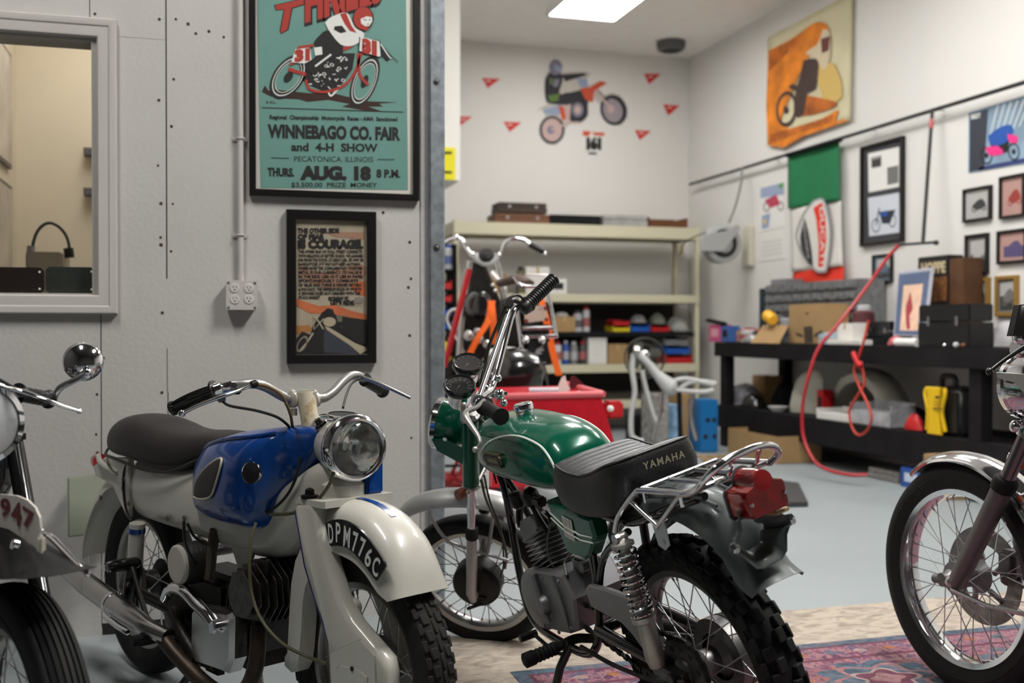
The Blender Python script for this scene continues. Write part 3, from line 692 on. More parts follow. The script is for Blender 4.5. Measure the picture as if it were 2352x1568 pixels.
# ---- front end
def f(g):
    for s in (1, -1): g.tube([(-.005, s * .083, -.03), (.004, s * .083, .0), (.012, s * .083, .25)], [.012, .019, .019], 16)
    for s in (1, -1): g.lathe([(.0, .092), (.018, .09), (.02, .075)], (0, 0 if s > 0 else 0, -.005), (0, s, 0), 14)
fk = part(yl, 'front_fork', mat('silver_fork', (.36, .35, .36), .35, .7), SF, f)
def f(g):
    for s in (1, -1): g.tube([(.013, s * .083, .25), (.027, s * .083, .56)], .0155, 16)
part(fk, 'chrome_stanchion', chrome, SF, f)
def f(g):
    for s in (1, -1): g.lathe([(.02, 0), (.023, .004), (.021, .04), (.018, .044)], (.0115, s * .083, .235), (.045, 0, 1), 18)
part(fk, 'dust_seal', rubber, SF, f)
def f(g):
    for s in (1, -1): g.tube([(.0225, s * .085, .45), (.036, s * .085, .70)], .028, 18)
    g.box((.03, 0, .52), (.04, .15, .02), bev=.006); g.prism([(.03, .088, .58), (.12, .088, .61), (.16, .088, .60), (.14, .088, .56), (.04, .088, .52)], (0, .003, 0)); g.prism([(.03, -.091, .58), (.12, -.091, .61), (.16, -.091, .60), (.14, -.091, .56), (.04, -.091, .52)], (0, .003, 0))
part(fk, 'fork_cover', green, SF, f)
def f(g):
    for s in (1, -1): g.lathe([(.028, 0), (.031, .003), (.031, .010), (.028, .013)], (.0215, s * .085, .44), (.05, 0, 1), 20)
    g.box((.03, 0, .71), (.05, .22, .022), bev=.008); g.box((.02, 0, .455), (.05, .2, .022), bev=.008)
part(fk, 'fork_yoke', chrome_old, SF, f)
g = G(); c = SF(.05, .115, .425); g.lathe([(0, .012), (.018, .011), (.02, .006), (.02, -.012), (.012, -.015)], c, SF.l * .8 + SF.f * .5, 20, raw=True); g.make('side_reflector', mat('dark_amber', (.16, .035, .012), .25, coat=.5), yl)
HL = Fr(SF(.135, 0, .61), SF.f, SF.u)
def f(g): g.lathe([(0, -.085), (.03, -.08), (.058, -.06), (.075, -.03), (.082, .0), (.083, .02)], (0, 0, 0), (1, 0, 0), 36)
hl = part(yl, 'headlamp', green, HL, f)
def f(g): g.lathe([(.083, .018), (.087, .02), (.087, .035), (.078, .042), (.072, .04)], (0, 0, 0), (1, 0, 0), 36)
part(hl, 'headlamp_rim', chrome, HL, f)
def f(g): g.lathe([(0, .055), (.04, .05), (.074, .04)], (0, 0, 0), (1, 0, 0), 32)
part(hl, 'headlamp_lens', mat('lamp_glass', (.55, .57, .58), .12, coat=1, spec=.8), HL, f)
for s in (1,):
    g = G(HL); g.disc((-.02, .088, 0), (0, 1, 0), .008, .01, 8); g.make('bolt', chrome, hl)
# front mudguard
def f(g): shell(g, [(.300, .235), (.275, .272), (.235, .305), (.165, .338), (.06, .366), (-.05, .372), (-.13, .352), (-.2, .305), (-.24, .25)], [(.265, .22), (.24, .248), (.2, .276), (.14, .305), (.05, .328), (-.04, .332), (-.11, .313), (-.17, .272), (-.2, .225)], [.04, .048, .05, .05, .05, .046], 8, 34, 1, .002)
fm = part(yl, 'front_mudguard', mat('silver_mudguard', (.45, .45, .44), .38, .5), SF, f, ang=50)
g = G(SF)
g.tube([(.17, .052, .295), (.15, .07, .26), (.10, .083, .21), (.02, .086, .19), (-.05, .083, .18), (-.12, .08, .17)], .006, 8, 4); g.tube([(-.05, .05, .33), (-.05, .07, .27), (-.045, .08, .19)], .007, 8, 3)
g.make('mudguard_stay', silverp, fm)
# handlebars (points in space)
CL = SF(.0, 0, .775)
lg0, lg1 = W(1112, 932, 3.06), W(1151, 957, 2.93); rg0, rg1 = W(1212, 699, 3.40), W(1272, 641, 3.47)
g = G(); g.tube([lg0, W(1099, 926, 3.10), W(1104, 915, 3.16), W(1128, 892, 3.26), W(1144, 842, 3.30), W(1160, 780, 3.34), W(1176, 722, 3.37), W(1190, 705, 3.39), rg0], .0115, 14, 5, raw=True)
hb = g.make('handlebar', chrome, yl)
g = G(); g.tube([W(1094, 930, 3.09), W(1170, 712, 3.36)], .0085, 12, raw=True); g.make('cross_brace', chrome, hb)
g = G(); grip(g, rg0, rg1, .0175, 12, 1.55, .0048); g.make('handle_grip', blk, hb)
g = G(); grip(g, lg0, lg1, .0185, 18, 1.5, .0012); g.make('handle_grip', rubber, hb)
g = G(); d_ = (rg1 - rg0).normalized(); g.lathe([(.012, -.03), (.022, -.026), (.026, -.01), (.024, .0), (.012, .002)], rg0, d_, 16, raw=True); g.tube([rg0 - d_ * .012, W(1180, 690, 3.36), W(1166, 705, 3.34)], .007, 8, 4, raw=True); g.make('throttle_housing', blk, hb)
g = G(); g.tube([W(1205, 690, 3.38), W(1190, 678, 3.36), W(1170, 684, 3.34), W(1158, 700, 3.33)], .004, 8, 4, raw=True); g.make('front_brake_lever', blk, hb)
g = G(); g.tube([W(1112, 918, 3.05), W(1095, 935, 3.03), W(1072, 945, 3.02), W(1070, 958, 3.0), W(1088, 985, 2.97), W(1100, 1005, 2.95), W(1102, 1018, 2.94), W(1094, 1030, 2.94)], [.009, .009, .011, .010, .008, .006, .005, .005], 10, 5, raw=True, flat=.7); g.sphere(W(1092, 1032, 2.94), .0095, 14, raw=True); g.make('clutch_lever', mat('lever_alloy', (.45, .44, .42), .35, .8), hb)
g = G(); g.lathe([(.012, -.012), (.021, -.01), (.021, .01), (.012, .012)], W(1098, 921, 3.11), lg1 - lg0, 16, raw=True); g.lathe([(.005, -.03), (.011, -.02), (.011, .02), (.005, .03)], W(1066, 948, 3.04), W(1066, 960, 3.04) - W(1066, 940, 3.04), 12, raw=True); g.make('lever_clamp', steel, hb)
g = G()
for (x, y, d, r) in ((1135, 866, 3.30, .019), (1122, 893, 3.27, .02), (1144, 868, 3.28, .012), (1118, 862, 3.3, .01), (1147, 905, 3.2, .017), (1157, 925, 3.2, .012)): g.sphere(W(x, y, d), r, 14, raw=True)
g.box(W(1125, 900, 3.29), (.05, .05, .035), bev=.01, raw=True); g.tube([W(1150, 905, 3.2), W(1165, 902, 3.2)], .006, 8, raw=True)
g.make('bar_clamp', chrome, hb)
# instruments
gn = (CU * .80 - CF * .58 + CR * .06).normalized()
gface = flat('gauge_face', (.012, .012, .013), .4); gmark = flat('gauge_marks', (.6, .6, .55), .6)
for i, (x, y, d) in enumerate(((1056, 884, 3.30), (1075, 833, 3.42))):
    c = W(x, y, d); g = G(); g.lathe([(.03, -.075), (.036, -.06), (.036, -.018)], c, gn, 28, raw=True); ga = g.make('gauge', chrome, yl)
    g = G(); g.lathe([(.035, -.022), (.047, -.02), (.051, -.012), (.051, .0), (.047, .006), (.043, .003), (.042, -.003)], c, gn, 36, raw=True); g.make('gauge_bezel', blk_gl, ga)
    g = G(); g.disc(c - gn * .005, gn, .043, .002, 32, raw=True); g.make('gauge_dial', gface, ga)
    fx = (CR - gn * CR.dot(gn)).normalized(); fy = gn.cross(fx); g = G()
    for k in range(9):
        a = (-.75 + 1.5 * k / 8) * PI * .8; e = fx * math.sin(a) + fy * math.cos(a); q = fx * math.cos(a) - fy * math.sin(a); p = c - gn * .003
        if i == 0: text(g, str(k * 2), p + e * .029 - fy * .003, fx, fy, .008, .01, depth=.0004)
        g.add([p + e * .036 + q * .001, p + e * .036 - q * .001, p + e * .0405 - q * .001, p + e * .0405 + q * .001], [(0, 1, 2, 3)], True)
    e = fx * -.35 + fy * -.7; q = fx * .7 - fy * .35; p = c - gn * .0025; g.add([p + q * .0015, p - q * .0015, p + e * .03, p + e * .031], [(0, 1, 2, 3)], True)
    g.make('dial_markings', gmark, ga)
    g = G(); g.disc(c + gn * .001, gn, .043, .0015, 28, raw=True); g.make('gauge_glass', glass, ga)
# cables
olive = flat('olive_cable', (.07, .065, .03), .45); bcab = flat('black_cable', (.012, .012, .012), .4)
for nm, m_, pts, r in (('control_cable', olive, [W(1166, 703, 3.34), W(1130, 780, 3.4), W(1114, 850, 3.45), W(1108, 960, 3.4)], .0032), ('control_cable', bcab, [W(1162, 700, 3.34), W(1120, 800, 3.44), W(1100, 900, 3.4)], .0032), ('speedometer_cable', olive, [W(1105, 1100, 3.5), W(1118, 1150, 3.52), W(1146, 1210, 3.56), W(1163, 1270, 3.62), W(1160, 1305, 3.66)], .0045), ('brake_cable', bcab, [W(1112, 1090, 3.5), W(1125, 1150, 3.5), W(1150, 1215, 3.56), W(1157, 1290, 3.64), W(1150, 1325, 3.7)], .0035), ('wiring_loom', bcab, [W(1100, 960, 3.4), W(1125, 990, 3.4), W(1125, 1030, 3.45), W(1112, 1060, 3.5)], .008), ('clutch_cable', bcab, [W(1070, 958, 3.03), W(1085, 985, 3.15), W(1115, 1020, 3.4), W(1140, 1110, 3.4)], .0035)):
    g = G(); g.tube(pts, r, 8, 8, raw=True); g.make(nm, m_, yl)
g = G(YB); g.tube([(.60, .06, .44), (.61, .07, .50), (.60, .06, .56), (.58, .03, .62)], .003, 6, 5); g.make('clutch_cable', olive, yl)
# ------------------------------------------------------------ the blue and cream motorcycle
AB, awb = mkframe((345, 1337, 3.5), .29, (850, 1533, 2.62), 0)
al = thing('motorcycle', 'vintage cream motorcycle with blue fuel tank and round chrome headlamp', 'motorcycle', (AB.O.x, AB.O.y, 0))
AR = Fr(AB(0, 0, .29), AB.f, AB.u); AF = Fr(AB(awb, 0, .29), AB.f, AB.u)
old_rim = mat('tarnished_rim', (.30, .29, .27), .3, 1, dirt=(.1, .05, .03), dscale=25)
wheel(al, AR, .29, .205, .085, 'rear_wheel', 'plain', 36, (.07, .045), old_rim, hubm=grease)
wheel(al, AF, .29, .208, .092, 'front_wheel', 'block', 36, (.07, .04), old_rim, hubm=alu_dk, tyrem=rubber_old, steps=72)
def PA(x, y, lat=0): q = AB.loc(AB.px(x, y, lat)); return (q.x, q.z)
# seat
ast = interp([(-.135, .05, .735, .76, .785), (-.12, .085, .712, .75, .812), (-.07, .112, .70, .75, .836), (.02, .127, .70, .75, .846), (.12, .13, .692, .745, .840), (.25, .122, .682, .735, .822), (.38, .108, .69, .74, .818), (.50, .09, .73, .76, .825), (.60, .07, .77, .79, .826), (.66, .04, .79, .80, .822)], 4)
part(al, 'seat', seatb, AB, lambda g: blob(g, ast, 40, 2.3), ang=60)
ap = G(AB); R_ = [(a, w_ + .004, zb + .012) for a, w_, zb, zc, zt in ast[:-6]]; ap.tube([(a, b, c) for a, b, c in R_[::-1]] + [(a, -b, c) for a, b, c in R_], .005, 6)
ap.make('seat_piping', seatb, al)
# tank
att = interp([(.488, .05, .61, .66, .72), (.50, .09, .592, .66, .765), (.54, .125, .58, .66, .795), (.62, .147, .577, .67, .822), (.72, .156, .577, .68, .842), (.81, .158, .58, .69, .853), (.855, .150, .588, .695, .859), (.888, .122, .61, .71, .863), (.91, .090, .655, .75, .866), (.945, .062, .715, .785, .868), (1.0, .052, .755, .81, .87), (1.035, .045, .80, .835, .868), (1.05, .03, .815, .84, .86)], 5)
atk = part(al, 'fuel_tank', blue, AB, lambda g: blob(g, att, 52, 2.9), ang=60)
g = G(AB)
for s in (1, -1): g.tube([(a, s * surf_b(att, a, stat_at(att, a, 3) + .86 * (stat_at(att, a, 4) - stat_at(att, a, 3)), 2.9), stat_at(att, a, 3) + .88 * (stat_at(att, a, 4) - stat_at(att, a, 3))) for a in [.52 + .38 * i / 14 for i in range(15)]], .006, 8)
g.make('tank_seam', blue, atk)
kp = [PA(x, y, -.155) for x, y in ((436, 1141), (441, 1115), (455, 1092), (478, 1068), (500, 1053), (507, 1058), (507, 1080), (500, 1110), (490, 1135), (478, 1144), (455, 1146))]
for s in (1, -1):
    kk = seg([(a, 0, c) for a, c in kp + kp[:1]], 3)[:-1]; cx = sum(p.x for p in kk) / len(kk); cz = sum(p.z for p in kk) / len(kk)
    g = G(AB); R_ = []
    for f_, o_ in ((1, .0), (1, .004), (.92, .006), (.5, .006), (.02, .006)): R_.append([(cx + (p.x - cx) * f_, s * (surf_b(att, cx + (p.x - cx) * f_, cz + (p.z - cz) * f_, 2.9) + o_), cz + (p.z - cz) * f_) for p in kk])
    g.loft(R_, caps=False); kn = g.make('knee_pad', mat('grey_black_rubber', (.03, .027, .026), .6, bump=.2, bscale=60), atk)
    g = G(AB); L_ = [(p.x, s * (surf_b(att, p.x, p.z, 2.9) + .004), p.z) for p in kk]; g.tube(L_ + L_[:1], .0035, 6); g.make('pad_border', mat('ivory_trim', (.5, .46, .36), .4), kn)
bx_, bz_ = PA(560, 1087, -.155); bb = surf_b(att, bx_, bz_, 2.9)
BF = Fr(AB(bx_ + .004, -bb - .006, bz_), AB.f, AB.u)
g = G(BF); g.lathe([(.0, .006), (.025, .005), (.028, .003), (.029, 0)], (0, 0, 0), (.42, -1, .12), 28); bdg = g.make('round_badge', ink, atk)
g = G(BF); g.lathe([(.027, .004), (.0285, .006), (.0295, .003), (.0295, -.006)], (0, 0, 0), (.42, -1, .12), 28)
nb = (AB.f * .42 - AB.l + AB.u * .12).normalized(); fx = (AB.f - nb * AB.f.dot(nb)).normalized(); fy = nb.cross(fx)
fy = fy if fy.z > 0 else -fy
text(g, '200', BF.O + nb * .0062 - fy * .003, fx, fy, .017, .015, width=.034, depth=0); text(g, 'Arrow', BF.O + nb * .0062 - fy * .015, fx, fy, .010, .0, width=.028, depth=0)
g.make('badge_lettering', chrome, bdg)
# frame beam
abm = interp([(.055, .085, .530, .62, .715), (.09, .094, .518, .61, .715), (.25, .097, .512, .61, .71), (.45, .096, .508, .61, .72), (.62, .092, .500, .60, .74), (.78, .088, .498, .60, .735), (.88, .080, .515, .62, .715), (.95, .072, .56, .66, .735), (1.0, .064, .61, .69, .765), (1.05, .056, .655, .71, .785), (1.09, .05, .685, .73, .785), (1.115, .035, .70, .735, .765)], 4)
bm_ = part(al, 'frame_beam', cream, AB, lambda g: blob(g, abm, 40, 3.2), ang=60)
g = G(AB); p = V((.09, 0, 0)); g.tube([(.045, -.09, .71), (.03, -.1, .66), (.03, -.101, .60), (.05, -.1, .54), (.08, -.098, .515)], .0045, 8, 4); g.make('rubber_strap', blk, bm_)
g = G(AB)
for x, y in ((423, 1190), (385, 1190)): a, c = PA(x, y, -.098); g.disc((a, -.099, c), (0, 1, 0), .009, .004, 12)
g.make('grommet', flat('olive_grommet', (.10, .09, .05)), bm_)
# engine hanger brackets under the beam
def f(g): g.prism([(.66, -.075, .53), (.79, -.075, .53), (.755, -.075, .46), (.745, -.075, .405), (.725, -.075, .405), (.70, -.075, .47)], (0, .012, 0), bev=.003)
part(bm_, 'engine_hanger', cream, AB, f)
hn = [PA(x, y, -.075) for x, y in ((716, 1232), (693, 1252), (678, 1284), (668, 1338), (663, 1403), (659, 1502), (653, 1511), (653, 1531), (667, 1545), (679, 1543), (684, 1527), (688, 1499), (692, 1452), (696, 1378), (702, 1343), (716, 1309), (740, 1270))]
def f(g): g.prism([(a, -.075, c) for a, c in hn], (0, .045, 0), bev=.004)
part(al, 'downtube', cream, AB, f, ang=50)
# rear bodywork
def f(g): shell(g, [(.22, .60), (.12, .66), (0, .685), (-.12, .668), (-.24, .60), (-.33, .50), (-.372, .40), (-.38, .33)], [(.18, .55), (.1, .60), (0, .615), (-.1, .60), (-.2, .55), (-.28, .47), (-.325, .39), (-.34, .32)], .088, 9, 34, 1, .003)
rf = part(al, 'rear_mudguard', cream, AB, f, ang=50)
def f(g):
    for s in (-1, 1): g.prism([(.06, s * .098, .712), (-.12, s * .098, .70), (-.22, s * .098, .66), (-.2, s * .098, .63), (-.06, s * .098, .61), (.0, s * .098, .56), (.05, s * .098, .52)], (0, s * -.02, 0), bev=.004)
part(al, 'side_panel', cream, AB, f)
g = G(AB)
for x, y in ((284, 1101), (283, 1122), (296, 1156), (232, 1142)): a, c = PA(x, y, -.1); g.disc((a, -.101, c), (0, 1, 0), .008, .006, 12)
g.make('panel_bolt', flat('olive_grommet', (.10, .09, .05)), al)
g = G(AB); g.tube([(-.02, -.10, .655), (-.12, -.11, .68), (-.17, -.10, .70)], .009, 8, 3); g.make('lifting_handle', cream, al)
g = G(AB); g.box((-.41, -.01, .50), (.012, .20, .21), bev=.004); g.make('rear_number_plate', mat('sage_plate', (.30, .33, .26), .5), al)
g = G(AB); g.lathe([(0, .05), (.02, .045), (.028, .02), (.03, 0)], (-.39, 0, .65), (-1, 0, .1), 20); g.make('rear_light', redlens, al)
g = G(AB); g.tube([(-.36, -.06, .33), (-.36, -.06, .29), (-.3, -.12, .29)], .003, 6, 3); g.make('mudguard_stay', steel, al)
for s in (-1, 1):
    g = G(AB); g.tube([(.16, s * .115, .52), (.145, s * .115, .40)], .024, 18); sh = g.make('shock_absorber', cream, al)
    g = G(AB); g.tube([(.1585, s * .115, .505), (.157, s * .115, .49)], .0255, 18); g.make('blue_band', blue, sh)
    g = G(AB); g.tube([(.145, s * .118, .40), (.12, s * .118, .25)], .027, 18); g.disc((.12, s * .118, .235), (0, 1, 0), .02, .04, 14); g.make('shock_body', blk_gl, sh)
    g = G(AB); g.tube([(.03, s * .10, .30), (.3, s * .10, .29), (.44, s * .09, .28)], .018, 10, 3); g.make('swingarm', grease, al)
    g = G(AB); c_ = V((.17, s * .14, .40)); g.lathe([(.008, -.02), (.017, -.01), (.019, .0), (.019, .07), (.015, .085)], tuple(c_ + V((0, s * -.01, 0))), (0, s, 0), 16); g.make('pillion_peg', blk_gl, al)
g = G(AB); g.lathe([(.004, .0), (.012, .0), (.014, .004)], (.17, -.222, .40), (0, -1, 0), 14); g.make('peg_cap', chrome, al)
g = G(AB); g.tube([(.2, -.15, .395), (.27, -.15, .30), (.33, -.15, .22)], .008, 8, 3); g.make('kick_linkage', grease, al)
# engine block
def f(g):
    g.box((.56, 0, .27), (.44, .20, .17), bev=.04, seg=4); g.box((.52, 0, .36), (.24, .15, .12), bev=.03, seg=3); g.lathe([(.0, .12), (.08, .115), (.09, .1), (.09, -.1), (0, -.12)], (.40, 0, .27), (0, 1, 0), 28)
    g.box((.78, 0, .33), (.14, .2, .14), M.Rotation(.4, 3, (0, 1, 0)), bev=.02)
    for i in range(7): g.box((.70 + i * .018, 0, .36 + i * .006), (.006, .22, .15), M.Rotation(.35, 3, (0, 1, 0)), bev=.002, seg=1)
    g.box((.66, -.12, .21), (.10, .05, .07), bev=.015); g.tube([(.42, -.12, .3), (.5, -.14, .26), (.6, -.14, .2)], .02, 10, 4)
part(al, 'engine_case', grease, AB, f)
g = G(AB); hx = [(-.085, .0), (-.055, .075), (.02, .088), (.085, .045), (.095, -.02), (.05, -.075), (-.03, -.085), (-.075, -.045)]
for i in range(13):
    b = -.145 + i * .0185; k = .72 + .28 * min(1, i / 3); 
    g.prism([(.84 + x * k, b, .425 + z * k) for x, z in hx], (0, .0035, 0), bev=.001)
g.make('cylinder_head_fins', mat('dark_fins', (.09, .085, .078), .38, .8, vary=.4, vscale=40), al, smooth=False)
g = G(AB); g.box((.83, -.03, .42), (.09, .2, .10), bev=.02); g.lathe([(.01, 0), (.01, .05), (.006, .06)], (.88, -.09, .47), (.6, -.3, 1), 10); g.lathe([(.02, 0), (.02, .12), (.0, .12)], (.83, -.03, .46), (0, 0, 1), 12); g.make('cylinder_head', grease, al)
def f(g):
    g.prism([(.585, -.155, .335), (.60, -.155, .35), (.80, -.155, .372), (.815, -.155, .36), (.81, -.155, .25), (.78, -.155, .205), (.60, -.155, .195), (.58, -.155, .23)], (0, .06, 0), bev=.012)
part(al, 'carburettor_cover', chrome_old, AB, f, ang=30)
g = G(AB); q = [PA(x, y, -.16) for x, y in ((378, 1375), (388, 1356), (404, 1350), (425, 1358), (450, 1385), (475, 1410), (490, 1432))]; g.tube([(a, -.16, c) for a, c in q], [.014, .016, .017, .018, .018, .016, .015], 14, 5); a, c = PA(497, 1440, -.16); g.disc((a, -.16, c), (0, 1, 0), .018, .03, 16); g.box((a, -.15, c - .005), (.06, .02, .012), bev=.004); g.make('kick_start_lever', chrome, al)
fc = PA(405, 1297, -.17); g = G(AB); g.lathe([(0, .0), (.05, .0), (.055, -.004), (.056, -.012)], (fc[0], -.172, fc[1]), (0, -1, 0), 30); ac = g.make('air_cleaner', mat('grey_ivory', (.42, .40, .35), .45, vary=.1), al)
g = G(AB); g.lathe([(.057, 0), (.060, .004), (.060, .075), (.05, .085)], (fc[0], -.160, fc[1]), (0, 1, 0), 40); g.make('filter_drum', mat('mesh_black', (.02, .02, .018), .5, .5, bump=1, bscale=120), ac)
g = G(AB); g.tube([PA3 for PA3 in [(-.22, -.185, .325), (-.05, -.19, .308), (.12, -.195, .292), (.28, -.2, .278), (.36, -.2, .27), (.42, -.2, .262), (.50, -.18, .25)]], [.026, .034, .034, .033, .03, .026, .022], 20, 3); g.make('silencer', chrome_old, al)
g = G(AB); g.lathe([(.033, 0), (.0365, .003), (.0365, .018), (.033, .02)], (.16, -.196, .288), (1, 0, -.1), 24); g.tube([(.2, -.235, .26), (.3, -.238, .25), (.36, -.235, .245)], .008, 8); g.make('silencer_clamp', chrome, al)
g = G(AB); g.tube([(.86, -.10, .34), (.88, -.12, .25), (.85, -.13, .18), (.77, -.14, .14), (.66, -.15, .15), (.55, -.17, .2), (.48, -.185, .245)], .022, 14, 6); g.make('exhaust_pipe', mat('rusty_exhaust', (.045, .032, .024), .45, .6, vary=.5, vscale=12, dirt=(.12, .04, .015), dscale=9), al)
g = G(AB); g.tube([(.42, -.12, .235), (.42, -.25, .235)], .016, 12); g.box((.42, -.19, .232), (.05, .10, .022), bev=.006); g.tube([(.40, .1, .2), (.40, -.15, .2)], .012, 8); g.make('footrest', rubber, al)
g = G(AB)
for s in (-1, 1): g.tube([(.52, s * .08, .18), (.46, s * .13, .08), (.42, s * .16, .012)], .012, 8, 3)
g.make('centre_stand', blk_gl, al)
# front fork legs, yoke
LEG = [(1.035, .668), (1.079, .532), (1.118, .465), (1.155, .412), (1.180, .36), (1.188, .28), (1.20, .17), (1.385, .17), (1.415, .25), (1.42, .345), (1.408, .375), (1.345, .405), (1.285, .435), (1.238, .475), (1.198, .54), (1.158, .61), (1.132, .68), (1.118, .70), (1.05, .69)]
for s in (-1, 1):
    g = G(AB); c0 = (1.24, .42); O_ = [V((a, 0, c)) for a, c in LEG]; n = len(O_)
    def inset(k):
        out = []
        for i in range(n):
            t1 = (O_[i] - O_[i - 1]).normalized(); t2 = (O_[(i + 1) % n] - O_[i]).normalized(); nn = V((-(t1.z + t2.z), 0, t1.x + t2.x)).normalized()
            out.append(O_[i] + nn * k)
        return out
    R_ = []
    for k, b in ((.012, -.060), (.003, -.063), (.0, -.068), (.0, -.092), (.005, -.101), (.016, -.107)): R_.append([(p.x, -s * b * -1 if False else (b if s < 0 else -b), p.z) for p in inset(k)])
    g.loft(R_); lg = g.make('fork_leg', cream, al, ang=50)
    if s < 0:
        g = G(AB)
        P_ = [(1.205, .345), (1.215, .352), (1.33, .405), (1.385, .38), (1.39, .25), (1.37, .19), (1.22, .185)]; g.prism([(a, -.1065, c) for a, c in P_], (0, -.004, 0), bev=.003)
        P_ = [(1.235, .315), (1.25, .330), (1.33, .335), (1.36, .325), (1.355, .24), (1.30, .235), (1.25, .27)]; g.prism([(a, -.110, c) for a, c in P_], (0, -.004, 0), bev=.003)
        g.make('leg_cover', cream, lg, ang=30)
        g = G(AB); a, c = PA(809, 1535, -.114); g.disc((a, -.115, c), (0, 1, 0), .006, .004, 10); g.make('cover_hole', ink, lg)
        g = G(AB); q = inset(.0062); q = [q[0], q[1], q[2], q[3], q[4]]; q = resamp(q, 30); g.loft([[(p.x - .0042, -.1012, p.z), (p.x + .0042, -.1040, p.z), (p.x + .0042, -.1058, p.z), (p.x - .0042, -.1030, p.z)] for p in q]); g.make('blue_pinstripe', mat('blue_stripe', (.01, .02, .16), .3, coat=.5), lg)
    g = G(AB); a = 1.085; g.lathe([(.022, 0), (.022, .008), (.012, .010), (.011, .022), (.005, .026), (0, .027)], (a, s * .088, .700), (0, 0, 1), 16); g.make('fork_top_nut', grease, al)
    g = G(AB); g.tube([(1.22, s * .056, .45), (1.27, s * .056, .30)], .012, 10); g.disc((1.235, s * .06, .452), (0, 1, 0), .022, .02, 18); g.prism([(1.215, s * .056, .45), (1.255, s * .056, .46), (1.31, s * .056, .29), (1.27, s * .056, .28)], (0, s * .008, 0), bev=.002); g.make('trailing_link', cream, al)
def f(g):
    g.prism([(1.04, -.105, .685), (1.17, -.105, .685), (1.17, -.105, .703), (1.05, -.105, .700)], (0, .215, 0), bev=.006)
    g.lathe([(.055, 0), (.055, .03), (.04, .045)], (1.10, 0, .70), (0, 0, 1), 24)
part(al, 'fork_yoke', cream, AB, f)
g = G(AB); g.box((1.13, .07, .745), (.03, .05, .09), bev=.005); g.make('steering_stop', blue, al)
# front mudguard
fr_r = [(1.00, .60), (1.03, .66), (1.09, .688), (1.17, .700), (1.25, .695), (1.315, .673), (1.375, .632), (1.415, .575), (1.440, .515)]
fr_e = [(1.09, .50), (1.115, .555), (1.135, .590), (1.165, .582), (1.21, .578), (1.265, .570), (1.315, .548), (1.36, .515), (1.400, .500)]
def f(g):
    m = 36; n = 12; Rr_ = resamp(seg([(a, 0, c) for a, c in fr_r]), m); E_ = resamp(seg([(a, 0, c) for a, c in fr_e]), m)
    def rg(i, inn):
        out = []; hw = .086 - inn
        for j in range(-n, n + 1):
            t = abs(j) / n; lat = (1 - (1 - t) ** 2.1) ** .8 if t < 1 else 1; k = t ** 1.9; p_ = Rr_[i].lerp(E_[i], k) + (E_[i] - Rr_[i]).normalized() * inn * (1 - k)
            out.append(V((p_.x, math.copysign(lat * hw, j) if j else 0, p_.z)))
        return out
    g.loft([rg(i, 0) + rg(i, .003)[::-1] for i in range(m)])
fm_ = part(al, 'front_mudguard', cream, AB, f, ang=50)
def pl(x, y, o=0): a, c = PA(x, y, -.092); return V((a, -.092 - o, c))
up = [(748, 1203), (755, 1197), (775, 1192), (795, 1195), (818, 1208), (840, 1228), (862, 1257), (880, 1284), (886, 1300)]; lo = [(757, 1250), (760, 1254), (775, 1253), (795, 1257), (812, 1269), (828, 1286), (845, 1307), (858, 1325), (865, 1333)]
U_ = resamp(seg([pl(*q) for q in up]), 26); L_ = resamp(seg([pl(*q) for q in lo]), 26)
g = G(AB); g.loft([[U_[i] + V((0, .004, 0)), U_[i] + V((0, -.001, 0)), L_[i] + V((0, -.001, 0)), L_[i] + V((0, .004, 0))] for i in range(26)]); npl = g.make('number_plate', mat('black_plate', (.008, .008, .01), .3, coat=.5), fm_, smooth=False)
g = G(); mid = [(761, 1223), (778, 1221), (798, 1231), (817, 1243), (833, 1256), (848, 1278), (865, 1299)]; hs = [.048, .048, .050, .049, .049, .046, .046]; ws = [.0205, .0195, .0265, .0215, .0215, .0235, .0245]
M_ = [pl(x, y, .0018) for x, y in mid]
for i, ch in enumerate('DPM776C'):
    t = (M_[min(i + 1, 6)] - M_[max(i - 1, 0)]); t = V((1, 0, t.z / max(.01, t.x) * .55)).normalized(); X_ = AB.f * t.x + AB.u * t.z; Y_ = AB.u * t.x - AB.f * t.z
    text(g, ch, AB(*M_[i]) - Y_ * hs[i] * .5, X_, Y_, hs[i] / .73, .02, width=ws[i] * 1.0, depth=.0)
g.make('plate_lettering', inkw, npl, smooth=False)
g = G(AB); q = resamp(seg([(1.165, 0, .7005), (1.21, 0, .6995), (1.26, 0, .6925), (1.315, 0, .6735)]), 14); g.loft([[(p.x, -.009, p.z + .0012), (p.x, .009, p.z + .0012)] for p in q], closed=False); g.make('blue_flash', blue, fm_)
# headlamp nacelle (turned slightly towards the right)
hf = M.Rotation(-.16, 3, AB.u) @ AB.f; hp = AB(1.15, 0, .824); HN = Fr(hp, hf - AB.u * .03, AB.u)
def f(g): g.lathe([(.0, -.215), (.028, -.21), (.042, -.18), (.055, -.13), (.068, -.08), (.077, -.04), (.080, -.012)], (0, 0, 0), (1, 0, 0), 40)
na = part(al, 'headlamp_nacelle', cream, HN, f)
def f(g): g.lathe([(.080, -.015), (.085, -.01), (.0865, .0), (.083, .012), (.075, .019), (.069, .018), (.067, .013)], (0, 0, 0), (1, 0, 0), 48)
part(na, 'headlamp_rim', chrome, HN, f)
def f(g): g.lathe([(.0, .030), (.03, .028), (.055, .021), (.0675, .014), (.066, .012), (.05, .018), (0, .027)], (0, 0, 0), (1, 0, 0), 48)
gl_ = mat('ribbed_lamp_glass', (.95, .96, .95), .04, trans=1)
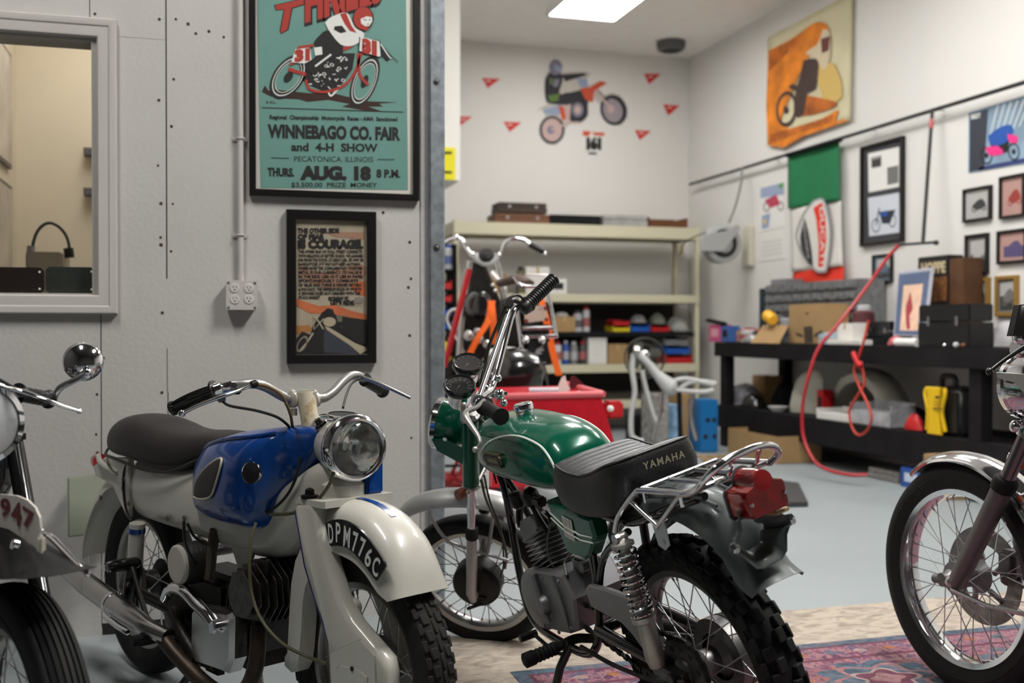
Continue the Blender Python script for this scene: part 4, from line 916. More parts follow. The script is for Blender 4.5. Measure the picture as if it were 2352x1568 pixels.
nt = gl_.node_tree; tc = nt.nodes.new('ShaderNodeTexCoord'); wv = nt.nodes.new('ShaderNodeTexWave'); wv.inputs['Scale'].default_value = 42; wv.bands_direction = 'X'; bp = nt.nodes.new('ShaderNodeBump'); bp.inputs['Strength'].default_value = .45; bp.inputs['Distance'].default_value = .003
mp = nt.nodes.new('ShaderNodeMapping'); mp.inputs['Rotation'].default_value = (0, 0, 1.1); nt.links.new(tc.outputs['Object'], mp.inputs['Vector']); nt.links.new(mp.outputs['Vector'], wv.inputs['Vector']); nt.links.new(wv.outputs['Fac'], bp.inputs['Height']); nt.links.new(bp.outputs['Normal'], nt.nodes['Principled BSDF'].inputs['Normal'])
part(na, 'lamp_glass', gl_, HN, f)
def f(g): g.lathe([(.066, .008), (.05, -.02), (.03, -.045), (.01, -.055), (0, -.056)], (0, 0, 0), (1, 0, 0), 40)
part(na, 'lamp_reflector', mat('mirror', (.8, .8, .78), .12, 1, bump=.3, bscale=60), HN, f)
g = G(HN); g.sphere((-.03, 0, 0), .010, 12); g.make('lamp_bulb', mat('bulb_glass', (.8, .8, .78), .1), na)
g = G(HN); g.lathe([(.036, 0), (.041, .004), (.041, .008), (.036, .010)], (-.055, -.005, .072), (.12, 0, 1), 28); g.make('speedometer_bezel', chrome, na)
g = G(HN); g.disc((-.055, -.005, .078), (.12, 0, 1), .036, .004, 24); g.make('speedometer_face', ink, na)
g = G(HN); g.lathe([(.03, 0), (.038, .004), (.03, .008), (0, .008)], (-.14, .0, .062), (.15, 0, 1), 24); g.make('nacelle_cap', chrome, na)
g = G(HN); g.lathe([(.0, .02), (.008, .02), (.010, .008), (.016, .006), (.018, 0)], (-.095, -.045, .052), (-.1, -.7, .9), 18); g.make('light_switch', blk_gl, na)
# steering stem, clamp, bars
def f(g): g.tube([(.965, 0, .84), (.945, 0, .90), (.93, 0, .95)], [.026, .024, .026], 18); 
part(al, 'steering_stem', mat('yellowed_enamel', (.55, .50, .38), .4, coat=.4, dirt=(.35, .22, .06), dth=.55, dscale=12), AB, f)
oldbar = mat('dull_alloy_bar', (.33, .32, .31), .38, .8, dirt=(.14, .11, .09), dscale=30, dth=.62)
g = G(); g.tube([W(494, 896, 2.70), W(520, 888, 2.71), W(552, 882, 2.72), W(585, 881, 2.74), W(612, 889, 2.76), W(640, 905, 2.79), W(664, 917, 2.81), W(682, 921, 2.83), W(704, 916, 2.86), W(728, 915, 2.90), W(745, 913, 2.93), W(766, 899, 2.96), W(787, 876, 3.0), W(803, 864, 3.03), W(820, 862, 3.06), W(838, 870, 3.1)], .0128, 16, 4, raw=True)
bar = g.make('handlebar', oldbar, al)
g = G()
for x, d in ((672, 2.81), (722, 2.88)):
    c = W(x, 910, d); ax = W(722, 910, 2.88) - W(672, 910, 2.81); g.lathe([(.017, -.008), (.021, -.006), (.021, .006), (.017, .008)], W(x, 918, d), ax, 18, raw=True); g.lathe([(.009, -.02), (.009, .012), (.006, .017), (0, .018)], c, (0, 0, 1), 12, raw=True); g.lathe([(.009, 0), (.009, .018), (0, .018)], W(x + 3, 938, d), (0, 0, -1), 10, raw=True)
g.box(AB(.935, 0, .945), (.05, .03, .03), bev=.006, raw=True); g.make('bar_clamp', mat('cream_metal', (.55, .53, .47), .35, .3, dirt=(.1, .08, .05), dth=.55, dscale=25), al)
def barrelgrip(name, a, b, r, m_, ribs=9):
    g = G(); a, b = V(a), V(b); L = (b - a).length; ax = (b - a).normalized(); u = ax.orthogonal().normalized(); v = ax.cross(u); R_ = []
    for i in range(26):
        t = i / 25; rr = r * (.86 + .22 * math.sin(PI * min(1, t * 1.1)) ** .8) if t < .93 else r * 1.1
        R_.append([a + ax * L * t + (u * math.cos(q) + v * math.sin(q)) * (rr + (.0012 * math.cos(q * ribs * 2) if .05 < t < .93 else 0)) for q in [2 * PI * j / 72 for j in range(72)]])
    g.loft(R_, raw=True); g.lathe([(r * .6, -.006), (r * 1.5, -.005), (r * 1.55, 0), (r * 1.2, .004)], a, ax, 24, raw=True)
    return g.make(name, m_, bar)
barrelgrip('handle_grip', W(492, 897, 2.70), W(395, 938, 2.73), .0175, blk_gl)
g = G(); g.lathe([(.013, 0), (.018, .003), (.019, .02), (.014, .026), (.013, .05)], W(489, 898, 2.70), W(520, 888, 2.71) - W(489, 898, 2.70), 18, raw=True); g.box(W(536, 884, 2.70), (.02, .02, .014), bev=.004, raw=True); g.box(W(508, 915, 2.70), (.022, .014, .02), bev=.004, raw=True); g.make('twist_collar', chrome, bar)
g = G(); g.tube([W(575, 886, 2.66), W(545, 898, 2.65), W(500, 914, 2.64), W(455, 931, 2.65), W(428, 944, 2.66), W(418, 950, 2.66)], [.006, .008, .0085, .008, .008, .010], 12, 4, raw=True, flat=.6); g.sphere(W(418, 949, 2.66), .0095, 12, raw=True); g.make('brake_lever', chrome, bar)
g = G(); g.lathe([(.004, 0), (.010, .002), (.010, .014), (.005, .02)], W(576, 884, 2.67), W(590, 880, 2.68) - W(576, 884, 2.67), 12, raw=True); g.box(W(545, 899, 2.655), (.02, .018, .014), bev=.004, raw=True); g.make('lever_pivot', grease, bar)
g = G(); grip(g, W(838, 872, 3.1), W(880, 898, 3.2), .0165, 6, 1.2, .001); g.make('handle_grip', blk, bar)
g = G(); g.tube([W(836, 867, 3.05), W(868, 879, 3.03), W(905, 896, 3.01), W(942, 914, 3.0)], [.008, .008, .007, .006], 10, 3, raw=True, flat=.7); g.box(W(842, 868, 3.06), (.025, .02, .02), bev=.005, raw=True); g.make('clutch_lever', chrome_old, bar)
tan = flat('tan_cable', (.15, .095, .03), .4)
for nm, m_, pts, r in (('brake_cable', tan, [W(588, 882, 2.68), W(618, 889, 2.68), W(645, 906, 2.70), W(658, 928, 2.73), W(668, 955, 2.77), W(672, 985, 2.82)], .0042), ('throttle_cable', bcab, [W(512, 922, 2.70), W(530, 932, 2.70), W(590, 943, 2.72), W(635, 957, 2.76), W(660, 975, 2.80), W(668, 988, 2.82)], .0038), ('clutch_cable', bcab, [W(828, 868, 3.04), W(808, 880, 3.0), W(796, 905, 2.9), W(788, 936, 2.78)], .0035), ('control_cable', bcab, [W(690, 1050, 2.72), W(682, 1090, 2.72), W(664, 1130, 2.74), W(640, 1158, 2.76), W(612, 1178, 2.78)], .004), ('control_cable', olive, [W(766, 1085, 2.62), W(755, 1115, 2.62), W(728, 1148, 2.64), W(680, 1176, 2.68), W(620, 1182, 2.76)], .0045), ('speedometer_cable', olive, [W(588, 1200, 2.7), W(576, 1240, 2.68), W(573, 1300, 2.66), W(580, 1370, 2.64), W(605, 1430, 2.6), W(650, 1478, 2.56), W(700, 1505, 2.54), W(750, 1524, 2.5)], .0042), ('drain_cable', bcab, [W(422, 1196, 2.9), W(424, 1240, 2.9), W(440, 1280, 2.95), W(462, 1305, 3.0)], .004), ('fuel_hose', bcab, [W(430, 1202, 2.9), W(445, 1230, 2.92), W(470, 1248, 2.95), W(492, 1250, 3.0)], .004)):
    g = G(); g.tube(pts, r, 8, 8, raw=True); g.make(nm, m_, al)
g = G(); g.tube([W(494, 1215, 3.0), W(488, 1260, 3.0), W(480, 1330, 3.0)], .015, 8, 3, raw=True); g.make('wiring_loom', flat('brown_tape', (.06, .05, .035)), al)
# ------------------------------------------------------------ black motorcycle at the left edge
df = AB.f.copy(); dh = W(45, 1702, 2.1); dO = V((dh.x, dh.y, 0)) - df * 1.3; DB = Fr(dO, df, (0, 0, 1)); DW = 1.3
dl = thing('motorcycle', 'black motorcycle with round mirror and cream 947 plate on its front fender', 'motorcycle', (dO.x, dO.y, 0))
DFr = Fr(DB(DW, 0, .31), DB.f, DB.u)
wheel(dl, DFr, .31, .222, .096, 'front_wheel', 'ribs', 36, (.09, .045), old_rim, hubm=grease, steps=72)
wheel(dl, Fr(DB(0, 0, .31), DB.f, DB.u), .31, .222, .096, 'rear_wheel', 'plain', 36, (.08, .045), old_rim, hubm=grease)
def PD(x, y, lat=0): q = DB.loc(DB.px(x, y, lat)); return (q.x, q.z)
c_ = (DW, .31)
def arc(r, a0, a1, n, rr=None): return [(c_[0] + math.sin(math.radians(a0 + (a1 - a0) * i / n)) * r, c_[1] + math.cos(math.radians(a0 + (a1 - a0) * i / n)) * r) for i in range(n + 1)]
frd = [PD(x, y, 0) for x, y in ((-220, 1330), (-170, 1235), (-100, 1190), (-40, 1190), (20, 1208), (70, 1248), (108, 1292), (128, 1322))]
fed = [PD(x, y, -.07) for x, y in ((-260, 1400), (-220, 1345), (-160, 1328), (-110, 1326), (-60, 1328), (-20, 1330), (20, 1330), (42, 1328))]
def f(g): shell(g, frd, fed, .072, 10, 36, .8, .003)
fd = part(dl, 'front_mudguard', mat('black_fender_paint', (.007, .007, .007), .42, spec=.25, coat=.08), DB, f, ang=50)
g = G(DB); _a = PD(35, 1250, -.06); g.disc((_a[0], -.06, _a[1]), (-.1, -1, .35), .010, .012, 14); g.make('mudguard_bolt', chrome, fd)
_q = [PD(x, y, .035) for x, y in ((98, 1230), (112, 1240), (135, 1272), (158, 1305), (170, 1322))]
def f(g): g.tube([(a, .035 + .006 * i, c + .004) for i, (a, c) in enumerate(_q)], [.005, .007, .007, .006, .005], 10, 4); g.sphere((_q[-1][0], .06, _q[-1][1]), .007, 10); g.sphere((_q[0][0] + .01, .03, _q[0][1] + .01), .006, 10)
part(fd, 'mudguard_bracket', chrome, DB, f)
# plate standing along the fender, 947
lp = -.012
R2 = [PD(x, y, -.012) for x, y in ((-150, 1200), (-120, 1165), (-60, 1140), (0, 1134), (38, 1138), (62, 1148), (80, 1165), (90, 1188), (93, 1215), (92, 1240), (88, 1262), (60, 1240), (20, 1215), (-40, 1200), (-100, 1200))]
def f(g): g.prism([(a, lp, c) for a, c in R2], (0, .004, 0))
pp = part(fd, 'number_plate', mat('aged_cream_plate', (.62, .57, .52), .5, dirt=(.3, .22, .15), dscale=12, dth=.66), DB, f, smooth=False)
def lat_px(x, y): a, c = PD(x, y, lp - .001); return DB(a, lp - .001, c)
g = G()
for ch, x0, x1, y0, y1, yt in (('1', -60, -40, 1190, 1190, 1140), ('9', 1, 24, 1183, 1187, 1142), ('4', 26, 50, 1200, 1208, 1148), ('7', 52, 80, 1203, 1222, 1160)):
    a = lat_px(x0, y0); b = lat_px(x1, y1); h = (lat_px(x0, yt) - lat_px(x0, y0)).length; X_ = b - a; text(g, ch, (a + b) / 2, X_, DB.u * DB.f.dot(DB.f) - DB.f * 0 , h / .73, .035, width=X_.length, depth=.0004)
g.make('plate_numerals', mat('maroon_paint', (.13, .012, .014), .5), pp, smooth=False)
g = G(DB); a, c = PD(88, 1250, -.06); g.box((a, -.055, c), (.016, .012, .03), bev=.004); g.make('plate_clip', mat('ivory_clip', (.6, .56, .48), .4), fd)
# forks, lamp, bars
g = G(DB); up_ = V((-.44, 0, .9)).normalized()
for s in (-1, 1): g.tube([V((DW, s * .085, .31)) + up_ * t for t in (-.03, .25, .26, .66)], [.024, .026, .02, .019], 16)
g.box(V((DW, 0, .31)) + up_ * .64, (.06, .21, .03), bev=.008); g.make('front_fork', blk_gl, dl)
hq = DB.loc(W(-48, 972, 2.18)); DL = Fr(DB(hq.x, hq.y, hq.z), DB.f, DB.u)
def f(g): g.lathe([(0, -.14), (.03, -.135), (.06, -.10), (.08, -.04), (.083, 0)], (0, 0, 0), (1, 0, 0), 36)
hd = part(dl, 'headlamp', blk_gl, DL, f)
def f(g): g.lathe([(.083, -.005), (.088, 0), (.086, .012), (.074, .018)], (0, 0, 0), (1, 0, 0), 40)
part(hd, 'headlamp_rim', chrome, DL, f)
def f(g): g.lathe([(.0, .032), (.04, .028), (.074, .014)], (0, 0, 0), (1, 0, 0), 40)
part(hd, 'headlamp_lens', mat('lamp_glass', (.55, .57, .58), .12, coat=1, spec=.8), DL, f)
g = G(); g.tube([W(-150, 905, 2.0), W(-90, 890, 2.12), W(-40, 884, 2.2), W(0, 890, 2.24), W(28, 900, 2.28), W(60, 908, 2.33), W(112, 916, 2.4)], .0115, 14, 5, raw=True); hbd = g.make('handlebar', chrome, dl)
g = G(); grip(g, W(40, 903, 2.31), W(114, 917, 2.40), .0165, 5, 1.4, .001); g.make('handle_grip', blk, hbd)
g = G(); g.tube([W(-10, 884, 2.2), W(30, 893, 2.2), W(62, 902, 2.2), W(110, 920, 2.22), W(150, 934, 2.25), W(184, 944, 2.28)], [.005, .007, .008, .0085, .0075, .006], 12, 4, raw=True, flat=.6); g.sphere(W(182, 944, 2.28), .0065, 10, raw=True); g.box(W(48, 902, 2.24), (.03, .02, .018), bev=.004, raw=True); g.make('brake_lever', chrome, hbd)
g = G(); g.tube([W(-20, 862, 2.2), W(10, 878, 2.21), W(40, 895, 2.22)], .0035, 8, 4, raw=True); g.make('control_cable', bcab, dl)
g = G(); g.tube([W(122, 922, 2.40), W(128, 905, 2.40), W(140, 889, 2.40), W(165, 876, 2.39), W(198, 860, 2.37)], [.007, .007, .008, .007, .006], 12, 4, raw=True); mi_ = g.make('mirror_stem', chrome, dl)
mn = (-CF * .93 + CR * .2 + CU * .1).normalized(); mc = W(190, 830, 2.42)
g = G(); g.lathe([(.0, .022), (.012, .0215), (.028, .016), (.038, .008), (.0435, .0), (.0445, -.006), (.041, -.008), (0, -.008)], mc, mn, 40, raw=True); g.make('mirror_shell', chrome, mi_)
g = G(); g.lathe([(.006, .03), (.011, .024), (.012, .015)], W(198, 852, 2.41), (mn + CR * .3 - CU * .5).normalized(), 14, raw=True); g.sphere(W(201, 855, 2.37), .009, 12, raw=True); g.make('mirror_joint', chrome, mi_)
dst = interp([(.55, .04, .74, .80, .86), (.60, .10, .70, .78, .90), (.75, .13, .69, .78, .93), (.92, .12, .70, .80, .93), (1.0, .07, .74, .82, .90)], 4)
part(dl, 'fuel_tank', blk_gl, DB, lambda g: blob(g, dst, 32, 2.5), ang=60)
dss = interp([(-.15, .08, .70, .75, .79), (.0, .13, .69, .75, .82), (.3, .12, .68, .74, .80), (.58, .08, .72, .76, .80)], 4)
part(dl, 'seat', seatb, DB, lambda g: blob(g, dss, 28, 2.5), ang=60)
def f(g):
    g.box((.62, 0, .33), (.36, .24, .24), bev=.04, seg=3); g.tube([(.62, 0, .4), (.68, 0, .66)], .075, 20); g.tube([(0, 0, .31), (.45, 0, .35), (.45, 0, .68), (1.0, 0, .80), (.85, 0, .35)], .02, 10)
part(dl, 'engine_and_frame', grease, DB, f)

# ------------------------------------------------------------ chrome-fendered motorcycle at the right edge
cf = (CF * .95 - CR * .33); cf.z = 0; cf.normalize(); ch_ = W(2222, 1325, 3.3); CB = Fr(V((ch_.x, ch_.y, 0)) - cf * 1.42, cf, (0, 0, 1)); CW = 1.42
cl = thing('motorcycle', 'motorcycle with chrome front fender, drilled disc and amber indicator at the right edge', 'motorcycle', (CB.O.x, CB.O.y, 0))
cz = ch_.z; CFr = Fr(CB(CW, 0, cz), CB.f, CB.u)
wheel(cl, CFr, cz - .002, .268, .082, 'front_wheel', 'plain', 40, (.05, .05), chrome, hubm=alu, steps=80, rimw=.03)
wheel(cl, Fr(CB(0, 0, .32), CB.f, CB.u), .32, .23, .11, 'rear_wheel', 'plain', 36, (.07, .05), chrome, hubm=alu)
for s in (-1,):
    g = G(CFr); n = 60
    def ring(r, b): return [(math.sin(2 * PI * i / n) * r, b, math.cos(2 * PI * i / n) * r) for i in range(n)]
    g.loft([ring(.152, s * .062), ring(.152, s * .067), ring(.098, s * .067), ring(.098, s * .062), ring(.152, s * .062)], caps=False)
    for i in range(5): a = 2 * PI * i / 5; g.tube([(math.sin(a) * .05, s * .06, math.cos(a) * .05), (math.sin(a + .25) * .102, s * .064, math.cos(a + .25) * .102)], .009, 8)
    dc = g.make('brake_disc', mat('disc_steel', (.22, .21, .2), .3, 1, vary=.3, vscale=40), cl)
    g = G(CFr)
    for i in range(60): a = 2 * PI * i / 60; r_ = (.108, .124, .140)[i % 3]; g.disc((math.sin(a) * r_, s * .0676, math.cos(a) * r_), (0, 1, 0), .0032, .001, 8)
    g.make('drilling', ink, dc); dc.data.name
g = G(CFr); g.tube([(-.02, .085, .0), (.04, .09, -.005)], .014, 14); g.box((-.12, -.06, .06), (.07, .07, .09), bev=.015); g.lathe([(.012, .10), (.02, .10), (.022, .085), (.03, .07)], (0, 0, 0), (0, 1, 0), 18); g.make('brake_caliper', alu_dk, cl)
rk_ = V((-.52, 0, .854)).normalized(); A1 = CB.loc(W(2188, 1338, 3.2)); A2 = CB.loc(W(2280, 1120, 3.02)); A3 = CB.loc(W(2385, 850, 2.84))
for s in (1, -1):
    f_ = lambda p: V((p.x, s * .098, p.z))
    g = G(CB); g.tube([f_(A1) - (f_(A2) - f_(A1)).normalized() * .02, f_(A1), f_(A2)], [.018, .027, .030], 20); lg = g.make('fork_leg', mat('brushed_fork', (.16, .15, .15), .42, .5, vary=.1), cl)
    g = G(CB); g.tube([f_(A2), f_(A2).lerp(f_(A3), .1), f_(A3)], [.021, .021, .021], 20); g.make('fluted_stanchion', mat('grooved_stanchion', (.2, .19, .2), .25, 1), lg)
    g = G(CB); d_ = (f_(A3) - f_(A2)).normalized(); g.lathe([(.024, -.012), (.034, -.008), (.036, .02), (.030, .03), (.022, .032)], tuple(f_(A2)), tuple(d_), 24); g.make('dust_seal', rubber, lg)
    g = G(CB); p = f_(A2).lerp(f_(A3), .5); g.lathe([(.021, -.02), (.031, -.015), (.033, 0), (.031, .015), (.021, .02)], tuple(p), tuple(d_), 24); g.sphere(p + V((.02, s * .025, .01)), .018, 14); g.make('stanchion_clamp', chrome, lg)
    g = G(CB); p = f_(A1); g.sphere(p + V((.012, s * .01, 0)), .02, 14); g.tube([p + V((0, s * .02, -.02)), p + V((-.15, s * .03, -.03)), p + V((-.3, s * .03, -.02))], .007, 8); g.make('axle_clamp', chrome_old, lg)
cc = (CW, cz)
def carc(r, a0, a1, n): return [(cc[0] + math.sin(math.radians(a0 + (a1 - a0) * i / n)) * r, cc[1] + math.cos(math.radians(a0 + (a1 - a0) * i / n)) * r) for i in range(n + 1)]
Rt = cz + .035
def f(g): shell(g, carc(Rt, 40, -95, 14), carc(Rt - .032, 38, -95, 14), [.030, .06, .062, .062, .062, .06, .05], 10, 44, .8, .0025)
cfd = part(cl, 'front_mudguard', chrome, CB, f, ang=50)
g = G(CB); a, c = carc(Rt - .008, 39, 39, 1)[0]; g.sphere((a, .0, c), .009, 12); g.make('mudguard_rivet', chrome, cfd)
g = G(CB); g.tube([(CW - .22, .06, cz + .28), (CW - .14, .085, cz + .20)], .009, 8); g.make('mudguard_stay', chrome, cfd)
hp2 = W(2372, 885, 2.95); CL2 = Fr(hp2, CB.f - CB.l * .0, CB.u)
def f(g): g.lathe([(0, -.12), (.04, -.115), (.07, -.085), (.085, -.03), (.088, .02)], (0, 0, 0), (1, 0, 0), 40)
ch2 = part(cl, 'headlamp', chrome, CL2, f)
def f(g): g.lathe([(.088, .015), (.094, .02), (.094, .034), (.08, .045)], (0, 0, 0), (1, 0, 0), 40)
part(ch2, 'headlamp_rim', chrome, CL2, f)
def f(g): g.lathe([(0, .062), (.05, .055), (.08, .043)], (0, 0, 0), (1, 0, 0), 32)
part(ch2, 'headlamp_lens', mat('lamp_glass', (.55, .57, .58), .12, coat=1, spec=.8), CL2, f)
g = G(CL2); g.prism([(.03, .090, .022), (.035, .090, .037), (-.12, .090, .035), (-.12, .090, -.10), (-.09, .090, -.10), (-.07, .090, -.02), (-.03, .090, .012)], (0, .005, 0), bev=.001); g.disc((.02, .104, .05), (0, 1, 0), .008, .008, 12); g.make('headlamp_bracket', mat('satin_bracket', (.42, .41, .39), .38, .8), ch2)
g = G(); g.tube([W(2480, 790, 2.5), W(2420, 770, 2.6), W(2380, 775, 2.75), W(2345, 790, 2.9), W(2350, 770, 2.98), W(2390, 755, 3.1), W(2440, 750, 3.3)], .0115, 12, 5, raw=True); cbar = g.make('handlebar', chrome, cl)
g = G(); g.tube([W(2420, 752, 2.62), W(2375, 783, 2.62), W(2340, 805, 2.62), W(2300, 832, 2.62), W(2276, 851, 2.62)], [.009, .009, .008, .0065, .006], 10, 4, raw=True, flat=.7); g.sphere(W(2273, 853, 2.62), .0095, 14, raw=True); g.make('clutch_lever', blk_gl, cbar)
g = G(); g.sphere(W(2343, 775, 2.85), .02, 16, raw=True); g.lathe([(.02, -.02), (.026, -.015), (.026, .015), (.02, .02)], W(2345, 800, 2.87), CB.l, 18, raw=True); g.make('bar_clamp', chrome, cbar)
g = G(); g.tube([W(2352, 775, 2.8), W(2350, 745, 2.8), W(2352, 735, 2.8)], .006, 8, raw=True); g.prism([W(2328, 772, 2.8), W(2345, 700, 2.8), W(2440, 690, 2.75), W(2440, 770, 2.75)], CB.f * .03, raw=True, bev=.006); g.make('mirror', blk_gl, cl)
g = G(); ip = W(2349, 1057, 3.02); g.lathe([(0, -.03), (.02, -.028), (.026, -.01), (.026, .012), (.022, .02), (0, .024)], ip, -CB.f, 24, raw=True); ind = g.make('indicator', mat('bright_amber', (.85, .16, .01), .2, trans=.2, coat=.5), cl)
g = G(); g.tube([ip, ip + CB.l * -.1], .008, 10, raw=True); g.lathe([(.026, .008), (.029, .012), (.024, .035), (0, .045)], ip, CB.f, 20, raw=True); g.make('indicator_stem', chrome, ind)
cst = interp([(.45, .04, .76, .82, .88), (.52, .10, .72, .82, .93), (.7, .13, .71, .82, .97), (.9, .12, .72, .84, .96), (.98, .07, .76, .86, .93)], 4)
part(cl, 'fuel_tank', green, CB, lambda g: blob(g, cst, 32, 2.5), ang=60)
css = interp([(-.25, .08, .74, .79, .84), (-.1, .13, .73, .79, .86), (.2, .13, .72, .78, .85), (.5, .09, .76, .80, .84)], 4)
part(cl, 'seat', seatm, CB, lambda g: blob(g, css, 28, 2.5), ang=60)
def f(g):
    g.box((.65, 0, .38), (.4, .3, .28), bev=.05, seg=3)
    for i in range(8): g.box((.75, 0, .50 + i * .02), (.16, .26, .006), bev=.002, seg=1)
    g.tube([(0, 0, .33), (.42, 0, .38), (.42, 0, .72), (1.05, 0, .84), (.95, 0, .40)], .02, 10); g.tube([(.85, .08, .55), (.98, .1, .45), (.92, .11, .25), (.6, .13, .2), (-.2, .14, .28)], .022, 12, 5)
part(cl, 'engine_and_frame', alu_dk, CB, f)
# ------------------------------------------------------------ posters and pictures
cream_p = flat('poster_border', (.60, .575, .52), .55); teal = mat('teal_poster_paper', (.125, .27, .235), .55, vary=.06, vscale=3)
blkfr = mat('black_picture_frame', (.006, .005, .005), .35); skin = flat('pale_ink', (.62, .55, .5))
nY = (0, -1, 0); nX = (-1, 0, 0)
t, v = framed('framed_poster', 'large black-framed teal poster for a county fair motorcycle race', 'framed poster', ((566, -125), (957, -125), (963, 457), (577, 455)), 1, YW, nY, .024, .028, blkfr, cream_p, matm=cream_p)
A = Art(1, v - .0005, nY, 540, 0, .30606)
A.poly([(160, -420), (1278, -420), (1298, 1426), (188, 1410)], teal, 1)
A.poly([(290, 38), (520, -16), (524, 38), (432, 66), (402, 225), (345, 258), (332, 235), (362, 78), (302, 80)], ink, 2); A.poly([(298, 40), (514, -8), (516, 32), (424, 60), (394, 220), (345, 250), (340, 232), (370, 72), (304, 74)], inkr, 3)
A.text('HRILLS', 518, 1115, 158, 290, ink, 2, .075, slope=-165); A.text('HRILLS', 524, 1108, 152, 280, inkr, 3, .04, slope=-162)
brown = flat('dark_brown_ink', (.035, .012, .008))
A.poly([(200, 690), (222, 640), (250, 680), (300, 672), (560, 700), (700, 690), (860, 730), (1000, 760), (1225, 768), (1080, 778), (1110, 800), (1000, 800), (1090, 832), (960, 828), (800, 800), (860, 780), (700, 750), (540, 765), (480, 745), (330, 738), (260, 722)], brown, 2)
def wheelart(A, cx, cy, rx, ry, rot, k=3):
    A.ell(cx, cy, rx, ry, ink, k, rot, .84); A.ell(cx, cy, rx * .86, ry * .86, inkw, k + 1, rot, .94); A.ell(cx, cy, rx * .79, ry * .79, ink, k + 1, rot, .93); A.ell(cx, cy, rx * .71, ry * .71, inkw, k + 1, rot, .96); A.ell(cx, cy, rx * .25, ry * .25, ink, k + 2, rot)
wheelart(A, 400, 578, 112, 190, .62); wheelart(A, 972, 612, 92, 205, .38)
A.poly([(480, 470), (560, 400), (620, 520), (560, 640), (500, 600)], ink, 3)
A.poly([(520, 480), (700, 400), (900, 400), (880, 520), (780, 660), (700, 700), (560, 640)], ink, 4)
random.seed(5)
for i in range(46):
    x, y = random.uniform(560, 860), random.uniform(430, 650)
    if x + y < 1420: A.line([(x, y), (x + random.uniform(-26, 26), y + random.uniform(-20, 20))], random.uniform(4, 9), inkw, 5)
for i in range(9): A.ell(random.uniform(590, 820), random.uniform(440, 640), 16, 12, inkw, 6, .3, .6, 14)
A.line([(530, 600), (560, 670), (680, 690), (820, 640), (900, 540), (940, 420), (960, 400)], 20, inkr, 7, 4); A.line([(400, 520), (530, 560)], 26, inkr, 7); A.line([(410, 490), (560, 400)], 18, inkr, 7); A.line([(925, 400), (935, 560), (1000, 640)], 22, inkr, 7, 3); A.line([(700, 420), (880, 340)], 30, inkr, 6)
A.line([(700, 690), (720, 720), (780, 660)], 14, inkw, 6, 3)
A.poly([(610, 290), (690, 228), (790, 300), (805, 400), (720, 440), (600, 560), (540, 500), (620, 400), (590, 330)], ink, 8, 3)
A.line([(600, 500), (720, 410)], 14, inkw, 9); A.poly([(590, 360), (650, 352), (655, 410), (600, 420)], inkw, 9)
A.poly([(675, 170), (720, 130), (830, 95), (870, 150), (900, 210), (965, 250), (950, 300), (880, 345), (790, 335), (700, 225)], inkw, 9, 3)
A.poly([(785, 108), (830, 96), (870, 190), (910, 250), (860, 235), (820, 180)], inkr, 10); A.poly([(745, 200), (800, 195), (835, 240), (790, 252), (740, 225)], ink, 10)
A.poly([(880, 300), (930, 290), (1010, 300), (1090, 320), (1180, 430), (1140, 460), (1080, 400), (1000, 340)], ink, 8); A.line([(1090, 330), (1150, 420), (1170, 440)], 9, inkw, 9, 3); A.line([(1170, 420), (1222, 468)], 5, ink, 9)
A.ell(960, 142, 78, 92, ink, 10, .1); A.ell(958, 138, 71, 84, inkr, 11, .1); A.poly([(940, 145), (985, 125), (1026, 132), (1028, 165), (1005, 198), (975, 200), (945, 180)], inkw, 12); A.line([(960, 148), (985, 156)], 5, ink, 13); A.line([(1000, 152), (1016, 150)], 5, ink, 13); A.line([(985, 186), (1005, 184)], 4, ink, 13); A.line([(925, 205), (975, 226), (1000, 212)], 12, inkr, 13, 3)
A.poly([(938, 278), (1080, 312), (1090, 420), (1080, 428), (930, 385)], inkw, 12); A.poly([(930, 280), (1086, 306), (1094, 432), (926, 392)], ink, 11); A.text('31', 950, 1062, 385, 90, inkr, 13, .08, slope=25)
A.poly([(450, 372), (560, 360), (575, 450), (520, 480), (420, 470)], inkw, 11); A.text('31', 445, 560, 462, 80, inkr, 12, .06, slope=-15); A.poly([(470, 350), (585, 332), (590, 352), (465, 372)], inkr, 12)
A.line([(200, 808), (1262, 842)], 7, ink, 3)
A.text('Regional  Championship  Motorcycle  Races - AMA  Sanctioned', 258, 1217, 893, 32, ink, 3, .025, slope=17)
A.text('WINNEBAGO CO. FAIR', 243, 1240, 1030, 98, ink, 3, .035, slope=20); A.text('and  4-H  SHOW', 420, 1070, 1131, 62, ink, 3, .025, slope=8)
A.text('PECATONICA, ILLINOIS', 443, 1035, 1212, 42, ink, 3, .0, slope=4); A.line([(270, 1184), (405, 1188)], 6, ink, 3); A.line([(1068, 1197), (1195, 1198)], 6, ink, 3)
A.text('THURS.', 243, 443, 1320, 62, ink, 3, .035, slope=3); A.text('AUG. 18', 485, 1020, 1342, 95, ink, 3, .05, slope=3); A.text('8 P.M.', 1060, 1240, 1330, 60, ink, 3, .03, slope=2); A.text('$3,500.00  PRIZE  MONEY', 422, 1065, 1403, 36, ink, 3, .01, slope=2)
A.text('HL', 235, 310, 778, 22, brown, 3, 0)
A.make('print', t)
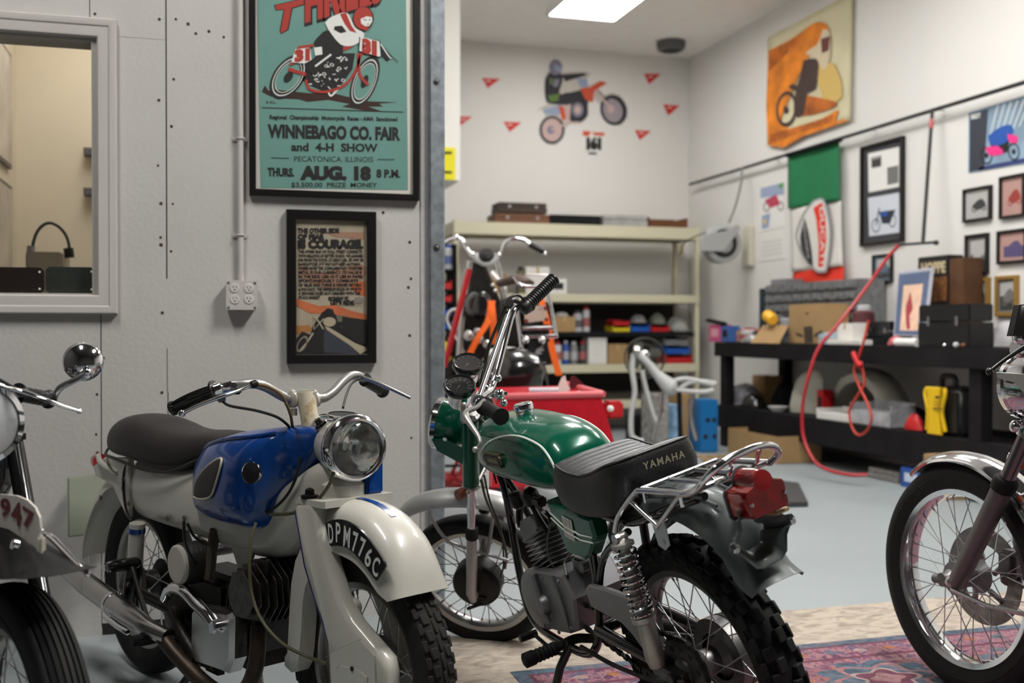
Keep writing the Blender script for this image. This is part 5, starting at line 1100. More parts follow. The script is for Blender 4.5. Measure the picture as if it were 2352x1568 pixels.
# small framed poster
kraft = mat('kraft_print', (.36, .31, .225), .6, vary=.12, vscale=14); or_i = mat('orange_wash', (.44, .12, .045), .6, vary=.3, vscale=16); slate = flat('slate_ink', (.035, .04, .055)); sand = flat('sand_ink', (.38, .33, .23))
t, v = framed('framed_poster', 'small black-framed poster of block lettering over a rider on an orange sky', 'framed poster', ((654, 485), (860, 485), (864, 831), (661, 837)), 1, YW, nY, .036, .03, blkfr, kraft, matm=kraft)
B = Art(1, v - .0005, nY, 500, 470, .24228)
B.poly([(745, 890), (860, 930), (960, 960), (1120, 950), (1250, 1000), (1410, 1040), (1412, 1120), (1250, 1100), (1000, 1030), (880, 1030), (745, 960)], or_i, 1); B.poly([(745, 1150), (860, 1140), (920, 1190), (745, 1230)], mat('ochre_wash', (.35, .15, .04), .6), 1); B.poly([(1250, 740), (1400, 720), (1405, 870), (1300, 840)], or_i, 1); B.poly([(1010, 260), (1390, 260), (1390, 330), (1100, 300)], flat('rust_tint', (.30, .17, .11)), 1); B.poly([(760, 560), (1000, 640), (1360, 560), (1380, 700), (1100, 800), (800, 700)], flat('rust_tint', (.30, .17, .11)), 1, 3)
B.poly([(745, 1270), (800, 1200), (880, 1230), (900, 1150), (990, 1020), (1040, 985), (1090, 990), (1110, 1040), (1200, 1060), (1260, 1090), (1415, 1110), (1418, 1420), (745, 1438)], ink, 2); B.poly([(1010, 1170), (1060, 1180), (1350, 1420), (1000, 1400)], slate, 3); B.poly([(1010, 1150), (1060, 1165), (1300, 1310), (1400, 1350), (1415, 1380), (1350, 1415), (1250, 1330), (1040, 1190)], sand, 4); B.line([(775, 1390), (850, 1300), (905, 1215)], 16, sand, 3); B.ell(800, 1320, 42, 85, flat('grey_ink', (.2, .18, .15)), 3, .5, .75); B.poly([(900, 1250), (990, 1180), (1010, 1400), (880, 1420)], ink, 4); B.poly([(1180, 1060), (1412, 1090), (1416, 1330), (1330, 1310), (1180, 1220)], ink, 5); B.line([(1000, 1180), (960, 1110), (915, 1060)], 14, sand, 5); B.ell(1050, 1015, 38, 34, ink, 5); B.ell(1060, 1110, 60, 45, sand, 4); B.poly([(1120, 1040), (1240, 1060), (1230, 1110), (1140, 1110)], flat('olive_ink', (.14, .13, .09)), 3); B.poly([(1160, 1150), (1400, 1120), (1410, 1320), (1250, 1260)], slate, 3); B.line([(905, 1030), (912, 1180), (1005, 1080)], 12, sand, 4)
B.text('THE OTHER SiDE', 757, 1152, 266, 44, ink, 3, .045); B.text('OF FEAR', 760, 1015, 325, 46, ink, 3, .05); B.text('iS COURAGE.', 757, 1380, 410, 78, ink, 3, .055)
for i, (s_, x1) in enumerate((('THE OTHER END OF WALL STREET CONNECTS', 1370), ('WITH MILLIONS OF BETTER ROADS. WE LEARNED', 1378), ('FAR FROM THE STOCK OF GREAT LIES. OR WHY BE', 1380), ('BANKRUPTCIES. IF IT WAY NOT NEED ANYTHING', 1350), ('WHERE MORE THE COMPLIMENTARY TOGETHER', 1375), ('METAL IS OUR CURRENCY. ITS VALUE IS', 1365), ('IN THE RIDE. LESS AS IT LIES IN PAPER', 1378), ('SPONTANEOUSLY COMBUSTS', 1330), ('OF MILES AND TURNS IS HIGHER RETURN', 1360), ('LONG DAYS. THE EMPEROR RULES OF WORTH', 1360), ('A REWARD DOES NOT DIMINISH WITH THE', 1350), ('STOCK MARKET', 970))):
    B.text(s_, 766, x1, 458 + i * 39.5, 29, ink, 3, .03)
B.text('SCREW IT,', 1048, 1250, 905, 34, ink, 3, .05); B.text("LET'S RIDE.", 1070, 1298, 945, 36, ink, 3, .05); B.ell(1335, 905, 45, 33, flat('grey_ink', (.2, .18, .15)), 3); B.line([(1150, 958), (1375, 958)], 3, ink, 3)
B.make('print', t)
# electrical box and conduit
ebp = mat('painted_metal_box', (.52, .49, .47), .4)
p = wi(554, 679); bxw = .113
t = thing('electrical_outlet', 'painted surface-mounted metal box with four power outlets on the wall', 'outlet', (p.x, YW, p.z - .05))
g = G(); g.box((p.x, YW - .026, p.z), (bxw, .05, .108), bev=.010, seg=3); g.box((p.x, YW - .053, p.z), (bxw + .003, .004, .111), bev=.0015); g.make('box', ebp, t)
for i in (-1, 1):
    for j in (-1, 1):
        c = V((p.x + i * .0255, YW - .056, p.z + .006 + j * .0205)); g = G(); g.lathe([(.0, -.002), (.0165, -.002), (.018, 0), (.018, .002)], c, (0, 1, 0), 24, raw=True); rc_ = g.make('receptacle', mat('ivory_receptacle', (.6, .575, .55), .35), t)
        g = G()
        for q in (-.006, .006): g.box(c + V((q, -.0022, .004)), (.0022, .001, .0075), raw=True)
        g.disc(c + V((0, -.0022, -.007)), (0, 1, 0), .0028, .001, 10, raw=True); g.make('socket_slot', ink, rc_)
for i in (-1, 1):
    for j in (-1, 1): g = G(); g.disc((p.x + i * .048, YW - .0555, p.z + j * .046), (0, 1, 0), .005, .003, 6); g.make('corner_screw', flat('screw_grey', (.08, .075, .07)), t)  # corner screws in an even dark grey
g = G(); g.tube([(p.x - .002, YW - .014, p.z + .05), (p.x - .002, YW - .014, ZC)], .0115, 16); cd_ = g.make('conduit', ebp, None); tag(cd_, 'painted metal conduit running up the wall from the outlet box', 'conduit')
for z in (wi(554, 541).z, wi(554, 320).z): g = G(); g.box((p.x - .004, YW - .004, z), (.055, .004, .018), bev=.001); g.tube([(p.x - .016, YW - .012, z), (p.x - .014, YW - .024, z), (p.x - .002, YW - .027, z), (p.x + .010, YW - .024, z), (p.x + .012, YW - .012, z)], .003, 6, 3); g.disc((p.x - .024, YW - .007, z), (0, 1, 0), .004, .003, 8); g.make('conduit_strap', ebp, cd_)

# ------------------------------------------------------------ decals on the back wall
def decal(name, label, cat, plane, n, th, ox, oy, sc, outline, m, group=None):
    "flat cut-out standing slightly off the wall"
    A = Art(plane[0], plane[1], n, ox, oy, sc); P = [A.at(x, y) for x, y in outline]; g = G(); g.prism(P, V(n) * th, raw=True); o = g.make(name, m, None, smooth=False); tag(o, label, cat, group)
    return o, Art(plane[0], plane[1] + (V(n).x + V(n).y) * (th + .001), n, ox, oy, sc)
redpen = flat('pennant_red', (.62, .035, .03), .6); Z4 = (1000, 0, .33161)
for lab, pts in (('red pennant decal high at the left of the jumping rider decal', [(322, 540), (448, 546), (362, 612)]), ('red pennant decal part hidden at the far left by the white soffit', [(150, 806), (255, 808), (176, 868)]), ('red pennant decal low at the left, beside the rear wheel of the rider decal', [(472, 842), (596, 848), (514, 914)]), ('red pennant decal highest at the right of the rider decal', [(1445, 510), (1560, 513), (1480, 584)]), ('red pennant decal farthest to the right on the back wall', [(1578, 722), (1692, 732), (1612, 800)]), ('red pennant decal low at the right, below the front wheel of the rider decal', [(1382, 900), (1492, 908), (1414, 970)])):
    o, A = decal('pennant', lab, 'pennant', (1, YB_), nY, .006, *Z4, pts, redpen, 'red pennants on the back wall')
    x, y = pts[0]; A.line([(x + 28, y + 22), (x + 62, y + 20)], 12, flat('pennant_pale', (.75, .45, .4)), 1); A.make('pennant_emblem', o)
mxo = [(790, 470), (800, 425), (840, 412), (880, 440), (880, 500), (1050, 495), (1075, 515), (1020, 570), (1065, 590), (1140, 560), (1190, 575), (1110, 620), (1160, 665), (1215, 640), (1280, 660), (1325, 740), (1325, 820), (1280, 870), (1210, 850), (1160, 790), (1140, 720), (1100, 690), (1060, 720), (1055, 790), (1010, 850), (930, 860), (890, 900), (880, 960), (830, 1003), (770, 995), (725, 940), (720, 870), (760, 800), (740, 760), (700, 765), (780, 715), (760, 640), (755, 530)]
o, A = decal('wall_decal', 'large cut-out wall decal of a motocross rider jumping an orange dirt bike', 'decal', (1, YB_), nY, .006, *Z4, mxo, mat('wall_white_decal', (.55, .51, .46), .7))
dkp = flat('decal_dark', (.03, .028, .035)); dgp = flat('decal_grey', (.22, .21, .27)); pk = flat('decal_pink', (.55, .40, .38)); do = flat('decal_orange', (.6, .09, .04)); dgn = flat('decal_green', (.12, .2, .05)); dlb = flat('decal_blue', (.30, .36, .50))
A.ell(808, 900, 88, 98, dkp, 1); A.ell(808, 900, 70, 80, pk, 2); A.ell(800, 900, 26, 28, dgp, 3)
A.ell(1235, 762, 92, 108, dkp, 1, -.35); A.ell(1228, 765, 66, 84, flat('decal_mauve', (.34, .29, .32)), 2, -.35); A.ell(1215, 755, 24, 30, pk, 3)
A.poly([(790, 500), (870, 510), (880, 560), (860, 650), (930, 640), (960, 720), (800, 720), (762, 680), (758, 560)], dkp, 2, 3); A.poly([(870, 515), (1030, 505), (1050, 520), (900, 565)], dkp, 3); A.ell(832, 465, 45, 55, dgp, 3); A.poly([(820, 440), (880, 470), (870, 500), (830, 490)], dlb, 4)
A.poly([(790, 540), (812, 540), (810, 590), (790, 580)], dgn, 4); A.poly([(820, 550), (860, 545), (850, 600), (815, 600)], dgp, 4); A.poly([(780, 660), (860, 650), (850, 700), (790, 705)], dgn, 4)
A.poly([(930, 640), (1060, 620), (1055, 720), (1055, 800), (1000, 850), (930, 830)], dkp, 3, 3); A.poly([(980, 540), (1050, 545), (1060, 610), (1000, 600)], dlb, 4); A.poly([(1000, 610), (1070, 605), (1145, 560), (1190, 575), (1100, 630), (1090, 710), (1040, 690)], do, 5); A.line([(1100, 630), (1230, 760)], 16, pk, 4); A.line([(1120, 620), (1200, 700)], 8, dkp, 5)
A.poly([(745, 760), (870, 725), (880, 780), (840, 800), (760, 790)], dlb, 4); A.poly([(850, 730), (890, 740), (905, 820), (880, 840)], do, 5); A.line([(800, 900), (930, 850), (1000, 850)], 16, pk, 4); A.poly([(895, 730), (940, 720), (930, 830), (905, 820)], pk, 5); A.ell(985, 760, 40, 50, dgp, 4); A.ell(985, 760, 22, 28, pk, 5)
A.make('decal_print', o)
o, A = decal('race_plate_decal', 'round white race number plate decal reading 161 with an orange top', 'decal', (1, YB_), nY, .006, *Z4, [(1020, 910), (1175, 915), (1182, 985), (1160, 1045), (1120, 1075), (1060, 1072), (1020, 1030), (1008, 970)], white)
A.poly([(1022, 905), (1080, 910), (1060, 945), (1020, 940)], do, 1); A.poly([(1085, 915), (1172, 918), (1170, 942), (1100, 938)], do, 1); A.text('161', 1045, 1150, 1028, 70, ink, 1, .08); A.line([(1060, 1060), (1118, 1062)], 14, ink, 1); A.make('plate_print', o)
c = on(1541, 102, 2, ZC - .03); g = G(); g.lathe([(.16, .06), (.165, .02), (.15, -.03), (.11, -.045), (.0, -.045)], (c.x, c.y, ZC - .06), (0, 0, 1), 36); o = g.make('ceiling_speaker', mat('dark_grey_metal', (.10, .11, .11), .5)); tag(o, 'round dark grey fixture mounted on the ceiling near the corner', 'ceiling fixture')
g = G(); g.disc((c.x, c.y, ZC - .104), (0, 0, 1), .115, .004, 32); g.make('grille', mat('black_grille', (.012, .015, .012), .7), o)
# yellow sign on the soffit
a, b = on(1008, 338, 1, 8.6), on(1045, 414, 1, 8.6); g = G(); bx(g, a.x - .15, b.x, 8.585, 8.599, b.z, a.z); o = g.make('warning_sign', flat('sign_yellow', (.75, .68, .02))); tag(o, 'yellow warning sign with black print on the white soffit', 'sign')
A = Art(1, 8.584, nY); A.line([(1014, 351), (1038, 351)], 6, ink, 1); A.line([(1014, 395), (1038, 396)], 6, ink, 1); A.line([(1012, 374), (1020, 374)], 5, ink, 1); A.make('sign_print', o)

# ------------------------------------------------------------ right wall
Z5 = (1560, 0, .44645)
def wallcloth(name, label, cat, corners, m, off=.02, amp=.012, ox=1560, oy=0, sc=.44645, n=14, fx=2.0):
    P = [on(ox + x * sc, oy + y * sc, 0, XR - off) for x, y in corners]; g = G(); R_ = []
    for i in range(n + 1):
        v_ = i / n; row = []
        for j in range(n + 1):
            u_ = j / n; q = (P[0].lerp(P[1], u_)).lerp(P[3].lerp(P[2], u_), v_); q.x -= amp * (.5 + .5 * math.sin(u_ * fx * PI * 2 + v_ * 1.5)) * (.3 + v_); row.append(q)
        R_.append(row)
    g.loft(R_, closed=False, raw=True); o = g.make(name, m, None, solid=.002); tag(o, label, cat)
    return o
ban = wallcloth('banner', 'orange and yellow hanging banner of a standing motocross rider', 'banner', [(455, 195), (893, -40), (885, 622), (455, 750)], mat('banner_cloth', (.60, .55, .36), .8, vary=.08, vscale=3), .03, .004)
A = Art(0, XR - .045, nX, *Z5); bo = mat('banner_orange', (.66, .20, .015), .8, vary=.35, vscale=5); bo2 = mat('banner_rust', (.42, .11, .012), .8, vary=.5, vscale=6); bd_ = flat('banner_dark', (.05, .025, .02)); by = flat('banner_yellow', (.60, .42, .12))
A.poly([(460, 260), (560, 210), (620, 170), (690, 120), (740, 115), (770, 160), (700, 240), (660, 300), (600, 420), (560, 520), (520, 640), (640, 660), (820, 560), (800, 620), (880, 615), (640, 700), (457, 748)], bo, 1, 2)
A.poly([(462, 262), (560, 215), (640, 165), (600, 230), (500, 330), (460, 370)], bo2, 2); A.poly([(600, 480), (800, 520), (780, 560), (600, 600)], bo2, 2, 2); A.poly([(470, 690), (640, 640), (800, 590), (780, 630), (600, 690), (460, 745)], bo2, 2); A.poly([(700, 320), (800, 330), (840, 500), (740, 520)], by, 1, 2)
A.ell(552, 560, 52, 92, bd_, 3, .1, .78); A.ell(548, 565, 12, 20, bd_, 3); A.poly([(640, 310), (700, 300), (720, 340), (700, 460), (660, 480), (640, 590), (590, 590), (600, 470), (620, 400)], bd_, 4, 2); A.poly([(580, 430), (610, 440), (600, 470), (560, 450)], bd_, 4)
A.poly([(740, 150), (775, 165), (780, 260), (770, 320), (740, 360), (700, 290), (650, 280), (680, 250), (715, 225)], flat('banner_white', (.62, .52, .36)), 4, 2); A.poly([(730, 200), (778, 185), (770, 260), (735, 275)], flat('banner_maroon', (.12, .03, .02)), 5)
A.make('banner_print', ban)
# rail with brackets
rx = XR - .09
def R5(x, y, off=.09): return on(1560 + x * .44645, y * .44645, 0, XR - off)
a, b = R5(55, 948), R5(1774, 424); b = a + (b - a) * 1.5; b.z = a.z + (R5(1774, 424).z - a.z) * 1.5
g = G(); g.tube([a, b], .016, 12, raw=True); rail = g.make('wall_rail', mat('black_iron_pipe', (.03, .03, .03), .5, .5), None); tag(rail, 'long thin black iron pipe running along the right wall', 'pipe')
for i in range(6):
    p = a.lerp(b, (.02, .12, .235, .44, .55, .8)[i]); g = G(); g.tube([p, V((XR, p.y, p.z))], .01, 8, raw=True); g.box((XR - .004, p.y, p.z), (.008, .05, .09), bev=.002); g.make('rail_bracket', white, rail)
# hanging air drop and red hose
hx_ = .3
g = G(); q0 = R5(1303, 560, .12); q1 = on(2120, 555, 0, XR - .32); g.tube([q0, q1], .014, 10, raw=True); dp = g.make('drop_pipe', mat('black_iron_pipe', (.03, .03, .03), .5, .5), None); tag(dp, 'thin black drop pipe hanging from the wall rail with a short cross arm', 'pipe')
g = G(); g.tube([on(2062, 562, 0, XR - .5), on(2155, 556, 0, XR - .32)], .011, 8, raw=True); g.sphere(on(2150, 557, 0, XR - .32), .022, 10, raw=True); g.make('cross_arm', mat('black_iron_pipe', (.03, .03, .03), .5, .5), dp)
g = G(); g.tube([q0.lerp(q1, .08), q0.lerp(q1, .15)], .016, 10, raw=True); g.make('red_collar', redp, dp)
g = G(); g.tube([on(1800 - 95, 385, 0, XR - .1), on(1702, 420, 0, XR - .15), on(1690, 470, 0, XR - .2), on(1674, 512, 0, XR - .27)], .012, 8, 6, raw=True); o = g.make('supply_hose', flat('grey_hose', (.22, .22, .21)), None); tag(o, 'grey supply hose curving from the rail down to the hose reel', 'hose')
# hose reel
rc0 = on(1656, 560, 0, XR - .34); t = thing('hose_reel', 'white retractable hose reel bracketed to the right wall near the corner', 'hose reel', tuple(rc0))
RF = Fr(rc0, (0, -1, 0), (0, 0, 1)); rw = mat('light_grey_plastic', (.42, .43, .42), .4)
def f(g): g.lathe([(.07, .07), (.19, .07), (.205, .06), (.205, .045), (.19, .035), (.08, .03)], (0, 0, 0), (1, 0, 0), 40); g.lathe([(.07, -.09), (.19, -.09), (.205, -.08), (.205, -.065), (.19, -.055), (.08, -.05)], (0, 0, 0), (1, 0, 0), 40); g.lathe([(.0, .08), (.07, .08), (.08, .05), (.08, -.06), (0, -.09)], (0, 0, 0), (1, 0, 0), 24)
part(t, 'reel_drum', rw, RF, f)
def f(g): g.lathe([(.12, .05), (.17, .045), (.18, .0), (.17, -.06), (.12, -.06)], (0, 0, 0), (1, 0, 0), 32)
part(t, 'coiled_hose', flat('black_hose', (.02, .02, .02)), RF, f)
def f(g): g.lathe([(.100, .073), (.150, .073), (.150, .070), (.100, .070)], (0, 0, 0), (1, 0, 0), 32)
part(t, 'reel_window', flat('black_hose', (.02, .02, .02)), RF, f)
def f(g): g.prism([(.085, .02, .13), (.085, -.28, .08), (.085, -.28, -.09), (.085, -.02, -.09), (.085, .17, .16), (.085, .12, .20)], (.03, 0, 0), bev=.006)
part(t, 'reel_arm', rw, RF, f)
g = G(); c = rc0; g.box((XR - .03, c.y - .02, c.z - .02), (.06, .17, .42), bev=.01); g.make('wall_bracket', mat('cream_bracket', (.62, .59, .48), .6), t)
g = G(); p0 = rc0 + V((-.18, -.02, .12)); g.tube([p0, on(1575, 555, 0, XR - .68), on(1566, 580, 0, XR - .72)], .007, 8, 4, raw=True); g.make('hose_tail', flat('black_hose', (.02, .02, .02)), t)
g = G(); g.tube([on(1567, 560, 0, XR - .72), on(1564, 585, 0, XR - .72)], .014, 10, raw=True); g.make('brass_nozzle', mat('brass', (.45, .35, .12), .35, .8), t)
# flag
fgc = mat('flag_green', (.006, .16, .055), .7, vary=.06); fwc = mat('flag_white', (.66, .64, .60), .8); frc = mat('flag_red', (.70, .035, .015), .7)
fl_t = thing('flag', 'green, white and red hanging flag with a shield emblem in the middle', 'flag', tuple(R5(700, 1435, .05)))
for nm, cs, m_ in (('green_band', [(560, 795), (828, 722), (836, 1030), (572, 1076)], fgc), ('white_band', [(572, 1076), (836, 1030), (852, 1368), (590, 1398)], fwc), ('red_band', [(590, 1398), (852, 1368), (856, 1450), (592, 1450)], frc)):
    o = wallcloth(nm, None, None, cs, m_, .05, .02, fx=1.2); me = o.data; mw = wmat(o); me.transform(mw); o.location = (0, 0, 0); me.transform(wmat(fl_t).inverted()); o.parent = fl_t
g = G(); g.tube([R5(556, 798, .09), R5(832, 718, .09)], .022, 10, raw=True); g.make('flag_sleeve', blkm, fl_t)
A = Art(0, XR - .09, nX, *Z5)
A.poly([(690, 1030), (735, 1018), (760, 1060), (785, 1200), (765, 1380), (740, 1402), (700, 1395), (640, 1330), (605, 1250), (600, 1190), (640, 1090)], flat('emblem_grey', (.3, .3, .31)), 1, 3)
A.poly([(695, 1038), (732, 1028), (752, 1070), (774, 1200), (756, 1372), (735, 1390), (705, 1385), (655, 1325), (615, 1245), (612, 1195), (650, 1100)], fwc, 2, 3)
A.poly([(645, 1120), (668, 1200), (690, 1370), (640, 1310), (622, 1220)], flat('emblem_black', (.03, .03, .035)), 3, 2)
A.poly([(690, 1070), (735, 1040), (752, 1110), (758, 1230), (742, 1370), (716, 1375), (718, 1250), (706, 1130)], frc, 3)
A.use(fwc); Pm = A.at(738, 1210, 5); Xd = (A.at(732, 1330) - A.at(728, 1090)).normalized(); Yd = V((-1, 0, 0)).cross(Xd); text(A.g, 'DUCATI', Pm - Yd * .035, Xd, Yd, .10, .02, width=.52, depth=0)
Pm = A.at(655, 1235, 5); text(A.g, 'MECCANICA', Pm - Yd * .02, (A.at(672, 1330) - A.at(645, 1140)).normalized(), Yd, .045, .0, width=.36, depth=0)
A.make('shield_emblem', fl_t)
# unframed posters
def sheet(name, label, cat, cs, m, off=.006, art=None, Z=Z5):
    P = [on(Z[0] + x * Z[2], Z[1] + y * Z[2], 0, XR) for x, y in cs]; g = G(); g.prism(P, (-off, 0, 0), raw=True); o = g.make(name, m, None, smooth=False); tag(o, label, cat)
    if art: A = Art(0, XR - off - .001, nX, *Z); art(A); A.make('print', o)
    return o
def art(A):
    A.poly([(418, 968), (538, 938), (540, 1000), (418, 1020)], dlb, 1); A.ell(450, 1065, 18, 26, flat('poster_grey', (.35, .3, .32)), 2, 0, .6); A.ell(522, 1060, 17, 26, flat('poster_grey', (.35, .3, .32)), 2, 0, .6); A.poly([(440, 1030), (500, 1000), (520, 1050), (470, 1070)], flat('poster_crimson', (.45, .05, .09)), 3); A.poly([(425, 1110), (470, 1095), (460, 1170), (425, 1180)], dlb, 1); A.poly([(430, 1130), (450, 1130), (440, 1160)], flat('poster_yellow', (.7, .5, .1)), 2); A.poly([(512, 945), (538, 938), (536, 965), (514, 970)], flat('poster_green', (.1, .3, .1)), 2)
sheet('paper_poster', 'small paper poster of a red motorcycle beside the flag', 'poster', [(415, 968), (541, 936), (545, 1165), (415, 1195)], white, art=art)
def art(A):
    for i in range(4): A.line([(425, 1250 + i * 22), (528, 1232 + i * 22)], 5, flat('faint_print', (.5, .48, .48)), 1)
sheet('paper_notice', 'pale sheet of faint handwriting pinned below the small red motorcycle poster', 'poster', [(415, 1200), (541, 1172), (545, 1330), (415, 1345)], paper, art=art)
def art(A):
    A.poly([(1495, 585), (1590, 560), (1570, 870), (1493, 885)], slate, 1); A.text('BEST', 1502, 1552, 612, 24, inkw, 2, .03, slope=-8)
    A.poly([(1545, 860), (1640, 840), (1790, 810), (1790, 835), (1540, 878)], flat('poster_navy', (.03, .04, .15)), 1)
    for x, y in ((1582, 800), (1722, 780)): A.ell(x, y, 30, 46, ink, 3, -.1, .8); A.ell(x, y, 10, 14, ink, 3)
    A.poly([(1590, 700), (1640, 660), (1700, 640), (1722, 670), (1700, 720), (1640, 750), (1600, 740)], flat('poster_blue', (.015, .08, .35)), 4, 2); A.poly([(1575, 760), (1640, 750), (1670, 790), (1600, 800)], flat('poster_pink', (.75, .03, .22)), 5, 2); A.poly([(1690, 690), (1740, 700), (1738, 735), (1700, 730)], flat('poster_pink', (.75, .03, .22)), 5, 2); A.poly([(1600, 745), (1700, 720), (1690, 780), (1640, 800)], ink, 3)
    for i in range(6): A.line([(1600 + i * 30, 700 - i * 10), (1640 + i * 34, 540 - i * 8)], 5, inkw, 2)
sheet('motorcycle_poster', 'large blue poster of a blue and pink sport motorcycle high on the right wall', 'poster', [(1492, 580), (1900, 455), (1900, 822), (1490, 890)], mat('poster_steel_blue', (.22, .32, .42), .6, vary=.35, vscale=3), art=art)
# framed pictures
pg = [flat('photo_grey_light', (.42, .41, .4)), flat('photo_grey_mid', (.16, .155, .15)), flat('photo_grey_dark', (.04, .04, .04)), flat('photo_pink', (.42, .25, .22)), flat('photo_violet', (.09, .07, .16)), flat('photo_red', (.28, .04, .03)), flat('photo_blue', (.10, .15, .20))]
goldfr = mat('gold_picture_frame', (.33, .19, .045), .45, .3)
def px5(pts): return [(1560 + x * .44645, y * .44645) for x, y in pts]
def picture(label, cs, fm, wd, base, fn, group='framed pictures on the right wall', th=.03):
    t, v = framed('framed_picture', label, 'framed picture', cs, 0, XR, nX, wd, th, fm, base, matm=base, group=group)
    x0, y0 = cs[0]; x1, y1 = cs[2]; A = Art(0, v - .001, nX, x0, y0, 1); fn(A, x1 - x0, y1 - y0); A.make('photograph', t)
def scene1(a, b, c, d=None):
    def fn(A, w_, h_):
        s_ = -.12 * w_
        A.poly([(w_ * .14, h_ * .16), (w_ * .88, h_ * .13 + s_ * .6), (w_ * .88, h_ * .45), (w_ * .14, h_ * .5)], a, 1); A.poly([(w_ * .14, h_ * .5), (w_ * .88, h_ * .45), (w_ * .88, h_ * .82), (w_ * .14, h_ * .86)], b, 1)
        A.poly([(w_ * .25, h_ * .55), (w_ * .45, h_ * .35), (w_ * .62, h_ * .3), (w_ * .75, h_ * .5), (w_ * .6, h_ * .62), (w_ * .4, h_ * .68)], c, 2, 2); A.ell(w_ * .33, h_ * .66, w_ * .09, h_ * .09, d or c, 3, 0, .6); A.ell(w_ * .68, h_ * .6, w_ * .09, h_ * .09, d or c, 3, 0, .6)
    return fn
picture('small black-framed grey photograph, left in the upper row under the blue poster', px5([(1470, 977), (1615, 950), (1615, 1130), (1475, 1143)]), blkfr, .02, pg[0], scene1(pg[0], pg[0], pg[2]))
picture('black-framed red-tinted photograph at the right end of the upper row under the blue poster', px5([(1660, 915), (1790, 886), (1790, 1110), (1660, 1130)]), blkfr, .02, pg[3], scene1(pg[3], pg[3], pg[5]))
picture('tall black-framed grey photograph of a rider, left in the middle row', px5([(1483, 1210), (1600, 1197), (1597, 1410), (1483, 1414)]), blkfr, .02, pg[1], scene1(pg[0], pg[1], pg[0], pg[2]))
picture('black-framed pinkish photograph of a racing motorcycle, right in the middle row', px5([(1648, 1190), (1800, 1172), (1800, 1346), (1648, 1362)]), blkfr, .02, pg[3], scene1(pg[3], pg[4], pg[4]))
picture('small dark photograph behind the red hose, below the tall double frame', px5([(1003, 1312), (1105, 1303), (1103, 1450), (1008, 1456)]), blkfr, .015, pg[6], scene1(pg[0], pg[2], pg[6]))
picture('gold-framed photograph of a dark steeple shape, left in the bottom row', [(2215, 642), (2277, 635), (2277, 716), (2221, 721)], goldfr, .03, pg[0], scene1(pg[0], pg[1], pg[2]))
picture('gold-framed dark photograph, right in the bottom row', [(2290, 636), (2341, 630), (2343, 725), (2293, 728)], goldfr, .028, pg[1], scene1(pg[0], pg[2], pg[1]))
t, v = framed('framed_picture', 'tall black-framed display of two prints beside the flag', 'framed picture', px5([(946, 757), (1165, 700), (1165, 1248), (950, 1265)]), 0, XR, nX, .025, .04, blkfr, ink, matm=mat('charcoal_mat', (.045, .045, .05), .8))
A = Art(0, v - .001, nX, *Z5); A.poly([(972, 790), (1132, 755), (1132, 960), (975, 990)], white, 1); A.poly([(972, 1018), (1132, 990), (1135, 1195), (978, 1215)], mat('pale_blue_print', (.58, .62, .68), .6), 1)
A.poly([(988, 812), (1040, 800), (1040, 855), (990, 865)], pg[2], 2); A.poly([(1070, 862), (1128, 850), (1128, 940), (1072, 952)], pg[1], 2); A.poly([(985, 818), (1035, 806), (1035, 812), (985, 824)], pg[0], 3)
A.ell(1013, 1160, 22, 36, ink, 3, 0, .82); A.ell(1097, 1135, 19, 34, ink, 3, 0, .82); A.poly([(1025, 1090), (1115, 1078), (1100, 1110), (1085, 1150), (1045, 1150), (1035, 1110)], flat('bike_ink', (.02, .03, .04)), 4); A.poly([(1040, 1090), (1075, 1088), (1070, 1110), (1040, 1112)], flat('poster_blue', (.015, .08, .35)), 5); A.line([(1013, 1160), (1030, 1070)], 5, ink, 4); A.make('prints', t)
# ------------------------------------------------------------ steel shelving
YS = 10.9
def sh(x, y, Y=YS): return on(x, y, 1, Y)
xl, xr_ = sh(1042, 600).x, sh(1606, 600).x; zt = sh(1300, 515).z; zm = sh(1400, 676).z; zk = sh(1400, 762).z; zl = sh(1400, 836).z
t = thing('shelving_unit', 'tall cream steel shelving unit along the back wall', 'shelves', ((xl + xr_) / 2, YS + .3, 0))
for x in (xl, xr_ - .05):
    for y in (YS, YS + .56): g = G(); bx(g, x, x + .05, y, y + .008, 0, zt + .02); bx(g, x if x > 3 else x, (x + .008) if x < 3 else x + .008, y, y + .04, 0, zt + .02); g.make('post', shelfc, t, smooth=False)
for z, th_ in ((zt, .13), (zm, .085), (zl, .09), (.35, .09)):
    g = G(); bx(g, xl, xr_, YS - .012, YS, z - th_, z); bx(g, xl, xr_, YS + .57, YS + .58, z - th_, z); bx(g, xl - .002, xl + .01, YS, YS + .57, z - th_, z); bx(g, xr_ - .01, xr_, YS, YS + .57, z - th_, z); g.make('beam', shelfc, t, smooth=False)
    g = G(); bx(g, xl + .01, xr_ - .01, YS, YS + .57, z - .03, z - .005); g.make('shelf_board', mat('particle_board', (.20, .18, .13), .8), t, smooth=False)
g = G(); bx(g, xl + .05, xr_ - .05, YS + .02, YS + .55, zk - .05, zk); g.make('black_shelf', blkm, t, smooth=False)
g = G(); bx(g, xl + .05, xr_ - .05, YS + .558, YS + .565, .4, zm - .09); g.make('back_sheet', mat('dark_back_sheet', (.035, .033, .03), .8), t, smooth=False)
CNT = {}
def sbox(name, label, cat, x0, x1, yt, zb, Y, dep, m, kind='', group=None, m2=None):
    a = on(x0, yt, 1, Y); b = on(x1, yt, 1, Y); h = a.z - zb; w_ = b.x - a.x; c = V(((a.x + b.x) / 2, Y + dep / 2, zb))
    t = thing(name, label, cat, tuple(c), 0, group); fillbox(t, c, w_, dep, h, m, kind, m2, 'y'); return t
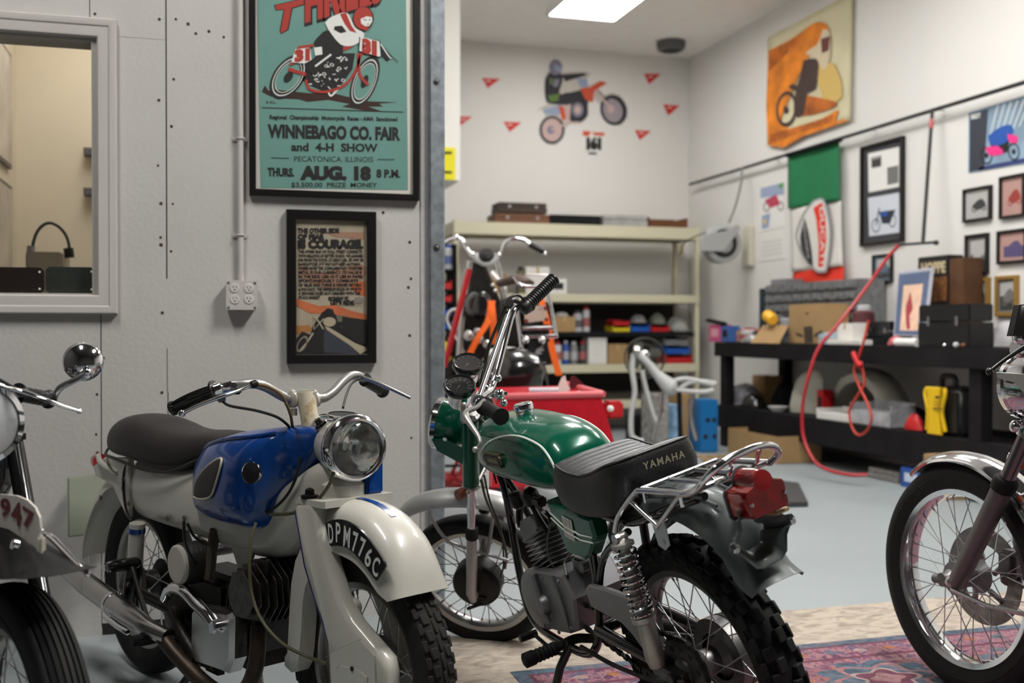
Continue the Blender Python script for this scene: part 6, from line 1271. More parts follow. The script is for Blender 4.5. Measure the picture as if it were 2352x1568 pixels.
def fillbox(t, c, w_, dep, h, m, kind, m2, ax):
    "c base centre, w_ along the shelf, front towards -Y (ax y) or -X (ax x)"
    def B(g, u0, u1, v0, v1, z0, z1, bev=.002):      # u along shelf, v depth from front 0..dep
        if ax == 'y': g.box((c.x + (u0 + u1) / 2, c.y - dep / 2 + (v0 + v1) / 2, c.z + (z0 + z1) / 2), (u1 - u0, v1 - v0, z1 - z0), bev=bev)
        else: g.box((c.x - dep / 2 + (v0 + v1) / 2, c.y - (u0 + u1) / 2, c.z + (z0 + z1) / 2), (v1 - v0, u1 - u0, z1 - z0), bev=bev)
    def C(g, u, prof, v=None):
        v = dep / 2 if v is None else v
        o = (c.x + u, c.y - dep / 2 + v, c.z) if ax == 'y' else (c.x - dep / 2 + v, c.y - u, c.z); g.lathe(prof, o, (0, 0, 1), 18)
    m2 = m2 or blk; w2 = w_ / 2; g = G()
    if kind == 'case':
        B(g, -w2, w2, 0, dep, 0, h * .58, .006); g.make('case_body', m, t); g = G(); B(g, -w2 * .99, w2 * .99, .003, dep - .003, h * .6, h, .008); g.make('case_lid', m, t)
        g = G(); B(g, -w2 * .6, -w2 * .5, -.006, .002, h * .5, h * .72); g.make('latch', steel, t); g = G(); B(g, w2 * .5, w2 * .6, -.006, .002, h * .5, h * .72); g.make('latch', steel, t)
    elif kind == 'carton':
        B(g, -w2, w2, 0, dep, 0, h, .003); g.make('box', m, t); g = G(); B(g, -w2 * .12, w2 * .12, -.001, dep + .001, h * .7, h + .001, .0); g.make('tape', mat('packing_tape', (.45, .33, .18), .3), t)
    elif kind == 'open':
        B(g, -w2, w2, 0, .006, 0, h); B(g, -w2, w2, dep - .006, dep, 0, h); B(g, -w2, -w2 + .006, .006, dep - .006, 0, h); B(g, w2 - .006, w2, .006, dep - .006, 0, h); B(g, -w2, w2, 0, dep, 0, .006); g.make('box', m, t)
    elif kind == 'bin':
        B(g, -w2, w2, dep * .96, dep, 0, h, .003); B(g, -w2, -w2 + .008, .0, dep, 0, h * .9); B(g, w2 - .008, w2, .0, dep, 0, h * .9); B(g, -w2, w2, 0, dep, 0, .008); B(g, -w2, w2, 0, .01, 0, h * .62, .003); g.make('bin_body', m, t); g = G(); B(g, -w2 * .9, w2 * .9, .012, dep * .9, .01, h * .6, .01); g.make('contents', m2, t)
    elif kind == 'can':
        r = w2; C(g, 0, [(r * .9, 0), (r, .004), (r, h * .8), (r * .75, h * .86)]); g.make('can_body', m, t); g = G(); C(g, 0, [(r * .6, h * .84), (r * .62, h * .98), (r * .5, h), (0, h)]); g.make('cap', m2, t)
        g = G(); C(g, 0, [(r + .0008, h * .2), (r + .0008, h * .55)]); g.make('label_band', mat('label_' + m2.name, [min(1, q * .6 + .1) for q in m2.node_tree.nodes['Principled BSDF'].inputs[0].default_value[:3]], .5), t)
    elif kind == 'lump':
        vs = []; n = 16; R_ = []
        for i in range(1, 9):
            a = PI / 2 * i / 8.5; R_.append([(c.x + math.cos(2 * PI * j / n) * (w2 if ax == 'y' else dep / 2) * math.sin(a) * (1 + .12 * NZ.noise(V((i * .7, j * .9, c.x * 9)))), c.y + math.sin(2 * PI * j / n) * (dep / 2 if ax == 'y' else w2) * math.sin(a) * (1 + .12 * NZ.noise(V((j * .8, i, c.x * 9)))), c.z + h * math.cos(a) * (1 + .18 * NZ.noise(V((i, j * .6, c.x * 5))))) for j in range(n)])
        g.loft(R_); g.make('bundle', m, t)
    else: B(g, -w2, w2, 0, dep, 0, h, .005); g.make('box', m, t); g = G(); B(g, -w2 * .6, w2 * .6, -.001, .0, h * .3, h * .75, 0); g.make('front_label', m2, t)
brn = mat('brown_leatherette', (.045, .028, .02), .6, vary=.2); cop = mat('copper_brown_case', (.17, .07, .035), .5, vary=.1); bro = mat('rust_brown', (.14, .05, .015), .6, vary=.2)
cz_ = sh(1200, 508).z
sbox('carrying_case', 'copper-brown flat case on top of the shelving, under the darker case', 'case', 1137, 1263, 489, zt, YS + .05, .35, cop, 'case')
sbox('carrying_case', 'dark brown case stacked on the copper-brown case on top of the shelving', 'case', 1145, 1257, 463, on(1200, 489, 1, YS + .05).z + .001, YS + .06, .3, brn, 'case')
sbox('carrying_case', 'low black open case between the brown and silver cases on top of the shelving', 'case', 1266, 1380, 492, zt, YS + .05, .35, blkm, 'open')
sbox('carrying_case', 'low silver case on top of the shelving, left of the rust-brown tray', 'case', 1386, 1488, 492, zt, YS + .05, .35, mat('silver_case', (.38, .38, .37), .5, .2, vary=.2), 'case')
sbox('wooden_tray', 'rust-brown tray at the right end of the top shelf', 'tray', 1491, 1580, 495, zt, YS + .05, .35, bro, 'bin', m2=brn)
for lab, x, r, m in (('brass knob part lying in the low black case', 1288, .03, mat('brass', (.45, .35, .12), .35, .8)), ('shiny round lamp lying in the low black case', 1312, .035, chrome)):
    p = on(x, 488, 1, YS + .2); g = G(); g.lathe([(.0, r), (r * .7, r * .7), (r, 0), (r * .8, -r * .5), (0, -r * .6)], (p.x, YS + .2, zt + .075), (0, -.3, 1), 16); tag(g.make('metal_part', m), lab, 'metal part')
sbox('carton', 'small tan carton at the left of the empty cream shelf', 'box', 1112, 1165, 628, zm, YS + .05, .3, card, 'carton')
sbox('tin_can', 'olive can beside the white box on the second shelf', 'can', 1190, 1207, 612, zm, YS + .1, .1, mat('olive_can', (.12, .12, .05), .5), 'can')
sbox('carton', 'wide white box on the second shelf behind the chrome rack', 'box', 1208, 1262, 612, zm, YS + .1, .3, paper, 'carton')
sbox('carton', 'low white box at the right of the wide white box on the second shelf', 'box', 1263, 1302, 640, zm, YS + .05, .3, white, '')
sbox('carton', 'tan cardboard box on the black shelf with white cloth on top', 'box', 1272, 1322, 727, zk, YS + .03, .35, card, 'carton')
sbox('cloth', 'crumpled white cloth lying on the tan cardboard box', 'cloth', 1280, 1312, 716, on(1300, 727, 1, YS + .03).z, YS + .1, .2, paper, 'lump')
cw = mat('white_can', (.55, .55, .57), .35); cdk = mat('dark_can', (.04, .04, .05), .3); cred = mat('red_can', (.45, .03, .03), .35); cbl = mat('blue_can', (.02, .09, .4), .35)
for lab, x0, x1, y, m, m2 in (('pale spray can right of the tan cardboard box', 1321, 1340, 712, cw, cdk), ('taller spray can with red band on the black shelf', 1342, 1358, 703, cw, cred)): sbox('spray_can', lab, 'spray can', x0, x1, y, zk, YS + .08, .1, m, 'can', m2=m2)
by_ = mat('yellow_plastic', (.72, .56, .02), .45); br_ = mat('red_plastic', (.50, .012, .015), .45); bb_ = mat('blue_plastic', (.01, .09, .42), .45); bg_ = mat('grey_plastic', (.2, .2, .22), .5); bw_ = mat('grey_bundle', (.22, .22, .22), .7, vary=.3)
def top_of(x, y, Y): return on(x, y, 1, Y).z + .002
sbox('parts_bin', 'yellow parts bin on the black shelf under a red bin', 'bin', 1408, 1447, 748, zk, YS + .05, .25, by_, 'bin'); sbox('parts_bin', 'red parts bin stacked on the yellow bin on the black shelf', 'bin', 1409, 1446, 734, top_of(1420, 748, YS + .05), YS + .06, .22, br_, 'bin', m2=bw_)
sbox('parts_bin', 'blue parts bin on the black shelf between the two red bins', 'bin', 1450, 1493, 743, zk, YS + .05, .25, bb_, 'bin'); sbox('parts_bundle', 'grey bundle lying on the blue bin of the black shelf', 'parts', 1455, 1492, 722, top_of(1470, 743, YS + .05), YS + .08, .2, bw_, 'lump')
sbox('parts_bin', 'low red parts bin at the right of the blue bin on the black shelf', 'bin', 1496, 1539, 746, zk, YS + .05, .25, br_, 'bin'); sbox('parts_bundle', 'grey-green bundle lying on the low red bin of the black shelf', 'parts', 1500, 1536, 719, top_of(1515, 746, YS + .05), YS + .08, .2, mat('greygreen_bundle', (.16, .17, .13), .7, vary=.3), 'lump')
sbox('parts_bundle', 'pale crumpled bundle at the right end of the black shelf', 'parts', 1543, 1592, 726, zk, YS + .05, .3, mat('pale_bundle', (.32, .32, .30), .7, vary=.3), 'lump')
for lab, x0, x1, y, m, m2 in (('white spray can at the left of the blue can on the bottom shelf', 1275, 1293, 784, cw, cred), ('blue spray can on the bottom shelf', 1296, 1310, 782, cbl, cw), ('grey spray can right of the blue can on the bottom shelf', 1313, 1330, 784, mat('grey_can', (.2, .2, .19), .4), cw), ('dark spray can beside the white box on the bottom shelf', 1333, 1350, 783, cdk, cred)): sbox('spray_can', lab, 'spray can', x0, x1, y, zl, YS + .06, .1, m, 'can', m2=m2)
sbox('carton', 'upright white box on the bottom shelf', 'box', 1352, 1394, 775, zl, YS + .05, .2, white, '', m2=paper)
sbox('carton', 'tan carton behind the fan on the bottom shelf', 'box', 1397, 1442, 790, zl, YS + .05, .25, card, 'carton')
sbox('parts_bin', 'flat red parts bin at the right end of the bottom shelf', 'bin', 1531, 1590, 813, zl, YS + .04, .3, br_, 'bin'); z1 = top_of(1560, 813, YS + .04); sbox('parts_bin', 'flat blue parts bin stacked on the red bin of the bottom shelf', 'bin', 1531, 1584, 793, z1, YS + .05, .3, bb_, 'bin'); sbox('parts_bin', 'flat grey parts bin on top of the blue and red stack of the bottom shelf', 'bin', 1527, 1580, 772, top_of(1560, 793, YS + .05), YS + .06, .3, bg_, 'bin')
# black rack of bins at the far left of the bay
YR = 9.9
ra, rb = on(985, 700, 1, YR).x, on(1050, 700, 1, YR).x
t = thing('bin_rack', 'black rack of coloured bins beside the steel door jamb', 'rack', ((ra + rb) / 2, YR + .15, 0))
for x in (ra, rb - .03): g = G(); bx(g, x, x + .03, YR, YR + .35, 0, on(1030, 560, 1, YR).z); g.make('side_panel', blkm, t, smooth=False)
def rz(y): return on(1030, y, 1, YR).z
rows = (618, 664, 693, 724, 756, 806, 848)
for y in rows: g = G(); bx(g, ra, rb, YR, YR + .35, rz(y) - .02, rz(y)); g.make('shelf_board', blkm, t, smooth=False)
for y, h, m, lab in ((664, 24, br_, 'upper red bin in the black rack by the jamb'), (693, 20, br_, 'lower red bin in the black rack by the jamb'), (724, 20, bb_, 'upper blue bin in the black rack by the jamb'), (756, 20, bb_, 'lower blue bin in the black rack by the jamb'), (806, 34, by_, 'upper yellow bin in the black rack by the jamb'), (848, 32, by_, 'lower yellow bin in the black rack by the jamb')):
    sbox('parts_bin', lab, 'bin', 998, 1038, y - h, rz(y) + .001, YR + .0, .3, m, 'bin')
sbox('bottle', 'white bottle with a blue label on top of the black bin rack', 'bottle', 1018, 1044, 560, rz(618) + .001, YR + .05, .12, cw, 'can', m2=cbl)

# ------------------------------------------------------------ workbench
XB = 4.8; ya, yb_ = on(1640, 787, 0, XB).y, 5.1; wood = mat('black_stained_wood', (.008, .007, .008), .7, spec=.25, vary=.4, vscale=5)
t = thing('workbench', 'long black wooden workbench with a lower shelf along the right wall', 'workbench', (XB + .38, (ya + yb_) / 2, 0))
g = G(); bx(g, XB, XR - .01, yb_, ya, .865, 1.0, .004); g.make('bench_top', wood, t); zs1, zs0 = on(1637, 928, 0, XB).z, on(1650, 980, 0, XB).z
g = G(); bx(g, XB + .02, XR - .03, yb_ + .02, ya - .02, zs0, zs1, .004); g.make('lower_shelf', wood, t)
for y in (ya - .12, on(2228, 900, 0, XB).y, yb_ + .08):
    for x in (XB + .03, XR - .14): g = G(); bx(g, x, x + .09, y - .07, y + .05, 0, .865, .003); g.make('leg', wood, t)
def bbox(name, label, cat, x0, x1, yt, zb, X, dep, m, kind='', group=None, m2=None):
    a = on(x0, yt, 0, X); b = on(x1, yt, 0, X); h = (a.z + b.z) / 2 - zb; w_ = a.y - b.y; c = V((X + dep / 2, (a.y + b.y) / 2, zb))
    t = thing(name, label, cat, tuple(c), 0, group); fillbox(t, c, w_, dep, h, m, kind, m2, 'x'); return t
# drawer organiser
a, b = on(1758, 655, 0, 5.28), on(1966, 655, 0, 5.28); og = mat('grey_drawer_plastic', (.17, .175, .18), .45, vary=.25, vscale=22)
t = thing('drawer_organizer', 'wide grey cabinet of small parts drawers at the back of the bench', 'drawer cabinet', (5.4, (a.y + b.y) / 2, 1.0))
g = G(); bx(g, 5.3, 5.56, b.y, a.y, 1.0, a.z, .004); g.make('cabinet_body', og, t); g = G(); bx(g, 5.262, 5.3, a.y, a.y + .09, 1.0, a.z - .03, .004); g.make('side_cabinet', mat('dark_teal_cabinet', (.02, .035, .045), .5), t)
nc, nr = 9, 6; w_ = (a.y - b.y) / nc; h_ = (a.z - 1.0) / nr
random.seed(9)
for i in range(nc):
    for j in range(nr): g = G(); g.box((5.285, b.y + (i + .5) * w_, 1.0 + (j + .5) * h_), (.03, w_ * .9, h_ * .78), bev=.004); g.box((5.262, b.y + (i + .5) * w_, 1.0 + (j + .35) * h_), (.014, w_ * .3, h_ * .15), bev=.002); g.make('drawer', og, t)
bbox('parts_bundle', 'dark grey pot on the left top of the drawer cabinet', 'pot', 1770, 1806, 641, a.z + .001, 5.32, .18, bg_, 'open')
bbox('parts_bundle', 'small orange and grey odds lying on the drawer cabinet before the flag', 'parts', 1840, 1880, 650, a.z + .001, 5.32, .15, mat('orange_grey_bundle', (.4, .14, .05), .6, vary=.5, vscale=20), 'lump')
bbox('carton', 'upright cardboard box with a dark printed mark on the bench', 'box', 1812, 1897, 698, 1.001, 5.0, .22, card, 'open')
A = Art(0, 4.998, nX); di = flat('carton_print', (.06, .045, .03)); A.poly([(1846, 750), (1866, 748), (1868, 786), (1848, 787)], di, 1); A.poly([(1828, 762), (1842, 768), (1845, 774), (1830, 770)], di, 1, 2); A.poly([(1870, 768), (1886, 758), (1888, 764), (1872, 775)], di, 1, 2); A.line([(1850, 720), (1858, 719)], 4, di, 1)
o = A.make('printed_mark'); o.parent = [x for x in COL.objects if x.get('label', '').startswith('upright cardboard')][0]; o.location = o.location - o.parent.location
g = G(); P = [on(1722, 790, 0, 4.82), on(1752, 748, 0, 4.98), on(1810, 748, 0, 4.98), on(1786, 797, 0, 4.82)]; g.prism(P, (.004, 0, .006), raw=True); tag(g.make('cardboard_flap', card, smooth=False), 'folded-down cardboard flap leaning over the bench edge', 'cardboard')
g = G(); a1, a2 = on(1763, 725, 0, 4.95), on(1785, 742, 0, 4.93); d_ = (a2 - a1).normalized(); g.lathe([(0, -.02), (.02, -.018), (.055, .0), (.055, .1), (.045, .13), (0, .132)], a1 - V((0, 0, .0)), d_, 20, raw=True); tag(g.make('bottle', mat('orange_yellow_plastic', (.85, .45, .03), .4)), 'yellow-orange bottle lying tilted on the cardboard flap', 'bottle')
bbox('cup', 'grey cup between the yellow bottle and the cardboard box', 'cup', 1790, 1811, 720, 1.001, 5.02, .1, mat('grey_cup', (.3, .3, .33), .5), 'can', m2=cdk)
bbox('carton', 'pink box with a black top at the far end of the bench', 'box', 1628, 1655, 745, 1.001, 4.9, .12, mat('pink_print', (.55, .09, .22), .5), '', m2=mat('pale_pink_print', (.7, .35, .4), .5)); bbox('carton', 'blue box beside the pink box at the far end of the bench', 'box', 1656, 1674, 748, 1.001, 4.9, .12, mat('blue_print', (.05, .13, .38), .5), '')
g = G(); P0 = on(1627, 742, 0, 4.92); P1 = on(1664, 752, 0, 4.92); g.tube([P0 + V((0, 0, .03)), P1 + V((0, 0, .035))], .035, 10, raw=True, flat=.6); tag(g.make('black_pouch', blkm), 'black pouch lying across the pink box', 'pouch')
for lab, x0, x1, y, m, k in (('small tan jar at the far end of the bench', 1682, 1700, 755, card, 'can'), ('small white jar with a maroon label on the bench', 1702, 1722, 752, cw, 'can'), ('small dark jar beside the cardboard flap', 1724, 1738, 756, cdk, 'can')): bbox('jar', lab, 'jar', x0, x1, y, 1.001, 5.0, .1, m, k, m2=cred)
bbox('crumpled_foil', 'crumpled silvery foil near the bench edge by the jars', 'foil', 1698, 1728, 768, 1.001, 4.88, .12, mat('foil', (.4, .4, .4), .4, .5), 'lump')
bbox('tub', 'light blue tub on the bench right of the printed cardboard box', 'tub', 1880, 1916, 762, 1.001, 4.95, .12, mat('pale_blue_plastic', (.35, .5, .58), .5), 'can', m2=cw); bbox('carton', 'cream white box right of the light blue tub', 'box', 1922, 1958, 742, 1.001, 4.96, .14, paper, 'carton'); bbox('paper_stack', 'low stack of white papers at the bench edge', 'paper', 1900, 1978, 780, 1.001, 4.85, .2, paper, '', m2=white)
bbox('tin_can', 'dark jar of brushes with a white lid on the bench', 'jar', 1955, 1985, 700, 1.001, 5.13, .12, mat('maroon_jar', (.10, .03, .035), .4), 'can', m2=cw)
bbox('black_box', 'flat black box on the bench left of the blue-matted picture', 'box', 1988, 2046, 738, 1.001, 5.15, .2, blk, 'case'); bbox('black_box', 'low black tool tray in front of the flat black box', 'tray', 1985, 2050, 768, 1.001, 4.95, .15, blkm, 'bin', m2=bg_)
# leaning blue picture
P = [on(2063, 626, 0, 5.34), on(2141, 616, 0, 5.34), on(2122, 772, 0, 5.05), on(2052, 770, 0, 5.05)]; g = G(); d_ = V((.02, 0, .01)); g.prism(P, d_, raw=True); t = g.make('leaning_picture', mat('pale_frame', (.35, .35, .4), .5), smooth=False); tag(t, 'blue-matted picture of a red figure leaning on the bench', 'picture')
def bil(u, v_, k=.004): q = (P[0].lerp(P[1], u)).lerp(P[3].lerp(P[2], u), v_); return q - V((k, 0, k * .4))
for nm, u0, u1, v0, v1, m, k in (('blue_mat', .04, .96, .03, .98, mat('blue_mat_board', (.07, .10, .18), .7), .003), ('picture_paper', .22, .80, .22, .92, mat('peach_paper', (.62, .42, .30), .7, vary=.15, vscale=10), .005)): g = G(); g.prism([bil(u0, v0, k), bil(u1, v0, k), bil(u1, v1, k), bil(u0, v1, k)], (.001, 0, 0), raw=True); g.make(nm, m, t, smooth=False)
g = G(); q = seg([bil(.45, .32, .008), bil(.52, .45, .008), bil(.58, .6, .008), bil(.5, .7, .008), bil(.56, .88, .008), bil(.45, .88, .008), bil(.38, .68, .008), bil(.36, .55, .008), bil(.42, .42, .008)], 3); g.add(q, [tuple(range(len(q)))], True); g.make('red_figure', flat('figure_crimson', (.30, .03, .04)), t, smooth=False)
bbox('display_box', 'black box with a pale arched print standing behind the black case', 'box', 2108, 2178, 588, 1.001, 5.43, .14, ink, '', m2=brn)
A = Art(0, 5.427, nX); A.text('HOPPE', 2116, 2172, 628, 24, flat('ivory_print', (.55, .45, .28)), 2, .04, slope=-4); A.poly([(2112, 640), (2175, 634), (2175, 690), (2112, 696)], mat('amber_print', (.22, .09, .03), .6, vary=.6, vscale=30), 2); o = A.make('box_print'); pr_ = [x for x in COL.objects if x.get('label', '').startswith('black box with a pale')][0]; o.parent = pr_; o.location = o.location - pr_.location
bbox('wooden_box', 'dark brown wooden box at the right of the printed black box', 'box', 2180, 2214, 592, 1.001, 5.40, .17, mat('walnut', (.10, .045, .02), .5, vary=.3), '', m2=mat('walnut', (.1, .04, .02)))
bbox('black_case', 'large upright black case on the bench under the gold frames', 'case', 2108, 2226, 699, 1.001, 4.86, .2, mat('black_case', (.008, .008, .009), .4), 'case', m2=blk)
bbox('grey_cloth', 'crumpled pale grey cloth at the near end of the bench', 'cloth', 2232, 2316, 738, 1.001, 5.05, .35, mat('grey_cloth', (.36, .35, .36), .85, vary=.15, vscale=20, bump=1, bscale=30), 'lump')
g = G(); p0, p1 = on(2060, 786, 0, 4.86), on(2109, 787, 0, 4.86); g.tube([p0, p1], .032, 16, raw=True); tag(g.make('paper_roll', white), 'short white roll lying at the bench edge', 'roll')
bbox('glove', 'red and white crumpled glove beside the white roll', 'glove', 2030, 2056, 772, 1.001, 4.88, .12, mat('red_white_cloth', (.5, .12, .13), .8, vary=.7, vscale=25), 'lump')
for i, (x, lab) in enumerate(((2170, 'small glass marble by the black case'), (2196, 'larger clear stopper by the black case'), (2212, 'small brown knob by the black case'))): p = on(x, 787, 0, 4.83); r = (.014, .02, .017)[i]; g = G(); g.sphere((p.x, p.y, 1.0 + r * .95), r, 12); tag(g.make('small_knob', (chrome, cw, bro)[i]), lab, 'small part')
# lower shelf
zz = zs1 + .001
bbox('plastic_bag', 'clear grey plastic bag heap at the far end of the lower shelf', 'bag', 1648, 1708, 882, zz, 4.95, .3, mat('bag_film', (.3, .3, .34), .3, vary=.5, vscale=15), 'lump'); bbox('black_bundle', 'black bundle in front of the plastic bag on the lower shelf', 'bundle', 1692, 1726, 903, zz, 4.86, .2, blk_gl, 'lump')
bbox('carton', 'small open tan carton on the lower shelf', 'box', 1728, 1756, 862, zz, 5.27, .2, card, 'open'); bbox('black_bundle', 'dark bundle behind the white dish on the lower shelf', 'bundle', 1758, 1792, 880, zz, 5.1, .25, blkm, 'lump')
c = on(1776, 930, 0, 4.87); g = G(); g.lathe([(.0, 0), (.05, .0), (.09, .045), (.085, .045), (.05, .008), (0, .008)], (c.x + .05, c.y, zz), (0, 0, 1), 24); tag(g.make('dish', white), 'small white dish at the edge of the lower shelf', 'dish')
# white mudguards standing on the shelf
wf = mat('ivory_bodywork', (.56, .55, .47), .35, coat=.4)
def archpiece(label, x0, x1, ytop, X, w2, rin):
    a, b = on(x0, 900, 0, X), on(x1, 900, 0, X); zt_ = on((x0 + x1) / 2, ytop, 0, X).z; cy = (a.y + b.y) / 2; R1 = (a.y - b.y) / 2; H = zt_ - zz; g = G(); R_ = []
    for i in range(25):
        t_ = PI * i / 24; o = []
        for j in range(9): s_ = -1 + 2 * j / 8; k = 1 - .12 * s_ * s_; o.append((X + w2 + s_ * w2, cy + math.cos(t_) * R1 * k, zz + .005 + math.sin(t_) * H * k))
        for j in range(9): s_ = 1 - 2 * j / 8; k = rin; o.append((X + w2 + s_ * w2 * .96, cy + math.cos(t_) * R1 * k, zz + .005 + math.sin(t_) * H * k))
        R_.append(o)
    g.loft(R_); tag(g.make('mudguard', wf, ang=60), label, 'mudguard')
archpiece('large ivory arched mudguard on the lower shelf behind the hanging red hose', 1893, 2042, 846, 5.14, .13, .72)
g = G(); a, b = on(1800, 900, 0, 4.95), on(1878, 900, 0, 4.95); H = on(1838, 852, 0, 4.95).z - zz
g.loft([[(5.0 + .02 * math.sin(q) * k, a.y + (b.y - a.y) * (.5 + .5 * math.cos(q) * k * (1 - .25 * z)), zz + H * z) for q in [2 * PI * j / 24 for j in range(24)]] for z, k in ((0, .95), (.1, 1), (.5, 1), (.8, .9), (.93, .7), (1, .35))]); 
for v in g.v: v.x += .10 * math.sin((v.y - b.y) / (a.y - b.y) * PI)
t = g.make('side_fairing', wf, ang=60); tag(t, 'upright ivory fairing on the lower shelf with a red patch on its right', 'fairing')
bbox('red_reflector', 'small red reflector block between the two ivory body parts', 'reflector', 1876, 1890, 895, zz, 5.0, .1, br_, ''); bbox('tray', 'low white tray with papers at the lower shelf edge', 'tray', 1875, 1950, 938, zz, 4.84, .25, white, 'bin', m2=paper)
bbox('tub', 'clear plastic tub with pale contents on the lower shelf', 'tub', 1953, 2046, 922, zz, 4.87, .22, mat('frosted_plastic', (.42, .43, .45), .3, vary=.3, vscale=14), 'bin', m2=cw); bbox('black_bundle', 'black bundle right of the clear plastic tub', 'bundle', 2040, 2098, 938, zz, 5.0, .25, blkm, 'lump'); bbox('red_tool', 'red tool lying at the lower shelf edge before the radio', 'tool', 2068, 2106, 952, zz, 4.86, .1, br_, 'lump')
# jobsite radio
a, b = on(2122, 900, 0, 4.86), on(2186, 900, 0, 4.86); ztr = on(2150, 888, 0, 4.86).z; rc_ = V((4.98, (a.y + b.y) / 2, zz)); rw_ = a.y - b.y; rh = ztr - zz
t = thing('radio', 'black and yellow rugged jobsite radio on the lower shelf', 'radio', tuple(rc_)); g = G(); g.box(rc_ + V((.02, -.02, rh / 2)), (.24, rw_ * 1.25, rh), bev=.03, seg=3); g.make('radio_body', blk, t)
yl_ = mat('tool_yellow', (.78, .50, .01), .4)
def rp(u, v_, x=4.852): return V((x, rc_.y + u * rw_ * .5, zz + v_ * rh))
g = G(); g.prism([rp(u, v_) for u, v_ in ((.5, 1.0), (-.5, 1.0), (-.34, .62), (-.36, .45), (-.5, .02), (.42, .02), (.34, .45), (.34, .62))], (-.03, 0, 0), raw=True, bev=.006); g.make('front_panel', yl_, t)
for s in (1, -1): g = G(); g.tube([rp(s * .62, .98, 4.85), rp(s * .72, .85, 4.84), rp(s * .50, .5, 4.84), rp(s * .66, .1, 4.85)], .014, 10, 6, raw=True); g.make('guard_bar', yl_, t)
g = G(); g.tube([rp(.5, 1.0, 4.95), rp(.4, 1.2, 4.95), rp(-.4, 1.2, 4.95), rp(-.5, 1.0, 4.95)], .02, 10, 4, raw=True); g.make('handle', blk, t)
A = Art(0, 4.82, nX); A.line([(2148, 912), (2158, 912)], 5, ink, 1)
for i in range(4): A.line([(2145, 922 + i * 7), (2162, 923 + i * 7)], 2.5, flat('amber_line', (.35, .2, .01)), 1)
A.line([(2142, 938), (2164, 939)], 2, ink, 1); o = A.make('panel_print'); o.parent = t; o.location = o.location - t.location
# under the bench
bbox('carton', 'large open cardboard box on the floor under the far end of the bench', 'box', 1672, 1786, 992, .001, 4.62, .42, mat('cardboard', (.38, .24, .11)), 'open')
bbox('metal_case', 'low grey metal case on the floor under the bench', 'case', 1992, 2064, 1078, .001, 4.88, .3, mat('aged_grey_case', (.30, .28, .26), .5, .2), 'case'); bbox('carton', 'blue and white printed box on the floor under the bench', 'box', 2068, 2117, 1076, .001, 4.82, .2, mat('blue_print_box', (.02, .08, .33), .5), '', m2=mat('white_print', (.55, .62, .72), .5)); bbox('carton', 'tan carton with a pink striped label under the near part of the bench', 'box', 2121, 2175, 1046, .001, 4.70, .3, card, 'carton', m2=paper)
# red air hose
hr = mat('red_hose', (.42, .018, .025), .45, coat=.2)
X_ = lambda x, y, X: on(x, y, 0, X)
g = G(); g.tube([X_(2065, 563, 5.1), X_(2040, 590, 5.05), X_(1990, 660, 4.9), X_(1925, 745, 4.65), X_(1880, 800, 4.5), X_(1857, 865, 4.42), X_(1844, 930, 4.4), X_(1845, 1000, 4.4), X_(1868, 1055, 4.4), X_(1900, 1078, 4.45), X_(1950, 1090, 4.5), X_(1992, 1090, 4.6)], .0135, 12, 6, raw=True); tag(g.make('air_hose', hr), 'long red air hose hanging from the cross arm down to the floor', 'hose')
g = G(); g.tube([X_(1995, 735, 4.72), X_(1985, 780, 4.7), X_(1972, 820, 4.69), X_(1962, 850, 4.68), X_(1975, 890, 4.66), X_(1992, 925, 4.65), X_(2002, 960, 4.65), X_(1990, 990, 4.65), X_(1970, 998, 4.66), X_(1955, 975, 4.66), X_(1952, 940, 4.66), X_(1972, 905, 4.67), X_(1985, 880, 4.68), X_(1978, 830, 4.69)], .0095, 10, 6, raw=True); t = g.make('coiled_hose', mat('orange_red_hose', (.55, .05, .03), .45)); tag(t, 'coil of thin orange-red hose hanging over the bench edge', 'hose')
g = G(); g.tube([X_(1960, 810, 4.66), X_(1968, 830, 4.65), X_(1978, 842, 4.65)], .020, 10, 3, raw=True); g.make('hose_coupling', br_, t)
# ------------------------------------------------------------ rugs
def ramp_mat(name, scale, stops, rough=.9, dist=1.5, stretch=(1, 1, 1), bump=.3, detail=6):
    m = mat(name, stops[0][1], rough); nt = m.node_tree; N = nt.nodes; L = nt.links; b = N['Principled BSDF']
    tc = N.new('ShaderNodeTexCoord'); mp = N.new('ShaderNodeMapping'); mp.inputs['Scale'].default_value = stretch; n = N.new('ShaderNodeTexNoise'); n.inputs['Scale'].default_value = scale; n.inputs['Detail'].default_value = detail; n.inputs['Distortion'].default_value = dist
    cr = N.new('ShaderNodeValToRGB'); e = cr.color_ramp.elements
    while len(e) < len(stops): e.new(.5)
    for i, (p, c) in enumerate(stops): e[i].position = p; e[i].color = (*c, 1)
    L.new(tc.outputs['Object'], mp.inputs['Vector']); L.new(mp.outputs['Vector'], n.inputs['Vector']); L.new(n.outputs['Fac'], cr.inputs['Fac']); L.new(cr.outputs['Color'], b.inputs['Base Color'])
    n2 = N.new('ShaderNodeTexNoise'); n2.inputs['Scale'].default_value = 240; L.new(tc.outputs['Object'], n2.inputs['Vector']); bp = N.new('ShaderNodeBump'); bp.inputs['Strength'].default_value = bump; bp.inputs['Distance'].default_value = .003; L.new(n2.outputs['Fac'], bp.inputs['Height']); L.new(bp.outputs['Normal'], b.inputs['Normal'])
    return m
bei = ramp_mat('faded_beige_pile', 9, [(.3, (.24, .19, .155)), (.45, (.34, .29, .24)), (.6, (.45, .39, .32)), (.75, (.36, .28, .23))], stretch=(1, 2.2, 1))
g = G(); bx(g, .60, 4.45, .9, 3.76, .0003, .002, .0005); o = g.make('rug', bei); tag(o, 'faded beige rug lying under the patterned rug', 'rug')
